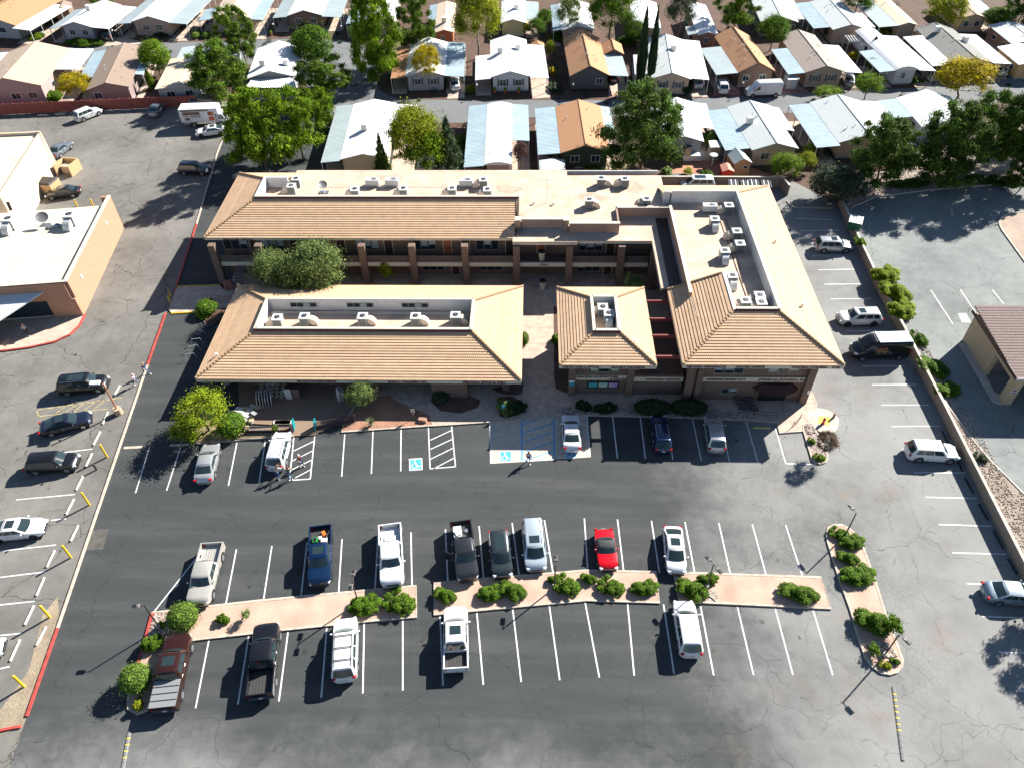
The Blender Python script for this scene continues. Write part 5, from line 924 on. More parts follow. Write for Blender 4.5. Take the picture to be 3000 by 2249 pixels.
# ------------------------------------------------------------ vegetation
def leafmat(name, c, dk=0.5, lt=1.7, trans=0.25, hue=0.0):
    m = bpy.data.materials.new(name); m.use_nodes = True; n = m.node_tree.nodes; l = m.node_tree.links; b = n['Principled BSDF']; b.inputs['Roughness'].default_value = 0.75; b.inputs['Specular IOR Level'].default_value = .2
    g = n.new('ShaderNodeNewGeometry'); cr = n.new('ShaderNodeValToRGB'); e = cr.color_ramp.elements
    e[0].color = (c[0]*dk, c[1]*dk, c[2]*dk, 1); e[1].color = (min(1, c[0]*lt*(1+hue)), min(1, c[1]*lt), c[2]*lt*.8, 1); x = e.new(.5); x.color = (*c, 1)
    l.new(g.outputs['Random Per Island'], cr.inputs[0]); tc = n.new('ShaderNodeTexCoord'); no = n.new('ShaderNodeTexNoise'); no.inputs['Scale'].default_value = 5; no.inputs['Detail'].default_value = 3; l.new(tc.outputs['Object'], no.inputs['Vector']); mr = n.new('ShaderNodeMapRange'); mr.inputs[1].default_value = .35; mr.inputs[2].default_value = .65; mr.inputs[3].default_value = .55; mr.inputs[4].default_value = 1.3; l.new(no.outputs['Fac'], mr.inputs[0]); mm = n.new('ShaderNodeMix'); mm.data_type = 'RGBA'; mm.blend_type = 'MULTIPLY'; mm.inputs[0].default_value = 1; l.new(cr.outputs[0], mm.inputs[6]); l.new(mr.outputs[0], mm.inputs[7]); cr_ = mm.outputs[2]; l.new(cr_, b.inputs['Base Color'])
    t = n.new('ShaderNodeBsdfTranslucent'); l.new(cr_, t.inputs[0]); mx = n.new('ShaderNodeMixShader'); mx.inputs[0].default_value = trans
    o = n['Material Output']; l.new(b.outputs[0], mx.inputs[1]); l.new(t.outputs[0], mx.inputs[2]); l.new(mx.outputs[0], o.inputs[0]); return m
def leaves(name, lobes, n, size, seed, shell=.55, long=1.0, up=0.0):
    """lobes: (x,y,z, rx,ry,rz); n leaf faces spread through them"""
    rs = np.random.RandomState(seed); L = np.array(lobes, float); wgt = (L[:, 3]*L[:, 4]*L[:, 5])**.66; idx = rs.choice(len(L), n, p=wgt/wgt.sum())
    d = rs.normal(size=(n, 3)); d /= np.linalg.norm(d, axis=1)[:, None]; r = shell+(1-shell)*rs.rand(n)**.6; r *= 1+.16*rs.normal(size=n)*(rs.rand(n) < .25)
    if shell < .45: r = np.minimum(np.abs(rs.normal(size=n))*.62+.12, 1.7)
    c = L[idx, :3]+d*r[:, None]*L[idx, 3:6]
    nrm = d+rs.normal(size=(n, 3))*.55; nrm[:, 2] += .25; nrm /= np.linalg.norm(nrm, axis=1)[:, None]
    a = rs.normal(size=(n, 3)); a[:, 2] += up*2; u = np.cross(nrm, a); u /= np.linalg.norm(u, axis=1)[:, None]; w = np.cross(nrm, u)
    s = size*(.6+.8*rs.rand(n))[:, None]; u = u*s; w = w*s*long
    v = np.stack([c-w, c+u*.55-w*.1, c+w, c-u*.55+w*.1], 1).reshape(-1, 3); v[:, 2] = np.maximum(v[:, 2], .002)
    me = bpy.data.meshes.new(name); me.vertices.add(4*n); me.vertices.foreach_set('co', v.ravel()); me.loops.add(4*n); me.loops.foreach_set('vertex_index', np.arange(4*n)); me.polygons.add(n); me.polygons.foreach_set('loop_start', np.arange(0, 4*n, 4)); me.polygons.foreach_set('loop_total', np.full(n, 4)); me.update(calc_edges=True); me.materials.append(None)
    return me
rg = random.Random(3)
def lob_pine(k, lo=.28, seed=1, spread=.40):
    q = random.Random(seed); out = []
    for i in range(k):
        t = (i+.5)/k; z = lo+(1-lo)*t*.95; R = spread*math.sqrt(max(.04, 1-((t-.33)/.74)**2)); a = i*2.4+q.random(); d = R*q.uniform(.3, 1.08); r = q.uniform(.055, .105)*(1-.3*t)
        out.append((d*math.cos(a), d*math.sin(a), z+q.uniform(-.03, .03), r*1.15, r*1.15, r*.7))
    return out+[(0, 0, .96, .05, .05, .05), (0, 0, .55, .1, .1, .25)]
def lob_broad(k, lo=.3, seed=1):
    q = random.Random(seed); out = [(0, 0, .62, .3, .3, .25)]
    for i in range(k):
        ph = q.uniform(-.5, 1.35); a = i*2.4+q.random()*.8; R = .31; zc = lo+(1-lo)*.48; r = q.uniform(.075, .17)
        out.append((R*q.uniform(.8, 1.12)*math.cos(ph)*math.cos(a), R*math.cos(ph)*math.sin(a), zc+(1-lo)*.38*math.sin(ph), r, r, r*.75))
    return out
def lob_bush(k, seed, flat=1.0):
    q = random.Random(seed); out = []; el = q.uniform(.6, .8)
    for i in range(k*2):
        a = q.random()*6.28; d = .44*q.random()**.6; r = q.uniform(.05, .13); h = (.85-1.1*d)*q.uniform(.5, 1.05); out.append((d*math.cos(a), d*math.sin(a)*(el+.3*math.sin(a*2+seed)), max(.1, h), r, r, r*1.4))
    return out+[(.05, -.04, .28, .30, .26, .28)]
LM = {'pine1': leaves('pine_foliage', lob_pine(74, .24, 1), 30000, .0105, 1, .3, 2.3, .6), 'pine2': leaves('pine_foliage', lob_pine(52, .20, 5, .42), 24000, .0115, 2, .3, 2.3, .6), 'pine3': leaves('pine_foliage', lob_pine(95, .10, 8, .37), 34000, .010, 3, .3, 2.3, .6),
 'broad1': leaves('leaf_foliage', lob_broad(46, .15, 2), 22000, .012, 4, .35), 'broad2': leaves('leaf_foliage', lob_broad(34, .2, 7), 18000, .013, 5, .35), 'open1': leaves('leaf_foliage', lob_broad(46, .28, 9)[1:], 12000, .013, 6, .15),
 'cypress': leaves('cypress_foliage', [(0, 0, .05+.9*i/14, .5*math.sin(math.pi*min(1, (i+2.5)/9)/2)*(1-(i/14.5)**2.2)+.03, .5*math.sin(math.pi*min(1, (i+2.5)/9)/2)*(1-(i/14.5)**2.2)+.03, .08) for i in range(15)], 9000, .03, 7, .75, 1.3, 2),
 'spruce': leaves('spruce_foliage', [(.30*(1-i/40)*math.cos(i*2.4), .30*(1-i/40)*math.sin(i*2.4), .1+.85*i/40, .17*(1-i/46), .17*(1-i/46), .06) for i in range(40)], 11000, .017, 8, .3, 1.6), 'round': leaves('leaf_foliage', [(0, 0, .58, .45, .45, .42)]+lob_broad(16, .15, 4), 13000, .018, 9, .8),
 'bush1': leaves('juniper_foliage', lob_bush(26, 1), 18000, .0145, 10, .5, 2.0, 1), 'bush2': leaves('juniper_foliage', lob_bush(20, 4), 16000, .0155, 11, .5, 2.0, 1), 'bush3': leaves('juniper_foliage', lob_bush(32, 9), 19000, .014, 12, .5, 2.0, 1),
 'ball': leaves('clipped_foliage', [(0, 0, .5, .5, .5, .5)], 7000, .028, 13, .93, 1.2), 'wisp': leaves('shrub_foliage', lob_broad(14, .1, 12), 2600, .035, 14, .1, 1.3)}
LC = {'mixed': leafmat('green_gold_leaf', (.24, .32, .015), .3, 1.6, .35), 'pine': leafmat('pine_green', (.12, .20, .02), .35, 1.9, .35), 'pined': leafmat('dark_pine_green', (.075, .135, .02), .35, 2.0, .3), 'bright': leafmat('bright_green', (.155, .255, .012), .3, 1.9, .35), 'green': leafmat('leaf_green', (.09, .175, .012), .3, 2.0, .35), 'yellow': leafmat('autumn_yellow', (.50, .40, .01), .4, 1.5, .35), 'ygreen': leafmat('yellow_green', (.30, .34, .02), .4, 1.5, .35), 'olive': leafmat('olive_leaf', (.19, .26, .085), .3, 2.0, .3), 'oliveg': leafmat('grey_green', (.07, .10, .06), .4, 1.8), 'cyp': leafmat('cypress_green', (.025, .055, .020), .5, 1.6, .1), 'jun': leafmat('juniper_green', (.095, .18, .012), .2, 2.0), 'clip': leafmat('hedge_green', (.14, .23, .035), .45, 1.5), 'brown': leafmat('brown_twig', (.19, .13, .085), .5, 1.6, .1), 'purple': leafmat('plum_leaf', (.16, .09, .08), .5, 1.6), 'spr': leafmat('spruce_green', (.07, .11, .05), .4, 1.8)}
BARK = M('bark', (.13, .09, .065), .95, var=.3, vs=8, bump=.6, bs=20); BARKP = M('pale_bark', (.30, .24, .19), .95, var=.2, vs=8)
def trunk_mesh(seed, limbs=9, lo=.25, hi=.85, r=.018, rough_=1.0):
    q = random.Random(seed); b = B(); p = Vector((0, 0, 0)); pts = [p]; 
    for i in range(6): pts.append(Vector((q.uniform(-.02, .02)*rough_, q.uniform(-.02, .02)*rough_, hi*(i+1)/6)))
    for i in range(6): b.tube(pts[i], pts[i+1], r*(1-i*.14), r*(1-(i+1)*.14), 7, cap=False)
    for i in range(limbs):
        t = lo+(hi-lo)*(i+.3)/limbs; k = min(5, int(t/hi*6)); o = pts[k].lerp(pts[k+1], t/hi*6-k); a = i*2.4+q.random(); L = q.uniform(.22, .4)*(1-.4*t); m_ = o+Vector((math.cos(a)*L*.55, math.sin(a)*L*.55, L*.18)); e_ = o+Vector((math.cos(a)*L, math.sin(a)*L, L*.42))
        b.tube(o, m_, r*.42, r*.28, 5, cap=False).tube(m_, e_, r*.28, r*.1, 4, cap=False)
        for s in (1, -1): b.tube(m_, m_+Vector((math.cos(a+s*.7)*L*.4, math.sin(a+s*.7)*L*.4, L*.2)), r*.2, r*.07, 4, cap=False)
    me = bpy.data.meshes.new('trunk'); me.from_pydata(b.v, [], b.f); me.materials.append(None); me.polygons.foreach_set('use_smooth', [True]*len(b.f)); return me
TM = [trunk_mesh(1), trunk_mesh(2, 11), trunk_mesh(3, 8, .15)]
def fol(name, key, col, parent=None, loc=None, rz=0, sc=(1, 1, 1), tilt=0):
    o = link(name, LM[key], parent, loc); o.rotation_euler = (tilt, 0, rz); o.scale = sc; o.material_slots[0].link = 'OBJECT'; o.material_slots[0].material = LC[col]; return o
TREEK = {}
def tree(label, kind, base, toprow, wpx, col, group='trees around the homes', cat='tree', name=None, lean=(0, 0), bark=None, gz=0.0, hmax=20, h=None, deep=1.0):
    p = at(*base, gz); H_ = min(hmax, height(p, 0, toprow)) if h is None else h; mid = p+Vector((0, 0, H_*.6)); w = wpx/scale_px(mid)
    k = kind.rstrip('123'); nm = name or {'pine': 'pine_tree', 'broad': 'leafy_tree', 'open': 'leafy_tree', 'cypress': 'cypress_tree', 'spruce': 'spruce_tree', 'round': 'round_tree'}.get(k, 'leafy_tree')
    r0 = root(nm, label, cat, p, 0, group); s = len(TREEK); TREEK[label] = 1; rz = s*1.3
    wf = {'pine': .92, 'broad': .96, 'open': .96, 'round': .96, 'cypress': 1.06, 'spruce': .85}.get(k, .95)
    o = fol('crown', kind, col, r0, (lean[0]*H_, lean[1]*H_, 0), rz, (w/wf, w*deep/wf, H_))
    t = link('trunk', TM[s % 3], r0); t.scale = (max(w, H_*.5), max(w, H_*.5), H_); t.rotation_euler = (-lean[1], lean[0], rz); t.material_slots[0].link = 'OBJECT'; t.material_slots[0].material = bark or BARK
    if k == 'cypress': t.scale = (H_*.3, H_*.3, H_*.6)
    return r0
NW_ = 'trees beside the rear building'; 
tree('tall bright green pine nearest the rear building roof corner', 'pine1', (785, 505), 255, 205, 'bright', NW_)
tree('broad yellow-green pine spreading over the narrow side lane', 'pine2', (890, 470), 255, 165, 'bright', NW_)
tree('slim pine at the right edge of the side lane clump', 'pine3', (955, 385), 255, 82, 'bright', NW_)
tree('pine with bare inner branches above the side lane clump', 'pine2', (955, 300), 160, 170, 'pine', NW_)
tree('pine lowest left in the side lane clump casting a long shadow', 'pine1', (752, 455), 285, 130, 'bright', NW_)
tree('single pine with long leaning bare trunk beside the upper lane', 'pine2', (725, 190), 14, 118, 'pine', lean=(-.10, 0), bark=BARKP)
tree('large open pine behind the red fence', 'pine1', (655, 290), 125, 190, 'pine')
tree('dark round oak between the white home and the lane', 'round', (925, 195), 77, 132, 'green')
tree('dense green rounded tree between brown and cream roofs', 'round', (470, 222), 118, 95, 'bright')
tree('narrow green column tree beside the brown shingle home', 'cypress', (447, 262), 202, 26, 'bright')
tree('small autumn yellow tree by the mauve wall', 'open1', (240, 296), 215, 120, 'yellow')
tree('tallest dense green pine in the middle of the lane corner', 'pine3', (1112, 235), -60, 168, 'bright', hmax=24)
tree('loose green pine just behind the tallest pine', 'pine2', (1225, 165), -40, 110, 'pine')
tree('big yellow-green autumn tree above the white homes', 'broad1', (1402, 170), -70, 180, 'ygreen', bark=BARKP)
tree('golden autumn tree in front of the corner-lot home', 'open1', (1256, 262), 128, 108, 'yellow')
tree('large mottled yellow and green tree between two white roofs', 'broad1', (1225, 518), 305, 200, 'ygreen')
tree('green tree filling below the mottled yellow tree', 'broad2', (1255, 530), 370, 160, 'bright')
tree('grey-green spruce right of the mottled tree', 'spruce', (1318, 520), 335, 110, 'spr')
tree('small spruce in front of the white roof with cooler', 'spruce', (1125, 515), 385, 56, 'pined')
tree('grey-green willow among the upper homes', 'open1', (1665, 120), -20, 92, 'olive')
tree('large dark green tree behind the orange-roofed home', 'broad1', (1785, 125), -50, 175, 'green')
tree('dark green lower tree left of the twin cypresses', 'broad2', (1858, 135), 60, 90, 'green')
tree('taller of the twin dark cypresses, leaning right', 'cypress', (1872, 262), 20, 36, 'cyp', 'twin cypresses', lean=(0.0, 0), hmax=30)
tree('shorter of the twin dark cypresses beside the grey roof', 'cypress', (1902, 262), 20, 30, 'cyp', 'twin cypresses', hmax=30)
tree('dark willowy tree right of the cypresses at the top edge', 'open1', (1985, 125), -40, 110, 'oliveg')
tree('airy pine with visible trunk at the top of the picture', 'pine2', (2148, 100), -60, 135, 'pine')
tree('glossy dark leafy tree between two shingle roofs', 'broad2', (2255, 150), 43, 112, 'green')
tree('large dark pine standing over the home roofs in the centre right', 'pine1', (1872, 508), 250, 270, 'pined', NW_)
tree('yellow autumn tree with fan of bare limbs by the lane', 'broad2', (2795, 300), 168, 195, 'yellow')
tree('round feathery light green tree beside the lane', 'open1', (2532, 292), 218, 108, 'bright')
tree('low feathery light green tree left of the round one', 'open1', (2420, 300), 256, 100, 'bright')
tree('yellow-green leafy tree near the upper right corner', 'broad1', (2755, 95), -25, 150, 'ygreen')
tree('dark round tree near the upper right corner', 'round', (2908, 92), 25, 105, 'green')
tree('tall dark pine cut by the upper right corner', 'pine2', (2975, 85), -70, 110, 'pined')
tree('green tree at the top edge left of the grey shingle roof', 'broad1', (2500, 55), -60, 110, 'green')
tree('green tree peeping in at the upper left corner', 'broad1', (15, 35), -50, 75, 'green')
tree('dark green hedge-like tree above the white homes top left', 'broad2', (310, 30), -30, 105, 'green')
EG = 'big pines beyond the east block wall'
tree('broad dark pine nearest the end of the block wall', 'pine1', (2560, 545), 345, 205, 'pined', EG, gz=EZ)
tree('largest dark pine in the east clump', 'pine3', (2742, 535), 298, 235, 'pined', EG, gz=EZ)
tree('dark pine behind and right of the largest pine', 'pine2', (2850, 500), 270, 180, 'pined', EG, gz=EZ)
tree('dark pine at the far right of the clump', 'pine1', (2960, 520), 215, 200, 'pined', EG, gz=EZ)
tree('smaller pine low at the right picture edge', 'pine2', (2985, 560), 440, 120, 'pined', EG, gz=EZ)
tree('dark pine standing behind the east clump near the yellow tree', 'pine2', (3020, 400), 190, 150, 'pined', EG, gz=EZ)
tree('dusky blue-green spreading shrub tree by the dead end of the parking strip', 'round', (2425, 592), 492, 150, 'oliveg', EG)
tree('second dusky blue-green tree beside the block wall end', 'broad2', (2480, 600), 505, 110, 'oliveg', EG)
tree('bright yellow-green shrub tree behind the orange shed', 'broad1', (2292, 528), 452, 120, 'bright')
tree('small yellow autumn bush tree next to the beige home', 'broad2', (2358, 500), 448, 62, 'ygreen')
tree('small clipped lollipop tree beside the lattice fence', 'ball', (2372, 462), 422, 40, 'clip', name='round_tree')
tree('leafy courtyard olive tree, larger of the pair', 'broad1', (950, 880), 712, 190, 'olive', 'courtyard trees', hmax=9)
tree('leafy courtyard olive tree, left of the pair', 'broad1', (822, 880), 735, 150, 'olive', 'courtyard trees', hmax=8)
tree('middle courtyard olive tree merging with its neighbours', 'round', (885, 890), 745, 120, 'olive', 'courtyard trees', hmax=7)
tree('small tree rising behind the small middle roof', 'open1', (1852, 888), 808, 85, 'olive', 'courtyard trees')
tree('feathery yellow-green tree by the patio corner', 'open1', (612, 1262), 1120, 225, 'mixed', 'trees in the front beds', h=4.6, deep=.8)
tree('yellow-green lower growth of the patio corner tree bed', 'open1', (570, 1285), 1180, 140, 'mixed', 'trees in the front beds', h=2.8)
tree('dusty olive-brown small tree before the shaded front wall', 'broad2', (1064, 1190), 1103, 108, 'olive', 'trees in the front beds', h=3.2)
tree('brown twiggy ornamental tree by the yellow square', 'open1', (2405, 1335), 1254, 82, 'brown', 'trees in the front beds', h=3.4)
tree('thin tree with orange leaves in the dark courtyard', 'wisp', (1138, 830), 775, 50, 'ygreen', 'courtyard trees', h=4, name='leafy_tree')
tree('plum-leaved bare tree beside the carport', 'open1', (1525, 495), 415, 58, 'purple')
tree('slim yellow shrub tree between homes', 'wisp', (1540, 108), 65, 30, 'ygreen', name='leafy_tree')
tree('thin yellow-green tree between white and orange roofs', 'broad2', (1612, 170), 118, 32, 'ygreen')
tree('dense green shrub tree behind the white cooler roof', 'broad2', (1595, 92), 25, 60, 'green')
tree('mixed green bush tree above the orange ridge', 'broad1', (1570, 110), 55, 70, 'green')
tree('dark narrow evergreen beside the barrel-roofed home', 'cypress', (2550, 168), 108, 34, 'cyp')
tree('purple-brown leafless bush between the shingle homes', 'round', (2428, 112), 80, 42, 'purple')
tree('leafy green bush left of the barrel-roofed home', 'broad2', (2545, 215), 170, 45, 'green')
XG = 'trees standing just past the right side of the view'
for lb, (x, y), h_ in (('tree past the lower right edge, only its shadow showing, nearer one', (48.5, 26.0), 8.5), ('tree past the lower right edge, only its shadow showing, farther one', (47.0, 35.0), 8.0), ('tree past the right edge shading the pale east lot', (64, 66), 7.0)):
    r0 = root('leafy_tree', lb, 'tree', (x, y, EZ), 0, XG); fol('crown', 'pine2', 'green', r0, (0, 0, 0), x, (7, 7, h_)); t = link('trunk', TM[0], r0); t.scale = (6, 6, h_); t.material_slots[0].link = 'OBJECT'; t.material_slots[0].material = BARK
# shrubs
def shrub(label, key, c, wpx, dpx, h, col, group='shrubs', name='shrub', gz=0.1, rz=None):
    p = at(*c, gz); s = scale_px(p); w = wpx/s; th = math.atan2(CAMH, math.hypot(p.x, p.y)); kf = .98 if key in ('ball', 'wisp') else .86; d = max(.5, (dpx/s-h*(.45 if key == 'ball' else .2)*math.cos(th))/math.sin(th)); o = fol(name, key, col, None, p, 0 if rz is None else rz, (w/kf, d/kf, h)); return tag(o, label, 'shrub', group)
JI = 'junipers on the parking islands'; CL = 'clipped shrubs'
for a in [('large clipped ball shrub at the front corner of the beige pickup', 'ball', (545, 1822), 84, 84, 1.9, 'clip', CL), ('large clipped shrub left of the maroon pickup', 'ball', (408, 2002), 86, 88, 1.9, 'clip', CL), ('clipped ball shrub beside the patio bed', 'ball', (684, 1262), 76, 76, 1.9, 'jun', CL),
 ('yellow-green juniper between the red kerb and the maroon pickup', 'bush1', (449, 1890), 60, 68, 1.3, 'jun', JI), ('tiny yellow-green shrub at the foot of the left lamp', 'bush2', (473, 1832), 26, 22, .5, 'bright', JI), ('small juniper alone on pink gravel', 'bush2', (655, 1818), 40, 34, .8, 'jun', JI), ('small grey-green upright shrub on pink gravel', 'wisp', (724, 1812), 34, 40, 1.2, 'olive', JI), ('yellowish sprig in the round end of the west island', 'bush2', (409, 2068), 28, 44, .9, 'ygreen', JI),
 ('dark juniper under the white pickup nose, left of two', 'bush1', (1070, 1778), 88, 94, 1.2, 'jun', JI), ('dark juniper at the east tip of the west island', 'bush2', (1172, 1772), 90, 86, 1.2, 'jun', JI), ('small juniper at the west tip of the middle island', 'bush3', (1301, 1748), 64, 60, 1.0, 'jun', JI),
 ('wide juniper west part below the graphite crossover', 'bush1', (1437, 1742), 72, 74, 1.1, 'jun', JI), ('wide juniper east part with an orange dead patch', 'bush3', (1498, 1735), 76, 76, 1.1, 'jun', JI), ('juniper beside the middle lamp post', 'bush2', (1660, 1722), 76, 74, 1.1, 'jun', JI), ('low juniper touching the middle lamp post', 'bush1', (1625, 1700), 44, 36, .8, 'jun', JI), ('small juniper west of the red convertible nose', 'bush3', (1721, 1698), 48, 38, .8, 'jun', JI),
 ('juniper below the red convertible', 'bush2', (1790, 1724), 76, 66, 1.0, 'jun', JI), ('juniper at the east tip of the middle island', 'bush1', (1887, 1726), 78, 68, 1.0, 'jun', JI), ('dark juniper at the west end of the east island', 'bush3', (2022, 1732), 84, 84, 1.1, 'jun', JI), ('juniper behind the lamp post of the east island', 'bush1', (2070, 1702), 62, 50, 1.1, 'jun', JI), ('lone juniper on the pink gravel of the east island', 'bush3', (2332, 1742), 108, 74, 1.1, 'jun', JI),
 ('juniper around the upper lamp of the curved island', 'bush1', (2492, 1592), 72, 62, 1.0, 'jun', JI), ('small juniper at the top of the curved island', 'bush2', (2458, 1566), 58, 42, .7, 'jun', JI), ('juniper in the upper middle of the curved island', 'bush3', (2478, 1638), 62, 48, .9, 'jun', JI), ('large patchy juniper in the middle of the curved island', 'bush1', (2510, 1690), 98, 88, 1.1, 'jun', JI), ('tall juniper in the lower half of the curved island', 'bush3', (2548, 1828), 96, 92, 1.5, 'jun', JI), ('leafier lighter shrub leaning over the curved island kerb', 'wisp', (2602, 1850), 74, 76, 1.8, 'green', JI), ('sparse juniper left of the lower lamp', 'wisp', (2556, 1912), 42, 52, .9, 'jun', JI), ('low yellow-green shrub below the lower lamp', 'bush2', (2592, 1950), 36, 28, .5, 'ygreen', JI), ('small dark shrub right of the lower lamp shadow', 'bush3', (2618, 1938), 30, 24, .5, 'jun', JI)]: shrub(*a)
FB = 'shrubs in the front beds'
for a in [('round bush by the west walkway rail', 'ball', (610, 912), 58, 48, 1.3, 'jun', FB), ('low bush below the west walkway bush', 'bush2', (592, 930), 36, 26, .8, 'jun', FB), ('dark flowering bush against the block wall', 'bush1', (1290, 1172), 46, 52, 1.3, 'oliveg', FB), ('sunlit green bush around the blue accessible sign', 'bush3', (1478, 1200), 48, 72, 1.5, 'olive', FB), ('dark bush right of the blue accessible sign', 'bush1', (1508, 1202), 66, 56, 1.3, 'cyp', FB),
 ('small dark bush in the river stones', 'bush2', (1710, 1196), 44, 40, 1.1, 'cyp', FB), ('dark bush with one sunlit tuft in the river stones', 'bush1', (1772, 1202), 66, 48, 1.1, 'cyp', FB), ('long dark clipped hedge left half behind the blue wagon', 'ball', (1910, 1206), 106, 52, 1.4, 'cyp', FB), ('long dark clipped hedge right half by the steps', 'ball', (2016, 1206), 104, 52, 1.4, 'cyp', FB),  # hedges take dark cypress green, putting the building's shade into their leaf colour
 ('round green bush at the left building corner in the passage', 'ball', (1536, 1005), 26, 38, 1.4, 'clip', FB), ('dark bush against the middle building in the passage', 'bush1', (1634, 1000), 36, 50, 1.2, 'green', FB), ('light green weed bush on the patio fence', 'wisp', (808, 1266), 26, 26, 1.0, 'bright', FB), ('light green tuft under the twiggy tree', 'bush2', (2377, 1294), 20, 22, .5, 'bright', FB), ('yellow-green tuft at the twiggy tree bed end', 'bush2', (2400, 1342), 34, 26, .5, 'bright', FB)]: shrub(*a)
WS = 'shrubs along the top of the block wall'
for a in [('small bright bush near the green dumpster', 'bush2', (2519, 715), 30, 32, .9, 'bright', WS, 'shrub', EZ), ('bright yellow-green bush, upper of the long leafy row', 'bush1', (2590, 815), 78, 70, 1.7, 'mixed', WS, 'shrub', EZ), ('bright bush in the middle of the long leafy row', 'bush3', (2616, 866), 78, 76, 1.6, 'mixed', WS, 'shrub', EZ), ('bright bush at the lower end of the long leafy row', 'bush1', (2638, 915), 74, 80, 1.5, 'mixed', WS, 'shrub', EZ), ('dark green bush above the spreading junipers', 'bush2', (2690, 1000), 46, 50, 1.0, 'green', WS, 'shrub', EZ), ('spreading juniper near the black van tail', 'bush3', (2728, 1078), 74, 78, .8, 'jun', WS, 'shrub', EZ), ('spreading juniper lowest on the wall strip', 'bush1', (2772, 1145), 74, 62, .8, 'jun', WS, 'shrub', EZ), ('small grey desert bush near the kerb end', 'bush2', (2872, 1345), 36, 34, .7, 'oliveg', WS, 'shrub', EZ)]: shrub(*a)
GB = 'garden shrubs of the homes'
for a in [('yellow-green bush by the far left carport', 'bush1', (108, 112), 42, 24, 1.2, 'bright', GB, 'shrub', 0), ('yellow-green bush below the far left white lamp', 'bush2', (133, 70), 34, 18, 1.2, 'bright', GB, 'shrub', 0), ('dark hedge below the white home windows', 'bush3', (245, 130), 110, 26, 1.2, 'green', GB, 'shrub', 0), ('clipped bush left of the pine trunk, west one', 'ball', (577, 108), 24, 20, 1.0, 'clip', GB, 'shrub', 0), ('clipped bush left of the pine trunk, east one', 'ball', (608, 108), 22, 18, 1.0, 'clip', GB, 'shrub', 0), ('dark round bush under the brown home windows', 'ball', (893, 85), 28, 20, 1.3, 'cyp', GB, 'shrub', 0),
 ('dark bush with bright top by the white home corner', 'bush1', (1378, 268), 26, 28, 1.2, 'ygreen', GB, 'shrub', 0), ('square dark hedge beside the silver car carport', 'ball', (2008, 270), 30, 32, 1.5, 'cyp', GB, 'shrub', 0), ('dark bush under the beige home window', 'ball', (1931, 262), 24, 22, 1.2, 'cyp', GB, 'shrub', 0), ('dark clipped bush at the beige home corner', 'ball', (1983, 262), 18, 24, 1.3, 'cyp', GB, 'shrub', 0), ('long dark hedge before the barrel-roofed home', 'bush3', (2660, 238), 76, 22, 1.0, 'green', GB, 'shrub', 0),
 ('green hedge clump behind the white roof beside the garden box', 'ball', (2080, 425), 38, 42, 2.2, 'clip', GB, 'shrub', 0), ('dry yellow shrub in the red gravel garden', 'wisp', (2014, 515), 34, 34, 1.1, 'ygreen', GB, 'shrub', 0), ('small dark shrub in the red gravel garden', 'bush2', (2072, 515), 34, 26, .9, 'green', GB, 'shrub', 0), ('agave-like green bush by the grey roof shed', 'bush1', (1952, 512), 30, 40, 1.4, 'olive', GB, 'shrub', 0), ('ragged shrub beside the dark green home', 'wisp', (1660, 502), 60, 22, 1.0, 'purple', GB, 'shrub', 0), ('low shrubs at the dark green home wall', 'bush2', (1740, 500), 60, 20, .8, 'green', GB, 'shrub', 0), ('round topiary beside the orange-roofed porch', 'ball', (1772, 258), 16, 20, 1.6, 'clip', GB, 'shrub', 0),
 ('green bush row behind the orange-roofed home', 'bush1', (1640, 118), 60, 30, 2.0, 'green', GB, 'shrub', 0), ('cactus bushes beside the orange-roofed home', 'bush2', (1628, 262), 40, 40, 1.2, 'oliveg', GB, 'shrub', 0), ('yellow flowering bush between white and orange homes', 'bush2', (1620, 215), 22, 30, 1.2, 'yellow', GB, 'shrub', 0), ('dark bushes right of the orange-roofed shed', 'bush1', (1840, 130), 60, 36, 2.0, 'green', GB, 'shrub', 0), ('yellow bush behind the grey roof', 'bush1', (2500, 170), 36, 28, 1.4, 'yellow', GB, 'shrub', 0), ('bush line below the cream roof', 'bush3', (2590, 95), 70, 24, 1.5, 'ygreen', GB, 'shrub', 0), ('low green plants in the dark bed beyond the fence', 'bush2', (160, 290), 46, 36, 1.6, 'green', GB, 'shrub', 0),
 ('dark planting west of the yellow home wall', 'bush2', (1440, 530), 60, 30, 1.5, 'green', GB, 'shrub', 0), ('green tangle between the spruce and ribbed carport', 'bush1', (1360, 420), 50, 70, 1.6, 'green', GB, 'shrub', 0), ('greenery edge by the first lane lamp', 'bush3', (470, 105), 40, 16, .8, 'oliveg', GB, 'shrub', 0), ('undergrowth right of the east pines', 'bush3', (2900, 535), 150, 36, 1.2, 'pined', GB, 'shrub', EZ), ('undergrowth under the east pines', 'bush1', (2655, 545), 120, 34, 1.2, 'pined', GB, 'shrub', EZ), ('dry tufts at the rock bed edge', 'wisp', (2490, 525), 40, 24, .8, 'ygreen', GB, 'shrub', EZ)]: shrub(*a)
# spiky yucca
p = at(1088, 1245, .11); b = B(); q = random.Random(5)
for i in range(150):
    a = q.random()*6.28; e = q.uniform(.1, 1.45); L = q.uniform(.6, .95); d = Vector((math.cos(a)*math.cos(e), math.sin(a)*math.cos(e), math.sin(e))); s = Vector((-math.sin(a), math.cos(a), 0))*.022; b.poly([Vector((0, 0, .3))-s, Vector((0, 0, .3))+s, Vector((0, 0, .3))+d*L])
b.tube((0, 0, 0), (0, 0, .35), .12, .1); thing_mesh(b, 'yucca', leafmat('yucca_leaf', (.22, .27, .15), .5, 1.7), 'spiky pale yucca on the sunlit red gravel bed', 'plant', p)
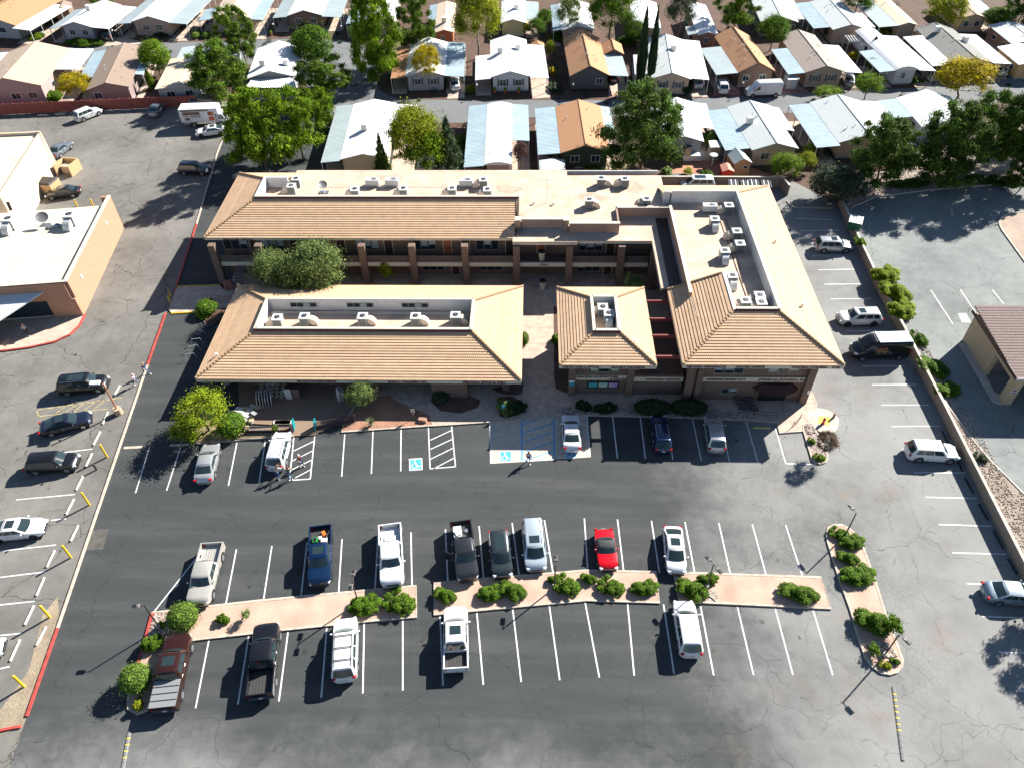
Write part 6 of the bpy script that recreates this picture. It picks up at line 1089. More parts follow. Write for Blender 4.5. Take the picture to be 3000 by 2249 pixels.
# ------------------------------------------------------------ mobile homes
RW = M('white_metal_roof', (.78, .79, .80), .55, var=.03, vs=.4); RG = M('grey_metal_roof', (.40, .47, .48), .5, var=.06, vs=.5); RB_ = M('blue_grey_metal_roof', (.38, .49, .54), .45, var=.08, vs=.5)
def shingle(n, c): return M(n, c, .9, var=.16, vs=9, bump=.35, bs=18)
ROOFS = {'white': RW, 'grey': RG, 'blue': RB_, 'orange': shingle('orange_shingle', (.47, .24, .12)), 'brown': shingle('brown_roof_shingle', (.27, .20, .155)), 'taupe': shingle('taupe_shingle', (.33, .28, .24)), 'dgrey': shingle('dark_grey_shingle', (.20, .20, .185)), 'lgrey': shingle('light_grey_shingle', (.52, .56, .56)), 'beige': shingle('beige_roof_coating', (.62, .50, .38)), 'tan': shingle('tan_shingle', (.48, .36, .27)), 'cream': M('cream_metal_roof', (.70, .60, .44), .6, var=.04)}
def siding(n, c):
    m = M(n, c, .8); nd = m.node_tree.nodes; l = m.node_tree.links; tc = nd.new('ShaderNodeTexCoord'); w = nd.new('ShaderNodeTexWave'); w.bands_direction = 'Z'; w.inputs['Scale'].default_value = 1.6; bp = nd.new('ShaderNodeBump'); bp.inputs['Strength'].default_value = .5; bp.inputs['Distance'].default_value = .02
    l.new(tc.outputs['Object'], w.inputs['Vector']); l.new(w.outputs['Fac'], bp.inputs['Height']); l.new(bp.outputs[0], nd['Principled BSDF'].inputs['Normal']); return m
WALLS = {k: siding(k+'_siding', c) for k, c in {'white': (.62, .64, .66), 'tan': (.42, .31, .24), 'brown': (.24, .15, .11), 'pink': (.42, .28, .27), 'mauve': (.26, .19, .18), 'grey': (.36, .37, .39), 'dark': (.10, .10, .10), 'yellow': (.62, .52, .32), 'green': (.035, .06, .035), 'beige': (.56, .42, .30), 'red': (.50, .14, .07), 'teal': (.08, .11, .08), 'ochre': (.65, .42, .18)}.items()}
SHUT = M('dark_shutter', (.04, .045, .07), .6); POST = M('white_post', (.62, .62, .6), .5)
EAVE = 2.75
def home(label, nl, nr, f, roof, wall, cl=None, cr=None, rise=.09, rooft='gable', cooler=(), vents=3, win=(.3, .7), shut=False, eave=EAVE, barrel=False, deep=None, cols=('grey', 'grey'), fside='l'):
    """nl, nr: pixels of the near roof corners, f: far corner above nl (fside 'l') or nr; cl/cr: (outer near pixel, start share, end share) of the carport roofs"""
    A, Bq, C = at(*nl, eave), at(*nr, eave), at(*f, eave); u = (Bq-A); w = u.length; ux = u.normalized(); yv = Vector((-ux.y, ux.x, 0)); o_ = A if fside == 'l' else Bq; D = deep or (C-o_).dot(yv)
    if not deep: # follow the side edge more than the front
        sd_ = (C-o_).normalized(); yv2 = (yv*.5+sd_*.5).normalized(); yv = yv2; ux = Vector((yv.y, -yv.x, 0)); D = (C-o_).dot(yv); w = max(2.5, u.dot(ux))
    rz = math.atan2(ux.y, ux.x); r0 = root('mobile_home', label, 'house', (A.x, A.y, 0), rz, 'mobile homes in the park'); RM = ROOFS[roof]; WM = WALLS[wall]; h = w*rise*1.6; ov = .35
    rb = B()
    if barrel:
        n = 8; z = lambda t: eave+h*(1-(2*t-1)**2)
        for i in range(n):
            t0, t1 = i/n, (i+1)/n; rb.add([(w*t0, 0, z(t0)), (w*t1, 0, z(t1)), (w*t1, D, z(t1)), (w*t0, D, z(t0)), (w*t0, 0, eave-.12), (w*t1, 0, eave-.12)], [(0, 1, 2, 3), (4, 5, 1, 0)])
    else:
        t_ = .1; rb.add([(0, 0, eave), (w/2, 0, eave+h), (w, 0, eave), (w, D, eave), (w/2, D, eave+h), (0, D, eave), (0, 0, eave-t_), (w/2, 0, eave+h-t_), (w, 0, eave-t_), (w, D, eave-t_), (w/2, D, eave+h-t_), (0, D, eave-t_)], [(0, 1, 4, 5), (1, 2, 3, 4), (6, 7, 1, 0), (7, 8, 2, 1), (8, 9, 3, 2), (11, 6, 0, 5), (9, 10, 4, 3), (10, 11, 5, 4), (7, 6, 11, 10), (8, 7, 10, 9)])
    ro = rb.obj('roof', RM, r0)
    B().prism([(ov, ov), (w-ov, ov), (w-ov, D-ov), (ov, D-ov)], .25, eave-.1).add([(ov, ov, eave-.1), (w-ov, ov, eave-.1), (w/2, ov, eave+h-.12)], [(0, 1, 2)]).add([(ov, D-ov, eave-.1), (w-ov, D-ov, eave-.1), (w/2, D-ov, eave+h-.12)], [(2, 1, 0)]).obj('wall', WM, r0)
    B().b2(ov+.03, w-ov-.03, ov+.03, D-ov-.03, 0, .25).obj('skirting', BLACK if wall == 'dark' else WALLS['grey'], r0)
    if roof in ('orange', 'brown', 'taupe', 'dgrey', 'tan', 'lgrey') and not barrel: B().tube((w/2, 0, eave+h+.01), (w/2, D, eave+h+.01), .07, n=6).obj('ridge_cap', RM, ro)
    for t in win:
        wx = w*t; ww = min(1.5, w*.18); fo = B().b2(wx-ww/2, wx+ww/2, ov-.05, ov-.005, 1.05, 2.15).obj('window', WHITE, r0); B().b2(wx-ww/2+.07, wx-.03, ov-.07, ov-.055, 1.12, 2.08).b2(wx+.03, wx+ww/2-.07, ov-.07, ov-.055, 1.12, 2.08).obj('pane', GLASS, fo)
        if shut:
            for s in (1, -1): B().b2(wx+s*(ww/2+.18)-.13, wx+s*(ww/2+.18)+.13, ov-.05, ov-.005, 1.0, 2.2).obj('shutter', SHUT, r0)
    for y in (D*.3, D*.7):
        for s, x in ((-1, ov), (1, w-ov)): fo = B().b2(x-.04, x+.04, y-.6, y+.6, 1.1, 2.0).obj('window', WHITE, r0); B().b2(x-.06, x+.06, y-.52, y+.52, 1.17, 1.93).obj('pane', GLASS, fo)
    for sgn, c, ck in ((-1, cl, cols[0]), (1, cr, cols[1])):
        if not c: continue
        q = at(*c[0], eave-.1); cw = abs(((q-(A if sgn < 0 else A+ux*w)).dot(ux))); s0, s1 = c[1], c[2]; x0 = -cw if sgn < 0 else w; x1 = 0 if sgn < 0 else w+cw; y0, y1 = D*s0+(q-A).dot(yv)*(.6 if s0 == 0 else 0), D*s1
        CMT = ROOFS[ck]; zi, zo = eave-.03, eave-.25; za, zb_ = (zo, zi) if sgn < 0 else (zi, zo); b = B()
        b.add([(x0, y0, za), (x1, y0, zb_), (x1, y1, zb_), (x0, y1, za), (x0, y0, za-.08), (x1, y0, zb_-.08), (x1, y1, zb_-.08), (x0, y1, za-.08)], [(0, 1, 2, 3), (7, 6, 5, 4), (0, 4, 5, 1), (1, 5, 6, 2), (2, 6, 7, 3), (3, 7, 4, 0)])
        co = b.obj('carport_roof', CMT, r0); nr_ = max(4, int((y1-y0)/.42)); rbm = B()
        for k in range(nr_+1): y = y0+(y1-y0)*k/nr_; rbm.add([(x0, y-.025, za+.002), (x1, y-.025, zb_+.002), (x1, y+.025, zb_+.03), (x0, y+.025, za+.03), (x0, y+.03, za), (x1, y+.03, zb_)], [(0, 1, 2, 3), (3, 2, 5, 4)])
        tag(rbm.obj('roof_seams', CMT, co), kind='stuff')
        xo = x0+.12 if sgn < 0 else x1-.12; np_ = max(2, int((y1-y0)/3))
        for k in range(np_+1): y = y0+.1+(y1-y0-.2)*k/np_; B().b2(xo-.05, xo+.05, y-.05, y+.05, 0, (za if sgn < 0 else zb_)-.08).obj('carport_post', POST, r0)
        B().b2(xo-.04, xo+.04, y0, y1, (za if sgn < 0 else zb_)-.2, (za if sgn < 0 else zb_)-.085).obj('carport_beam', POST, r0)
        struct(B().poly([(x0, y0-2.4, .012), (x1, y0-2.4, .012), (x1, y1-.5, .012), (x0, y1-.5, .012)]).obj('driveway', CONC2, r0)).pop('kind', None) if False else B().poly([(x0, min(y0, 0)-.6, .012), (x1, min(y0, 0)-.6, .012), (x1, y1-.5, .012), (x0, y1-.5, .012)]).obj('driveway', CONC, r0)
    zr = lambda x: eave+h*(1-abs(2*x/w-1)) if not barrel else eave+h*(1-(2*x/w-1)**2)
    for c in cooler:
        p = at(*c, eave+h*.7)-A; x, y = p.dot(ux), p.dot(yv); z = zr(x); co = B().b2(x-.45, x+.45, y-.45, y+.45, z+.05, z+1.0).obj('swamp_cooler', WHITE, r0)
        lv = B(); 
        for k in range(4): lv.b2(x-.38, x+.38, y-.47, y-.455, z+.2+k*.17, z+.28+k*.17)
        lv.obj('louvre', STEEL, co)
    q = random.Random(label); 
    for k in range(vents):
        x = w*q.uniform(.2, .8); y = D*q.uniform(.15, .9); z = zr(x); B().tube((x, y, z-.05), (x, y, z+.28), .06, n=6).tube((x, y, z+.28), (x, y, z+.34), .10, n=6).obj('roof_vent', GALV, r0)
    return r0
home('orange-shingled home with pale blue carport in the upper left corner', (-120, 66), (26, 88), (141, 1), 'orange', 'grey', None, ((79, 92), 0, .75), cols=('white', 'white'), fside='r', vents=7)
home('white-roofed home with hedge under its windows, second from the upper left', (175, 78), (266, 82), (256, 13), 'white', 'grey', ((139, 84), 0, .8), ((317, 83), 0, .97), cols=('grey', 'white'), cooler=((264, 34),))
home('white-roofed tan home with wide ribbed grey carport', (384, 64), (494, 65), (474, -14), 'white', 'tan', ((341, 71), 0, .9), ((545, 70), 0, 1), win=(.33, .68))
home('cream-roofed home behind the leaning pine', (615, 56), (736, 51), (672, -14), 'beige', 'tan', ((579, 60), 0, .45), ((768, 59), 0, 1), cols=('blue', 'blue'))
home('white-roofed brown home with two white windows beside the tall pine', (840, 47), (944, 45), (872, -14), 'white', 'brown', ((797, 53), 0, 1), ((997, 51), 0, 1), win=(.3, .72))
home('white home mostly hidden behind the tallest pine', (1057, 66), (1160, 64), (1078, -10), 'white', 'tan', ((1013, 68), 0, 1), cols=('blue', 'grey'))
home('big tan-roofed home with pink walls behind the red fence', (-78, 262), (117.5, 256), (188, 148), 'tan', 'pink', ((-140, 262), .1, 1), ((192, 250), .42, 1), cols=('white', 'white'), fside='r', eave=3.3, win=(.55, .8), vents=6)
home('brown-shingled home with blue side roofs behind the red fence', (251, 266), (379, 255), (428, 137), 'brown', 'mauve', ((212, 262), .32, 1), ((402, 258), .3, .97), cols=('blue', 'blue'), fside='r', win=(.22,), vents=6)
home('low cream flat-roofed home behind the large open pine', (453, 262), (590, 250), (515, 172), 'beige', 'grey', rise=.02, vents=2)
home('grey ribbed outbuilding roof by the upper lane', (517, 172), (690, 170), (522, 140), 'grey', 'grey', rise=.02, vents=0)
h10 = home('white metal home with scalloped rear porch roof', (722, 232), (866, 222), (762, 142), 'white', 'grey', cooler=((770, 190), (837, 186)))
home('grey-walled corner-lot home under the golden tree', (1187, 224), (1303, 221), (1205, 126), 'white', 'grey', ((1143, 230), 0, .9), ((1360, 223), 0, 1), cols=('orange', 'blue'), shut=True)
home('white home with arched windows and dark shutters', (1438, 227), (1554, 224), (1437, 119), 'white', 'white', ((1392, 235), 0, .6), ((1608, 229), 0, .86), cols=('white', 'white'), cooler=((1465, 152), (1517, 142)), shut=True)
home('orange-shingled dark grey home with rows of roof vents', (1669, 224), (1786, 221), (1652, 114), 'orange', 'dark', None, ((1842, 221), 0, .7), cols=('grey', 'grey'), rise=.16, vents=14, win=(.76,))
home('small orange-roofed outbuilding behind the grey carport', (1768, 160), (1828, 157), (1768, 130), 'orange', 'dark', rise=.16, vents=1, win=())
home('light grey shingled home right of the twin cypresses', (1908, 231), (2025, 229), (1919, 115), 'lgrey', 'beige', ((1860, 214), .1, .6), ((2078, 230), 0, 1), cols=('white', 'white'), cooler=((1972, 148), (1920, 145)), rise=.1, shut=True)
home('orange-shingled brown home behind the white van', (2163, 213), (2271, 207), (2104, 106), 'orange', 'brown', ((2099, 218), 0, .7), cols=('grey', 'grey'), rise=.16, vents=14, win=(.25, .7))
home('taupe-shingled home with dark shutters and blue carport', (2360, 213), (2474, 208), (2294, 105), 'taupe', 'tan', ((2310, 216), 0, .65), ((2528, 212), 0, .72), cols=('blue', 'white'), vents=7, shut=True, rise=.1)
home('white barrel-roofed home with dark hedge in front', (2624, 206), (2690, 201), (2528, 90), 'white', 'white', ((2579, 210), 0, .5), ((2745, 207), 0, .85), cols=('blue', 'white'), barrel=True, win=(.45,), vents=1)
home('dark grey shingled home with two big roof coolers', (2793, 187), (2908, 183), (2689, 82), 'dgrey', 'beige', ((2736, 193), 0, .78), ((2965, 185), 0, .8), cols=('white', 'white'), cooler=((2745, 93), (2828, 118)), vents=6)
home('ochre-walled home at the right picture edge', (2985, 190), (3100, 185), (2930, 137), 'white', 'ochre', rise=.05, vents=0)
home('brown-walled home with dappled roof at the right edge', (2965, 130), (3075, 125), (2905, 74), 'lgrey', 'brown', rise=.06)
home('dark green home with dappled grey roof near the top', (2228, 64), (2343, 71), (2272, -6), 'lgrey', 'teal', None, ((2362, 62), .15, .9), fside='r', win=(.85,))
home('grey shingled home with pale gable end near the top', (2440, 88), (2543, 84), (2384, 6), 'lgrey', 'tan', ((2380, 76), .1, 1), ((2560, 72), 0, .6), cols=('blue', 'white'), win=())
home('cream-roofed home with grey ribbed carport near the top', (2634, 75), (2689, 73), (2566, 3), 'cream', 'tan', ((2577, 78), 0, 1), cols=('grey', 'grey'), win=(), vents=2)
home('tan-shingled home near the upper right corner', (2815, 54), (2886, 46), (2790, -5), 'tan', 'beige', None, ((2930, 46), 0, 1), cols=('white', 'white'))
home('white-roofed home with dappled shade above the grey shingles', (2044, 103), (2105, 101), (2030, 16), 'white', 'brown', ((2015, 98), 0, .3), win=(.45,))
home('beige-roofed home with red walls under the yellow-green tree', (1272, 97), (1331, 95), (1287, 12), 'beige', 'red', ((1255, 52), .45, 1), cols=('blue', 'blue'), cooler=((1302, 68),), win=(.4,))
home('white-roofed cream home with grey carport, upper middle', (1466, 68), (1541, 67), (1472, 4), 'white', 'yellow', None, ((1580, 58), .15, 1), cols=('grey', 'grey'), cooler=((1513, 28),), win=())
home('white-roofed home behind the grey-green willow', (1645, 90), (1742, 88), (1640, 12), 'white', 'tan', ((1620, 86), 0, 1), cols=('blue', 'blue'))
home('white-roofed home behind the twin cypresses', (1855, 92), (1938, 90), (1868, 8), 'white', 'tan', vents=2)
home('white-roofed yellow home with stained grey side roof', (995, 468), (1136, 463), (1039, 306), 'white', 'yellow', ((938, 477), 0, 1), ((1210, 440), .55, .98), cols=('grey', 'white'), cooler=((1069, 383),), win=(), vents=1, rise=.07)
home('white-roofed home with two-part ribbed blue carport', (1418, 483), (1500, 482), (1427, 306), 'white', 'tan', ((1358, 490), 0, 1), ((1554, 482), .38, 1), cols=('blue', 'blue'), win=(), vents=4, barrel=True, rise=.06)
home('orange-shingled dark green home with ribbed side roof', (1642, 449), (1787, 445), (1634, 313), 'orange', 'green', ((1576, 451), 0, 1), ((1815, 445), .4, 1), cols=('blue', 'blue'), vents=4, win=(.3, .72), rise=.1)
home('white-roofed home partly hidden by the large dark pine', (1950, 414), (2064, 420), (2012, 304), 'white', 'grey', None, ((2098, 395), .35, 1), cols=('white', 'white'), fside='r', cooler=((1985, 330),), win=())
home('light grey shingled beige home with tall roof cooler', (2203, 441), (2340, 435), (2133, 314), 'lgrey', 'beige', ((2123, 434), 0, .96), ((2362, 430), .42, .97), cols=('blue', 'white'), cooler=((2196, 357),), vents=9, win=(.32,), rise=.09)
home('pale grey roofed home with long ribbed blue side roof', (2457, 419), (2622, 415), (2370, 300), 'lgrey', 'beige', ((2397, 436), 0, .97), ((2680, 415), .5, 1), cols=('blue', 'white'), vents=7, win=())
home('white-roofed home with slatted porch roof beside the pines', (2702, 373), (2872, 370), (2622, 287), 'white', 'white', ((2645, 378), .35, .97), cols=('blue', 'white'), vents=2, win=())
# scalloped porch on the white metal home
pc = [at(736, 234, 2.6), at(863, 227, 2.6), at(865, 256, 2.45), at(716, 260, 2.45)]; b = B(); n = 24
for i in range(n):
    t0, t1 = i/n, (i+.5)/n; t2 = (i+1)/n
    A_, B_, C_ = pc[0].lerp(pc[1], t0), pc[0].lerp(pc[1], t1), pc[0].lerp(pc[1], t2); D_, E_, F_ = pc[3].lerp(pc[2], t0), pc[3].lerp(pc[2], t1), pc[3].lerp(pc[2], t2); dz = Vector((0, 0, .12))
    b.poly([D_, E_+dz, B_+dz, A_]).poly([E_+dz, F_, C_, B_+dz])
po = root('porch_roof', 'white corrugated porch roof above the grey block wall', 'porch', (0, 0, 0)); b.obj('corrugated_sheet', RW, po)
for p in (pc[2], pc[3]): B().b2(p.x-.05, p.x+.05, p.y-.05, p.y+.05, 0, 2.4).obj('post', POST, po)
# sheds
def shed(label, nl, nr, f, roof, wall, eave=2.0, rise=.3, win=True, scale=1.0, rib=True):
    A, Bq, C = at(*nl, eave), at(*nr, eave), at(*f, eave); ux = (Bq-A).normalized(); w = (Bq-A).length; yv = Vector((-ux.y, ux.x, 0)); D = max(1.2, (C-A).dot(yv)); r0 = root('garden_shed', label, 'shed', (A.x, A.y, 0), math.atan2(ux.y, ux.x), 'garden sheds'); h = w*rise
    B().add([(-.1, -.1, eave-.05), (w/2, -.1, eave+h), (w+.1, -.1, eave-.05), (w+.1, D, eave-.05), (w/2, D, eave+h), (-.1, D, eave-.05), (w/2, -.1, eave+h-.08), (w/2, D, eave+h-.08)], [(0, 1, 4, 5), (1, 2, 3, 4), (0, 6, 1), (6, 2, 1)]).obj('roof', roof, r0)
    if rib:
        for k in range(7):
            y = D*k/6
            for s in (0, 1):
                x0, x1 = (0, w/2) if s == 0 else (w, w/2); B().add([(x0, y-.04, eave+.0), (x1, y-.04, eave+h+.04), (x1, y+.04, eave+h+.04), (x0, y+.04, eave+.0)], [(0, 1, 2, 3)]).obj('roof_rib', roof, r0)
    B().prism([(.05, .05), (w-.05, .05), (w-.05, D-.1), (.05, D-.1)], 0, eave-.03).add([(.05, .05, eave-.03), (w-.05, .05, eave-.03), (w/2, .05, eave+h-.1)], [(0, 1, 2)]).obj('wall', wall, r0)
    if win: fo = B().b2(w*.55, w*.85, .02, .045, 1.1, 1.6).obj('window', WHITE, r0); B().b2(w*.58, w*.82, .005, .018, 1.15, 1.55).obj('pane', GLASS, fo)
    return r0
shed('orange wooden shed with grey ribbed roof in the red gravel yard', (2152, 480), (2202, 476), (2138, 447), RG, M('orange_shed_paint', (.52, .27, .12), .8), 2.1, .28)
shed('small square white-roofed utility shed beside the red yard', (2084, 431), (2113, 431), (2079, 412), RW, WALLS['tan'], 2.2, .02, False, rib=False)
shed('small red playhouse shed with salmon roof by the block wall', (2118, 502), (2150, 502), (2112, 482), M('salmon_roof', (.55, .25, .18), .8), M('bright_red_wood', (.50, .02, .01), .7), 1.7, .2, False, rib=False)
shed('pale grey shingled shed in front of the dark green home', (1583, 500), (1655, 499), (1583, 468), ROOFS['lgrey'], WALLS['green'], 2.0, .04, False, rib=False)
shed('brown shed among trees at the upper left', (158, 32), (200, 28), (158, 12), ROOFS['brown'], WALLS['brown'], 2.2, .2, False, rib=False)
shed('orange shed roof behind the white arched-window home', (1560, 136), (1595, 134), (1565, 124), ROOFS['orange'], WALLS['tan'], 2.2, .2, False, rib=False)
b = B(); thing_mesh(b.b2(-.4, .4, -.4, .4, 0, 2.1).b2(-.5, .5, -.5, .5, 2.1, 2.2, m=1), 'utility_box', [WALLS['beige'], SHUT], 'tall narrow beige locker against the grey home', 'locker', at(2010, 470))
thing_mesh(B().b2(-1.4, 1.4, -.5, .5, .1, .9).b2(-1.45, 1.45, -.55, .55, .9, 1.0), 'garden_bench', GALV, 'grey metal garden bench by the red gravel yard', 'bench', at(2026, 470))
b = B().tube((0, 0, 0), (0, 0, 1.6), .18, .12).tube((0, 0, 1.6), (0, 0, 1.75), .6, .62, n=16); thing_mesh(b, 'bird_bath', GALV, 'pale stone bird bath on the red gravel yard', 'bird bath', at(2086, 485))
b = B()
for k in range(9): b.b2(-2.2+k*.5, -2.1+k*.5, -1.4, 1.4, 2.3, 2.42)
b.b2(-2.3, 2.1, -1.4, -1.3, 2.15, 2.3).b2(-2.3, 2.1, 1.3, 1.4, 2.15, 2.3)
for x, y in ((-2.2, -1.3), (2, -1.3), (-2.2, 1.3), (2, 1.3)): b.b2(x-.06, x+.06, y-.06, y+.06, 0, 2.2)
thing_mesh(b, 'pergola', GALV, 'small open slatted pergola in a back garden', 'pergola', at(2505, 150)); 
thing_mesh(B().b2(-.9, .9, -1.2, 1.2, .5, 1.9).b2(-.95, .95, -1.25, 1.25, 1.9, 2.0, m=1).b2(-.8, .8, 1.2, 1.7, .5, 1.2).tube((-.9, -.8, .35), (.9, -.8, .35), .35, n=12).tube((-.9, .9, .35), (.9, .9, .35), .35, n=12), 'golf_cart', [WALLS['grey'], WHITE], 'boxy enclosed golf cart on the red driveway', 'golf cart', at(2312, 258))
def lamp_small(label, p): b = B().tube((0, 0, 0), (0, 0, 2.0), .04).ball((0, 0, 2.15), .18, m=1); thing_mesh(b, 'globe_lamp', [BLACK, WHITE], label, 'lamp', at(*p), group='white globe lamps of the homes')
for lb, p in (('white globe lamp below the far left carport', (138, 128)), ('white globe lamp by the black SUV carport', (340, 122)), ('white globe lamp beside two clipped bushes', (565, 112)), ('white globe lamp by the red flower pot', (806, 104)), ('white globe lamp at the teal car carport', (1004, 110)), ('white globe lamp at the arched-window home', (1398, 285)), ('white globe lamp at the orange-roofed porch', (1678, 284)), ('white globe lamp left of the white van', (2170, 280)), ('white globe lamp right of the white van', (2330, 268)), ('white globe lamp at the barrel-roofed home', (2587, 250)), ('white globe lamp at the corner-lot porch', (1155, 262))): lamp_small(lb, p)
for lb, p in (('terracotta pots below the arched windows, left', (1450, 272)), ('terracotta pot below the arched windows, middle', (1480, 272)), ('terracotta pot below the arched windows, right', (1520, 272)), ('red flower pot beside the brown home steps', (795, 104))):
    thing_mesh(B().tube((0, 0, 0), (0, 0, .5), .2, .28).ball((0, 0, .65), .3, m=1), 'flower_pot', [M('terracotta', (.5, .18, .08), .8), LC['green']], lb, 'flower pot', at(*p))
# porch steps, orange patio, terrace pieces
for lb, p, w, d, col in (('steps', (2085, 500), 16, 8, (.42, .20, .13)),): pass
struct(sheet('red_gravel_yard', px((1960, 520), (1965, 480), (2050, 440), (2075, 430), (2110, 440), (2200, 490), (2300, 528), (2288, 526), (1940, 524)), -.02, gravel_mat('orange_gravel', (.50, .22, .13), (.44, .19, .11), (.55, .28, .18), 10, .3)))
struct(sheet('sand_yard', px((1770, 470), (1830, 470), (1850, 512), (1780, 512)), -.02, TAN))
for nm, pts, mt in (('driveway', [(2145, 216), (2172, 280), (2090, 282), (2095, 225)], M('red_driveway', (.36, .17, .14), .9, var=.1)), ('driveway', [(1785, 222), (1828, 222), (1832, 286), (1783, 286)], M('salmon_driveway', (.52, .30, .22), .9, var=.1)), ('driveway', [(2270, 215), (2310, 215), (2370, 270), (2290, 275)], M('dusky_driveway', (.30, .16, .13), .9, var=.1)), ('driveway', [(1555, 228), (1608, 232), (1612, 286), (1560, 290)], CONC), ('driveway', [(1308, 225), (1358, 225), (1362, 288), (1310, 290)], CONC), ('driveway', [(268, 130), (350, 105), (430, 128), (270, 138)], CONC), ('driveway', [(520, 95), (562, 70), (560, 120), (490, 122)], CONC), ('driveway', [(748, 95), (785, 80), (780, 115), (745, 117)], CONC)): struct(sheet(nm, px(*pts), -.002, mt))
# ------------------------------------------------------------ walls and fences
def wall_run(name, label, pts, h, mat, t=.2, cap=CONC2, z=0.0, segn=None, cat='wall', piece=None):
    r0 = root(name, label, cat, (0, 0, 0)); path(pts, t, z, z+h).obj('wall_panel', mat, r0); path(pts, t+.08, z+h+.003, z+h+.07).obj('coping', cap, r0); return r0
CMU = brick_mat('block_wall', (0.34, 0.27, 0.21), (0.30, 0.235, 0.18), (0.22, 0.17, 0.13), 1.0, .4, .2)
wall_run('retaining_wall', 'long block retaining wall between the parking strip and the higher east lot', WALLP, 1.25, CMU)
bw = [at(1890, 556), at(2289, 556), at(2304, 590), at(2330, 622)]; bw = [at(1900, 547), at(2285, 549), at(2306, 574)]
wall_run('garden_wall', 'block wall behind the rear corner of the offices', bw, 1.6, CMU)
kerb('kerb', pxs([(2306, 590), (2312, 602), (2330, 610), (2440, 611)]), .16, .13, 0, KERB, lot)
RF = M('red_fence_paint', (.26, .07, .055), .8, var=.15, vs=3)
fr = root('board_fence', 'long dark red board fence behind the west parking lot', 'fence', (0, 0, 0)); P0, P1 = at(-90, 342), at(583, 311); n = 24
for i in range(n):
    a, b_ = P0.lerp(P1, i/n), P0.lerp(P1, (i+.97)/n); path([a, b_], .06, .05, 1.85).obj('fence_panel', RF, fr); B().b2(a.x-.08, a.x+.08, a.y-.08, a.y+.08, 0, 1.95).obj('post', RF, fr)
wall_run('block_wall', 'pale block wall with red coping beside the side lane', [at(690, 300), at(790, 292), at(930, 284)], 1.6, WALLS['grey'], cap=RF)
# bin enclosures
EN = M('tan_enclosure', (.50, .34, .18), .8)
r0 = root('bin_enclosure', 'open tan bin enclosure beside the cream building', 'enclosure', at(205, 505), -.15)
for a in ((-1.3, 1.3, 1.1, 1.3), (-1.3, -1.1, -1.3, 1.1), (1.1, 1.3, -1.3, 1.1)): B().b2(*a, 0, 1.7).obj('wall', EN, r0)
B().b2(-.9, .9, -.4, .9, 0, 1.1).obj('bin', M('tan_bin', (.5, .38, .28), .7), r0)
r0 = root('bin_enclosure', 'yellow bin enclosure with dark lid behind the black sedan', 'enclosure', at(150, 562), -.15); B().b2(-1.3, 1.3, -1.1, 1.1, 0, 1.6).obj('wall', EN, r0); B().box((0, 0, 1.75), (2.3, 2.0, .25), 0, top=.9).obj('lid', BLACK, r0)
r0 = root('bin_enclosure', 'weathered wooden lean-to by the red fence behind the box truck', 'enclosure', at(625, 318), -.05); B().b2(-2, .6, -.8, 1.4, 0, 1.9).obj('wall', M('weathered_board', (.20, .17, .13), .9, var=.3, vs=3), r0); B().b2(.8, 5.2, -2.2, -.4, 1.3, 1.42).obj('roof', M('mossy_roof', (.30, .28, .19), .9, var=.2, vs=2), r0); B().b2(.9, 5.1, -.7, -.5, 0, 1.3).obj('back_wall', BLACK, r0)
DG = M('green_dumpster_paint', (.01, .10, .05), .6)
r0 = root('dumpster', 'green dumpster with grey lids behind the block wall end', 'dumpster', at(2500, 668, EZ), 1.15); B().box((0, 0, .65), (1.9, 1.5, 1.1), 0, top=1.12).obj('bin', DG, r0); B().box((-.48, 0, 1.27), (.95, 1.65, .08)).obj('lid', GALV, r0); B().box((.5, 0, 1.27), (.95, 1.65, .08)).obj('lid', GALV, r0); text('WASTE', .35, (0, -.86, .8), (math.pi/2, 0, 0), WHITE, r0)
# ------------------------------------------------------------ lamp posts
def lamp(label, base, top, heads, h=None):
    p = at(*base); H_ = 3.6; r0 = root('lamp_post', label, 'lamp post', p, 0, 'parking lot lamp posts'); BR = M('bronze_pole', (.05, .035, .03), .5)
    B().tube((0, 0, .1), (0, 0, .5), .2, .18, 10).obj('footing', CONC2, r0); B().tube((0, 0, .5), (0, 0, H_), .065, .05, 8).obj('pole', BR, r0)
    for a in heads:
        d = Vector((math.cos(a), math.sin(a), 0)); o = B().tube((0, 0, H_-.05), (d.x*.35, d.y*.35, H_), .03, n=6).obj('bracket', BR, r0)
        hd = B().box((d.x*.65, d.y*.65, H_+.02), (.62, .34, .1), a, top=.8).obj('lamp_head', M('lamp_bronze', (.16, .14, .14), .5), r0); B().box((d.x*.72, d.y*.72, H_+.08), (.3, .2, .03), a).obj('lamp_window', BLACK, hd)
lamp('lamp post at the left end of the west island', (468, 1839), 0, (math.pi*1.02,)); lamp('lamp post among junipers in the west island', (1050, 1765), 0, (1.5, -1.5)); lamp('lamp post in the middle island', (1624, 1723), 0, (1.57,)); lamp('double-headed lamp post in the east island', (2069, 1721), 0, (2.1, -1.0)); lamp('lamp post at the top of the curved island', (2473, 1572), 0, (2.0,)); lamp('lamp post in the lower curved island', (2589, 1921), 0, (-1.0,))
# sign pole with concrete base
p = at(349, 1210); r0 = root('sign_pole', 'tall brown sign pole on a round concrete base beside the black crossover', 'sign pole', p); B().tube((0, 0, 0), (0, 0, .75), .42, .40, 18).obj('concrete_base', M('base_concrete', (.5, .36, .25), .9), r0); B().tube((0, 0, .75), (0, 0, 4.3), .09, .08, 8).obj('pole', M('rust_pole', (.42, .17, .09), .7), r0); B().box((-.85, .1, 4.3), (.95, .5, .18), .1).obj('lamp_head', WHITE, r0)
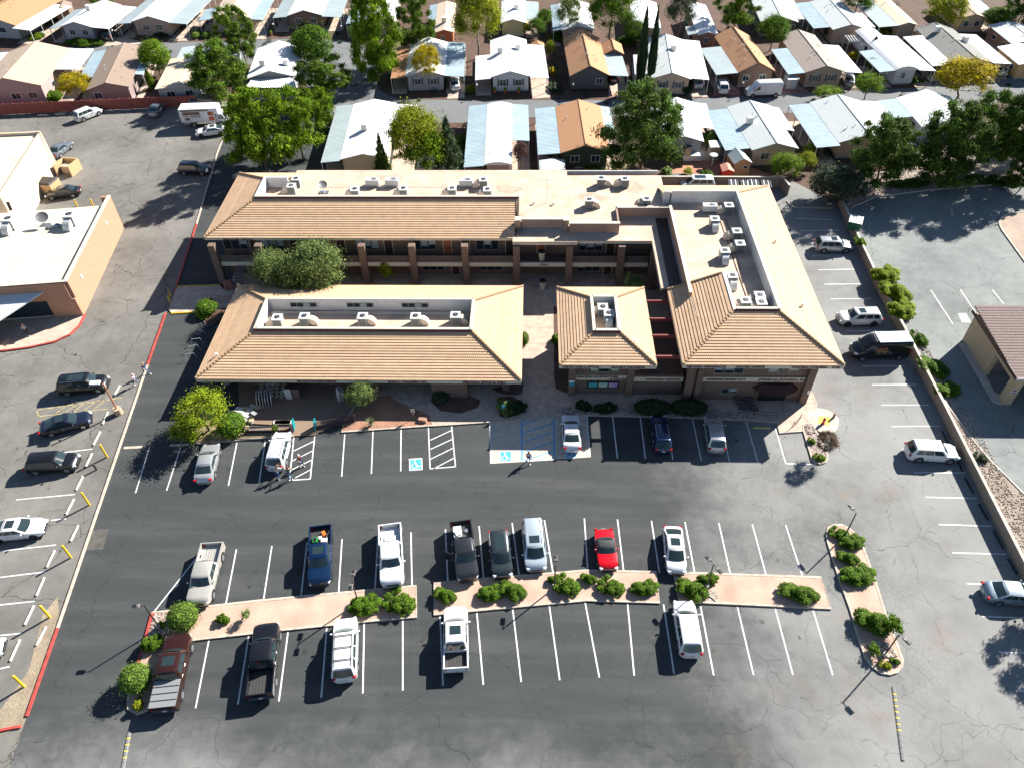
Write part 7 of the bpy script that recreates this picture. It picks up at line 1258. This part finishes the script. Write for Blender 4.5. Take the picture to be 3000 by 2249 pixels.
# bollards
def bollard(label, base, h=1.1, mat=YELP, g='yellow steel bollards in the west lot'): b = B().tube((0, 0, 0), (0, 0, h), .10, n=12).ball((0, 0, h), .10, 12, 5); thing_mesh(b, 'bollard', mat, label, 'bollard', at(*base), group=g, smooth=40)
for i, (lb, p, t) in enumerate((('yellow bollard below the third dark car', (314, 1338), 1301), ('yellow bollard beside the wheel stop above the white sedan', (262, 1478), 1442), ('yellow bollard right of the white sedan', (208, 1632), 1598), ('yellow bollard near the start of the red kerb', (146, 1807), 1773), ('yellow bollard lowest at the left edge', (71, 2010), 1976), ('yellow bollard at the walkway corner, upper', (501, 870), 855), ('yellow bollard at the walkway corner, lower', (500, 888), 873), ('yellow bollard behind the post office roof, left', (226, 605), 596), ('yellow bollard behind the post office roof, right', (273, 604), 592))):
    bollard(lb, p, min(1.8, height(at(*p), 0, t)) if i < 5 else 1.0)
bollard('short dark post beside the third wheel stop', (283, 1375), .8, DKBROWN, 'dark post')
# wheel stops
WSG = 'painted wheel stops in the west lot'
def wstop(label, p, q, mat, g, ext=1.0):
    a, b_ = at(*p, .07), at(*q, .07); c = (a+b_)/2; d = b_-a; L = min(2.4, max(1.5, d.length*.95)); b = B().box((0, 0, .065), (L, .17, .13), 0, topy=.6, top=.98); thing_mesh(b, 'wheel_stop', mat, label, 'wheel stop', (c.x, c.y, 0), math.atan2(d.y, d.x), g)
WSW = M('worn_white_block', (.60, .55, .50), .85, var=.15, vs=4)
wl = zz(0, 900, 2.212, (738, 572), (778, 503), (662, 757), (700, 672), (602, 893), (650, 800), (552, 1033), (597, 942))+zz(0, 1350, 2.212, (490, 190), (540, 90), (425, 347), (480, 240), (455, 520), (508, 410), (300, 690), (355, 573), (232, 875), (288, 748), (157, 1063), (220, 930))+zz(0, 1750, 2.212, (232, 313), (300, 180), (62, 415), (130, 265))
wn = ['wheel stop beside the walking people', 'wheel stop by the round sign pole base', 'wheel stop right of the navy sedan', 'wheel stop above the short dark post', 'wheel stop below the short dark post', 'wheel stop left of the upper yellow bollard', 'wheel stop set apart toward the pale kerb', 'wheel stop right of the white sedan tail', 'wheel stop two below the white sedan', 'wheel stop left of the fourth bollard', 'pinkish wheel stop beside the red kerb', 'wheel stop by the pale car at the edge']
for i in range(12): wstop(wn[i], wl[2*i], wl[2*i+1], WSW, WSG)
WSD = M('dark_rubber_stop', (.03, .03, .032), .8)
dn = ['dark wheel stop above the glaring white crossover', 'dark wheel stop under the white crossover nose', 'dark wheel stop first below the white crossover', 'dark wheel stop second below the white crossover', 'dark wheel stop third below the white crossover', 'dark wheel stop nearest the old grey-blue sedan']
for i, (p, q) in enumerate([((2759, 1259), (2778, 1298)), ((2805, 1345), (2818, 1376)), ((2827, 1397), (2852, 1445)), ((2868, 1474), (2895, 1523)), ((2911, 1553), (2940, 1607)), ((2956, 1639), (2977, 1676))]): wstop(dn[i], p, q, WSD, 'dark wheel stops along the block wall')
wstop('yellow wheel stop in the building shadow', (2206, 1252), (2259, 1253), M('dirty_yellow', (.62, .52, .16), .8), None)
fn = ['first white strip at the foot of the red fence', 'second white strip at the foot of the red fence', 'third white strip at the foot of the red fence', 'fourth white strip at the foot of the red fence', 'fifth white strip at the foot of the red fence', 'last white strip beside the box truck']
for i, (x0, x1, y) in enumerate(((108, 142, 338), (160, 192, 335), (208, 240, 332), (305, 337, 325), (354, 384, 322), (405, 437, 319))): wstop(fn[i], (x0, y), (x1, y-1), WSW, 'wheel stops under the red fence')
# speed humps
def hump(label, pts, w=.32):
    P_ = pxs(pts); d = (P_[-1]-P_[0]); L = d.length; r0 = root('speed_hump', label, 'speed bump', P_[0], math.atan2(d.y, d.x), 'rubber speed bumps'); n = int(L/.45); BND = YELP
    for k in range(n):
        b = B().box((.45*k+.225, 0, .035), (.44, w, .07), 0, topy=.45, top=.97); so_ = b.obj('hump_section', STEELD, r0)
        if 0 < k < n*.6: B().box((.45*k+.1, 0, .038), (.09, w*1.02, .07), 0, topy=.46).obj('yellow_band', YELP, so_)
STEELD = M('hump_grey', (.17, .175, .17), .8)
hump('worn rubber speed bump with yellow bands below the curved island', [(2617, 2012), (2632, 2100), (2645, 2229)]); hump('rubber speed bump with yellow bands at the bottom left', [(379, 2140), (368, 2200), (352, 2290)])
# ------------------------------------------------------------ rooftop units
ACW = M('unit_white', (.60, .61, .60), .5, var=.05); ACG = M('unit_grey', (.30, .33, .32), .5); DUCT = M('duct_cream', (.62, .52, .42), .6); FAN = M('fan_black', (.02, .022, .025), .5)
def duct(b, s=1, r=.34, m=0):
    """a square elbow that leaves the box side and bends down to the roof"""
    n = 6; v = []
    for i in range(n+1):
        t = math.pi/2*i/n
        for rr in (.18, .18+2*r):
            for y in (-r, r): v.append((s*(.55+rr*math.sin(t)), y, .05+rr*math.cos(t)))
    f = []
    for i in range(n):
        a = i*4; f += [(a+2, a+3, a+7, a+6), (a, a+2, a+6, a+4), (a+1, a+5, a+7, a+3)]
    b.add(v, f, m); return b
def acunit(label, p, z, kind='box', rz=0.0, d='e', s=1.0, grp='rooftop air conditioners', col=None):
    q = at(*p, z); r0 = root('air_conditioner', label, 'air conditioner', q, rz, grp); r0.scale = (s, s, s)
    if kind == 'low':
        B().b2(-.85, .85, -.42, .42, .2, .95).obj('cabinet', ACW, r0); B().b2(-.7, -.6, -.4, .4, 0, .2).b2(.6, .7, -.4, .4, 0, .2).obj('stand', STEEL, r0); B().tube((-.2, 0, .96), (.1, 0, 1.15), .03).box((.3, 0, 1.0), (.5, .3, .08)).obj('pipe', STEEL, r0); B().tube((.9, 0, .6), (1.05, -.1, .1), .03).obj('conduit', GALV, r0); return r0
    B().b2(-.5, .5, -.5, .5, .12, 1.08).obj('cabinet', col or ACG, r0); B().b2(-.54, .54, -.54, .54, 1.082, 1.12).obj('lid', ACW, r0); B().b2(-.45, -.35, -.45, .45, 0, .12).b2(.35, .45, -.45, .45, 0, .12).obj('stand', STEEL, r0)
    f = B().tube((0, 0, 1.122), (0, 0, 1.145), .30, n=20).obj('fan_grille', FAN, r0); b = B().tube((0, 0, 1.145), (0, 0, 1.18), .08, n=10)
    for k in range(4): b.box((.16*math.cos(k*1.57), .16*math.sin(k*1.57), 1.155), (.2, .03, .012), k*1.57)
    b.obj('fan_blades', STEEL, f); b = B()
    for k in range(5): b.b2(-.4, .4, -.515, -.503, .25+k*.15, .32+k*.15)
    b.obj('louvre', FAN, r0)
    if d in 'ew': duct(B(), 1 if d == 'e' else -1).obj('duct', DUCT, r0)
    if d == 's':
        o = duct(B(), 1).obj('duct', ACW, r0); o.rotation_euler = (0, 0, -math.pi/2)
    return r0
for lb, p, d in (('white unit at the left end of the front roof well', (818, 952), ''), ('second unit from the left in the front roof well', (897, 948), 'e'), ('third unit from the left in the front roof well', (1066, 948), 'e'), ('fourth unit from the left in the front roof well', (1220, 948), 'e'), ('unit at the right end of the front roof well', (1336, 945), 'e')): acunit(lb, p, 3.75, d=d)
acunit('rear unit in the small square roof well', (1764, 922), 5.9, d=''); acunit('front unit with duct in the small square roof well', (1782, 940), 5.9, d='s')
for lb, p, k, d in (('white cabinet unit behind the left parapet end', (872, 545), 'box', ''), ('unit against the left parapet end', (858, 566), 'box', ''), ('first ducted unit along the rear parapet', (1043, 576), 'box', 'w'), ('left low cabinet unit at the rear roof', (1093, 544), 'low', ''), ('second low cabinet unit at the rear roof', (1150, 544), 'low', ''), ('second ducted unit along the rear parapet', (1184, 574), 'box', 'w'), ('third ducted unit along the rear parapet', (1326, 574), 'box', 'w'), ('third low cabinet unit at the rear roof', (1366, 545), 'low', ''), ('vented unit right of the third low cabinet', (1417, 548), 'box', ''), ('fourth ducted unit along the rear parapet', (1429, 577), 'box', 'w'), ('small unit on the far middle flat roof', (1760, 544), 'box', 'e'), ('grey unit beside it on the far middle flat roof', (1829, 546), 'box', 'w'), ('lone unit in the middle of the pink flat roof', (1725, 607), 'box', 'e'), ('grey unit by the white block near the corner', (1892, 605), 'box', 'w')): acunit(lb, p, 7.1, k, d=d)
for lb, p, k, d in (('low cabinet at the top of the corner roof well', (2077, 620), 'low', ''), ('dark unit in the top corner of the corner roof well', (2131, 624), 'box', ''), ('upper ducted unit on the corner roof', (2090, 664), 'box', 's'), ('upper of two stacked units in the corner roof well', (2154, 700), 'box', ''), ('lower of two stacked units in the corner roof well', (2163, 736), 'box', ''), ('middle ducted unit on the corner roof', (2119, 757), 'box', 's'), ('lower ducted unit on the corner roof', (2141, 830), 'box', 's'), ('leftmost of the three units at the well bottom', (2178, 903), 'box', ''), ('upper right of the three units at the well bottom', (2220, 888), 'box', ''), ('lowest of the three units at the well bottom', (2224, 908), 'box', '')): acunit(lb, p, 7.4, k, d=d)
acunit('left unit with silver duct on the post office roof', (38, 668), 4.5, d='s', s=1.3, col=GALV); acunit('right unit with silver duct on the post office roof', (215, 656), 4.5, d='s', s=1.3, col=GALV)
def dish(label, p, z, r=.55, tilt=(.5, .3)):
    q = at(*p, z); r0 = root('satellite_dish', label, 'satellite dish', q, 0, 'satellite dishes'); b = B(); v = []; n = 16
    for j, (rr, dz) in enumerate(((0, 0), (.5, .05), (1, .2))):
        for i in range(n): a = 2*math.pi*i/n; v.append((rr*r*math.cos(a), rr*r*math.sin(a), dz*r))
    b.add(v, [(j*n+i, j*n+(i+1) % n, (j+1)*n+(i+1) % n, (j+1)*n+i) for j in range(2) for i in range(n)]); o = b.obj('reflector', M('mesh_dish', (.22, .22, .22), .5, .5), r0); o.location = (0, 0, 1.1); o.rotation_euler = (tilt[0], tilt[1], 0); B().tube((0, 0, 0), (0, 0, 1.1), .05).b2(-.6, .6, -.3, .3, 0, .12).obj('mount', STEEL, r0); B().tube((0, 0, 1.15), (.15, -.35, 1.8), .02).obj('feed_arm', STEEL, r0)
dish('mesh dish on the rear flat roof behind the tile slope', (950, 565), 7.1); dish('large mesh dish with ballast blocks on the post office roof', (135, 660), 4.5, .75)
q = at(160, 668, 4.5); thing_mesh(B().box((0, 0, .15), (1.2, .4, .3), .3).box((.5, .3, .15), (1.0, .4, .3), -.3).box((-.6, .1, .12), (.6, .5, .25), .2), 'ballast_blocks', STEEL, 'dark ballast blocks under the large mesh dish', 'blocks', q)
q = at(1602, 594, 7.1); b = B().tube((0, 0, 0), (0, 0, 3.4), .03).tube((-1.1, 0, 3.0), (1.1, 0, 3.0), .02, n=5)
for k in range(7): b.tube((-1+k*.33, -.5+.05*k, 3.0), (-1+k*.33, .5-.05*k, 3.0), .012, n=4)
thing_mesh(b, 'antenna', STEEL, 'thin television antenna on the pink flat roof', 'antenna', q)
for lb, p, z in (('white dome vent on the pink flat roof', (1564, 598), 7.1), ('small double vent beside the dome vent', (1622, 600), 7.1), ('pipe vent on the front tile slope', (1309, 1062), 3.4), ('pipe vent on the small roof east slope', (1857, 1004), 6.35), ('pipe vent on the east slope of the corner roof', (2271, 709), 7.75), ('pipe vent low on the east slope of the corner roof', (2350, 897), 7.6), ('pipe vent at the right of the front tile slope', (972, 1060), 3.4), ('pipe vent on the west tile slope', (636, 1043), 3.6)):
    thing_mesh(B().tube((0, 0, -.1), (0, 0, .3), .09).tube((0, 0, .3), (0, 0, .36), .16), 'roof_vent', ACW, lb, 'vent', at(*p, z), group='roof vents of the offices')
# conduit lines on the corner roof
thing_mesh(B().tube((*at(2110, 645, 7.45).xy, 7.45), (*at(2190, 880, 7.45).xy, 7.45), .035, n=5).tube((*at(2118, 642, 7.45).xy, 7.45), (*at(2170, 790, 7.45).xy, 7.45), .03, n=5).tube((*at(2126, 640, 7.45).xy, 7.45), (*at(2178, 830, 7.45).xy, 7.45), .03, n=5), 'conduit_pipes', DKBROWN, 'thin dark conduits running down the corner roof well', 'pipes')
# solar strips behind the corner roof
for lb, x in (('left pair of dark awning strips over the rear wall', 2155), ('right pair of dark awning strips over the rear wall', 2215)):
    q = at(x, 540, 1.5); r0 = root('slatted_awning', lb, 'awning', (q.x, q.y, 1.6), -.1)
    for k in range(2):
        for j in range(5): B().box((k*1.7-.9+j*.3, 0, .05), (.16, 1.9, .05)).obj('slat', GALV if j % 2 else SHUT, r0)
# ------------------------------------------------------------ ground-level items
r0 = root('litter_bin', 'white litter bin on the upper balcony', 'litter bin', (1.3, 76.4, 3.1), 0, 'white litter bins'); 
def bin_(r0): B().tube((0, 0, 0), (0, 0, 1.15), .36, .42, 14).obj('drum', FASC, r0); B().tube((0, 0, 1.15), (0, 0, 1.3), .44, .34, 14).obj('lid', BLACK, r0)
bin_(r0); r0 = root('litter_bin', 'white litter bin on the ground below the balcony', 'litter bin', (1.4, 74.6, .1), 0, 'white litter bins'); bin_(r0)
q = at(1064.6+0, 1223); 
def signpost(label, p, h, col, txt=None, w=.4, hh=.45, sz=.1, tcol=None):
    r0 = root('sign_post', label, 'sign', at(*p, .1), 0, 'small signs on posts'); B().tube((0, 0, 0), (0, 0, h), .025, n=6).obj('post', STEEL, r0); o = B().b2(-w/2, w/2, -.04, -.025, h-hh, h).obj('sign_plate', col, r0)
    if txt: text(txt, sz, (0, -.06, h-hh/2), (math.pi/2, 0, 0), tcol or WHITE, o)
TEAL = M('teal_sign', (.02, .35, .45), .5)
signpost('blue accessible parking sign in the bush by the bay', (1475, 1215), 1.5, TEAL, 'P', sz=.3); signpost('pale small sign on the red gravel bed', (1212, 1225), 1.4, FASC, 'X', sz=.2, tcol=TEAL)
thing_mesh(B().b2(-.22, .22, -.04, 0, 0, .5).b2(-.3, .3, -.05, -.005, .52, .75, m=1), 'wall_sign', [TEAL, WHITE], 'teal accessible sign with white plate on the corner pilaster', 'sign', (4.25, 56.1, 1.7))
thing_mesh(B().box((0, 0, .2), (.5, .4, .4), .3, top=.7).box((.7, -.2, .15), (.4, .3, .3), .8, top=.6), 'boulders', M('red_boulder', (.36, .16, .11), .9, var=.2), 'two reddish boulders on the red gravel bed', 'boulders', at(1212, 1212, .1))
thing_mesh(B().box((0, 0, .15), (1.0, .55, .35), -.2, top=.8), 'boulder', M('tan_boulder', (.34, .2, .14), .9), 'low rectangular boulder at the walkway corner of the bed', 'boulder', at(1238, 1232, .1))
thing_mesh(B().box((0, 0, .5), (1.3, 1.0, 1.0), .4, top=.6, m=0), 'boulder', M('red_rock', (.38, .17, .13), .9, var=.2), 'big red boulder in the shaded corner bed', 'boulder', at(672, 843, .1))
# hydrant
r0 = root('fire_hydrant', 'red fire hydrant standing on the bright yellow square', 'fire hydrant', at(2411, 1240, .1)); HR = M('hydrant_red', (.60, .03, .03), .5)
B().tube((0, 0, 0), (0, 0, .08), .2).tube((0, 0, .08), (0, 0, .62), .13, .12, 12).tube((0, 0, .62), (0, 0, .68), .17, .16, 12).obj('body', HR, r0); B().ball((0, 0, .68), .14, 12, 6).tube((0, 0, .8), (0, 0, .88), .04).obj('cap', HR, r0)
for a in (0, 1.57, 3.14): B().tube((.1*math.cos(a), .1*math.sin(a), .45), (.24*math.cos(a), .24*math.sin(a), .45), .06, n=8).obj('nozzle', WHITE, r0)
thing_mesh(B().tube((0, 0, 0), (0, 0, .7), .12), 'post', M('rust_stub', (.25, .14, .1), .8), 'short rusty stub post beyond the yellow square', 'post', at(2441, 1224))
# bent hand rail
def rail(label, pts, h=.9, mat=None, posts=None, mid=True, name='handrail'):
    r0 = root(name, label, 'handrail', (0, 0, 0)); P_ = pxs(pts, .1); b = B()
    for i in range(len(P_)-1):
        for z in ((h, h*.5) if mid else (h,)): b.tube(P_[i]+Vector((0, 0, z)), P_[i+1]+Vector((0, 0, z)), .025, n=6)
    b.obj('rail', mat or DKBROWN, r0)
    for p in P_: B().tube(p, p+Vector((0, 0, h)), .025, n=6).obj('post', mat or DKBROWN, r0)
RR_ = M('rust_red_rail', (.35, .08, .06), .6)
rail('bent brown handrail in the sun beside the yellow square', [(2321, 1250), (2337, 1238), (2345, 1225)], .75)
rail('rust red rail on the west walkway', [(610, 880), (645, 884), (678, 889)], .9, RR_)
rail('dark railing beside the shaded entry steps', [(2205, 1222), (2240, 1224), (2275, 1226)], .95)
rail('dark railing across the shaded entry landing', [(2150, 1170), (2190, 1190), (2208, 1215)], .95)
r0 = root('wooden_steps', 'wooden steps in deep shade beside the awning', 'steps', (0, 0, 0)); c = at(2170, 1185)
for k in range(6): B().box((c.x+.12*k, c.y+1.3-.42*k, .95-.15*k), (2.0, .4, .07), -.12).obj('tread', WOOD, r0)
for s in (-1, 1): B().tube((c.x+s*1.0, c.y+1.4, 1.7), (c.x+s*1.0+.6, c.y-.8, .95), .03).tube((c.x+s, c.y+1.4, .1), (c.x+s, c.y+1.4, 1.7), .03).obj('rail', DKBROWN, r0)
# bicycles and racks west of the front building
for i, (lb, p) in enumerate((('bicycle leaning in the dark strip beside the roof corner', (598, 968)), ('second bicycle in the dark strip beside the roof corner', (590, 984)))):
    r0 = root('bicycle', lb, 'bicycle', at(*p), .25, 'bicycles')
    for x in (-.5, .5): B().tube((x, -.02, .33), (x, .02, .33), .33, n=16, cap=False).tube((x, -.01, .33), (x, .01, .33), .29, n=16, cap=False).obj('wheel', TYRE, r0)
    B().tube((-.5, 0, .33), (-.1, 0, .33), .018).tube((-.1, 0, .33), (.35, 0, .75), .02).tube((-.2, 0, .78), (.35, 0, .78), .02).tube((-.1, 0, .33), (-.22, 0, .85), .02).tube((.5, 0, .33), (.36, 0, .85), .018).obj('frame', GALV, r0); B().tube((.36, -.25, .95), (.36, .25, .95), .015).obj('handlebar', BLACK, r0); B().box((-.24, 0, .88), (.25, .13, .06)).obj('saddle', BLACK, r0)
for i, (lb, p) in enumerate((('bike rack loop above the others in the dark strip', (578, 1008)), ('bike rack loop in the middle of the dark strip', (570, 1028)), ('lowest bike rack loop in the dark strip', (560, 1052)))):
    thing_mesh(B().tube((-.6, 0, 0), (-.4, 0, .8), .025).tube((-.4, 0, .8), (.5, 0, .8), .025).tube((.5, 0, .8), (.7, 0, 0), .025), 'bike_rack', GALV, lb, 'bike rack', at(*p), .2, 'bike racks')
# patio: lattice fence, stone stock
LT = M('dark_lattice', (.06, .035, .045), .8)
for lb, a, b_ in (('dark lattice patio fence left of the opening', (720, 1270), (858, 1268)), ('dark lattice patio fence right of the opening', (926, 1258), (1040, 1235))):
    r0 = root('lattice_fence', lb, 'fence', (0, 0, 0), 0, 'patio fences'); A, Bq = at(*a), at(*b_); d = Bq-A; n = max(4, int(d.length/.22)); b = B(); hh = .95
    for i in range(-4, n):
        for s in (0, 1):
            t0, t1 = (i/n, (i+4)/n) if s == 0 else ((i+4)/n, i/n); p0, p1 = A+d*min(1, max(0, t0)), A+d*min(1, max(0, t1)); b.tube(p0+Vector((0, 0, .1)), p1+Vector((0, 0, hh)), .018, n=4, cap=False)
    b.obj('lattice', LT, r0); path([A, Bq], .06, hh, hh+.08).obj('rail', LT, r0); path([A, Bq], .04, .08, .5).obj('board', LT, r0)
    for p in (A, Bq): B().b2(p.x-.07, p.x+.07, p.y-.07, p.y+.07, 0, 1.15).obj('post', LT, r0)
TG = M('teal_gate_paint', (.0, .22, .24), .5)
for lb, p in (('teal post left of the patio opening', (861, 1262)), ('teal post right of the patio opening', (924, 1262))): thing_mesh(B().box((0, .35, .6), (.14, .9, 1.2), .1, top=.8), 'gate_post', TG, lb, 'gate post', at(*p), group='teal gate posts')
SL = [M('slab_white', (.62, .6, .58), .6), M('slab_tan', (.5, .38, .25), .7), M('slab_grey', (.35, .35, .36), .6), M('slab_brown', (.2, .12, .1), .6)]
def slabs(label, p, n, dims, gap, tilt, mats, rz=0):
    r0 = root('stone_slabs', label, 'stone slabs', at(*p, .11), rz, 'stone stock on the patio')
    for k in range(n): o = B().box((0, 0, dims[2]/2), (dims[0], dims[1], dims[2])).obj('slab', mats[k % len(mats)], r0); o.location = (gap*k, 0, 0); o.rotation_euler = (0, tilt, .02*(k % 3))
slabs('row of white stone slabs standing on edge', (755, 1185), 6, (.06, 1.3, 1.5), .28, .12, SL[:1], .25)
slabs('two tall slabs leaning, one white one brown', (848, 1168), 2, (.7, .1, 1.4), .85, 0, [SL[0], SL[3]]); slabs('white slabs at the east side of the patio', (990, 1170), 3, (.06, 1.0, 1.4), .2, .15, SL[:1], .5)
q = random.Random(4); r0 = root('stone_samples', 'heap of square stone sample tiles on a stand', 'stone samples', at(805, 1160, .11), 0, 'stone stock on the patio')
for k in range(22): B().box((-1.2+(k % 5)*.55+q.uniform(-.1, .1), .6-(k//5)*.35, 1.2-(k//5)*.22), (.42, .42, .07), .78+q.uniform(-.2, .2)).obj('sample_tile', SL[q.randrange(2)], r0)
B().b2(-1.3, 1.3, -.7, .8, 0, .5).obj('stand', WOOD, r0)
r0 = root('stone_pile', 'loose pile of pale stone slabs at the patio fence corner', 'stone pile', at(725, 1225, .11), 0, 'stone stock on the patio')
for k in range(26): B().box((q.uniform(-1, 1), q.uniform(-1.6, 1.6), q.uniform(.1, .7)), (q.uniform(.3, .8), q.uniform(.3, .8), .08), q.uniform(0, 3)).obj('slab', SL[q.randrange(3)], r0)
slabs('long pale slab stack beside the lattice fence', (825, 1238), 3, (1.6, .5, .12), .12, 0, SL[:1])
# balcony lamps
for lb, x in (('white barn lamp over the olive trees', -24.6), ('white barn lamp over the next column', -14.2)): thing_mesh(B().tube((0, 0, 0), (0, 0, .5), .03).tube((0, 0, -.28), (0, 0, 0), .3, .06, 12, m=1), 'barn_lamp', [BLACK, WHITE], lb, 'wall lamp', (x, 76.0, 5.3), group='barn lamps')
# utility cover, manhole patch
struct(sheet('asphalt_patch', px((272, 1552), (318, 1548), (302, 1608), (250, 1611)), .0, M('patch_asphalt', (.095, .09, .08), .9, var=.2, vs=2)))
# low planting between the homes
gm = B(); q = random.Random(11); allp = []
for i in range(900):
    x, y = q.uniform(-95, 90), q.uniform(104, 175)
    if x < -42 and y < 128: continue
    if -50 < x < -34 and y < 140: continue
    ok_ = all(abs((y-yy))>2.5 for yy in [])

    if q.random() < .35: allp.append((x, y, q.uniform(.3, .9)))
for x, y, r in allp:
    for k in range(60):
        a = q.random()*6.28; rr = r*math.sqrt(q.random()); z = q.uniform(.02, r*.8); t = q.random()*6.28; s_ = .10+.1*q.random(); c = Vector((x+rr*math.cos(a), y+rr*math.sin(a), z)); u = Vector((math.cos(t), math.sin(t), q.uniform(-.6, .6)))*s_; v = Vector((-math.sin(t), math.cos(t), q.uniform(-.6, .6)))*s_*.6
        gm.poly([c-u, c+v, c+u, c-v])
o = gm.obj('ground_cover', LC['oliveg']); tag(o, 'low garden plants and weeds scattered through the yards of the homes', 'ground cover', kind='stuff')
OILM = M('oil_stain', (.032, .033, .034), .6, var=.3, vs=6); q = random.Random(21)
for rows in (UPPER, LOWER, FRONT):
    for i in range(len(rows)-1):
        if q.random() < .75:
            a, b_ = at(*rows[i][0]), at(*rows[i][1]); c2, d2 = at(*rows[i+1][0]), at(*rows[i+1][1])
            if (c2-a).length > 4.5: continue
            f = q.uniform(.45, .8) if rows is not LOWER else q.uniform(.2, .5); m = a.lerp(b_, f).lerp(c2.lerp(d2, f), q.uniform(.42, .58)); r = q.uniform(.10, .24)
            B().poly([(m.x+r*math.cos(t)*(1+.3*math.sin(3*t+i)), m.y+r*math.sin(t)*(1+.3*math.cos(2*t+i)), .001) for t in [k*math.pi/8 for k in range(16)]]).obj('oil_stain', OILM, lot)
# curved drain lines and seams in west lot
for o in list(COL.objects):
    if o.parent is None and o.type == 'EMPTY' and 'label' not in o: o['kind'] = 'group'
print('objects', len(bpy.data.objects))
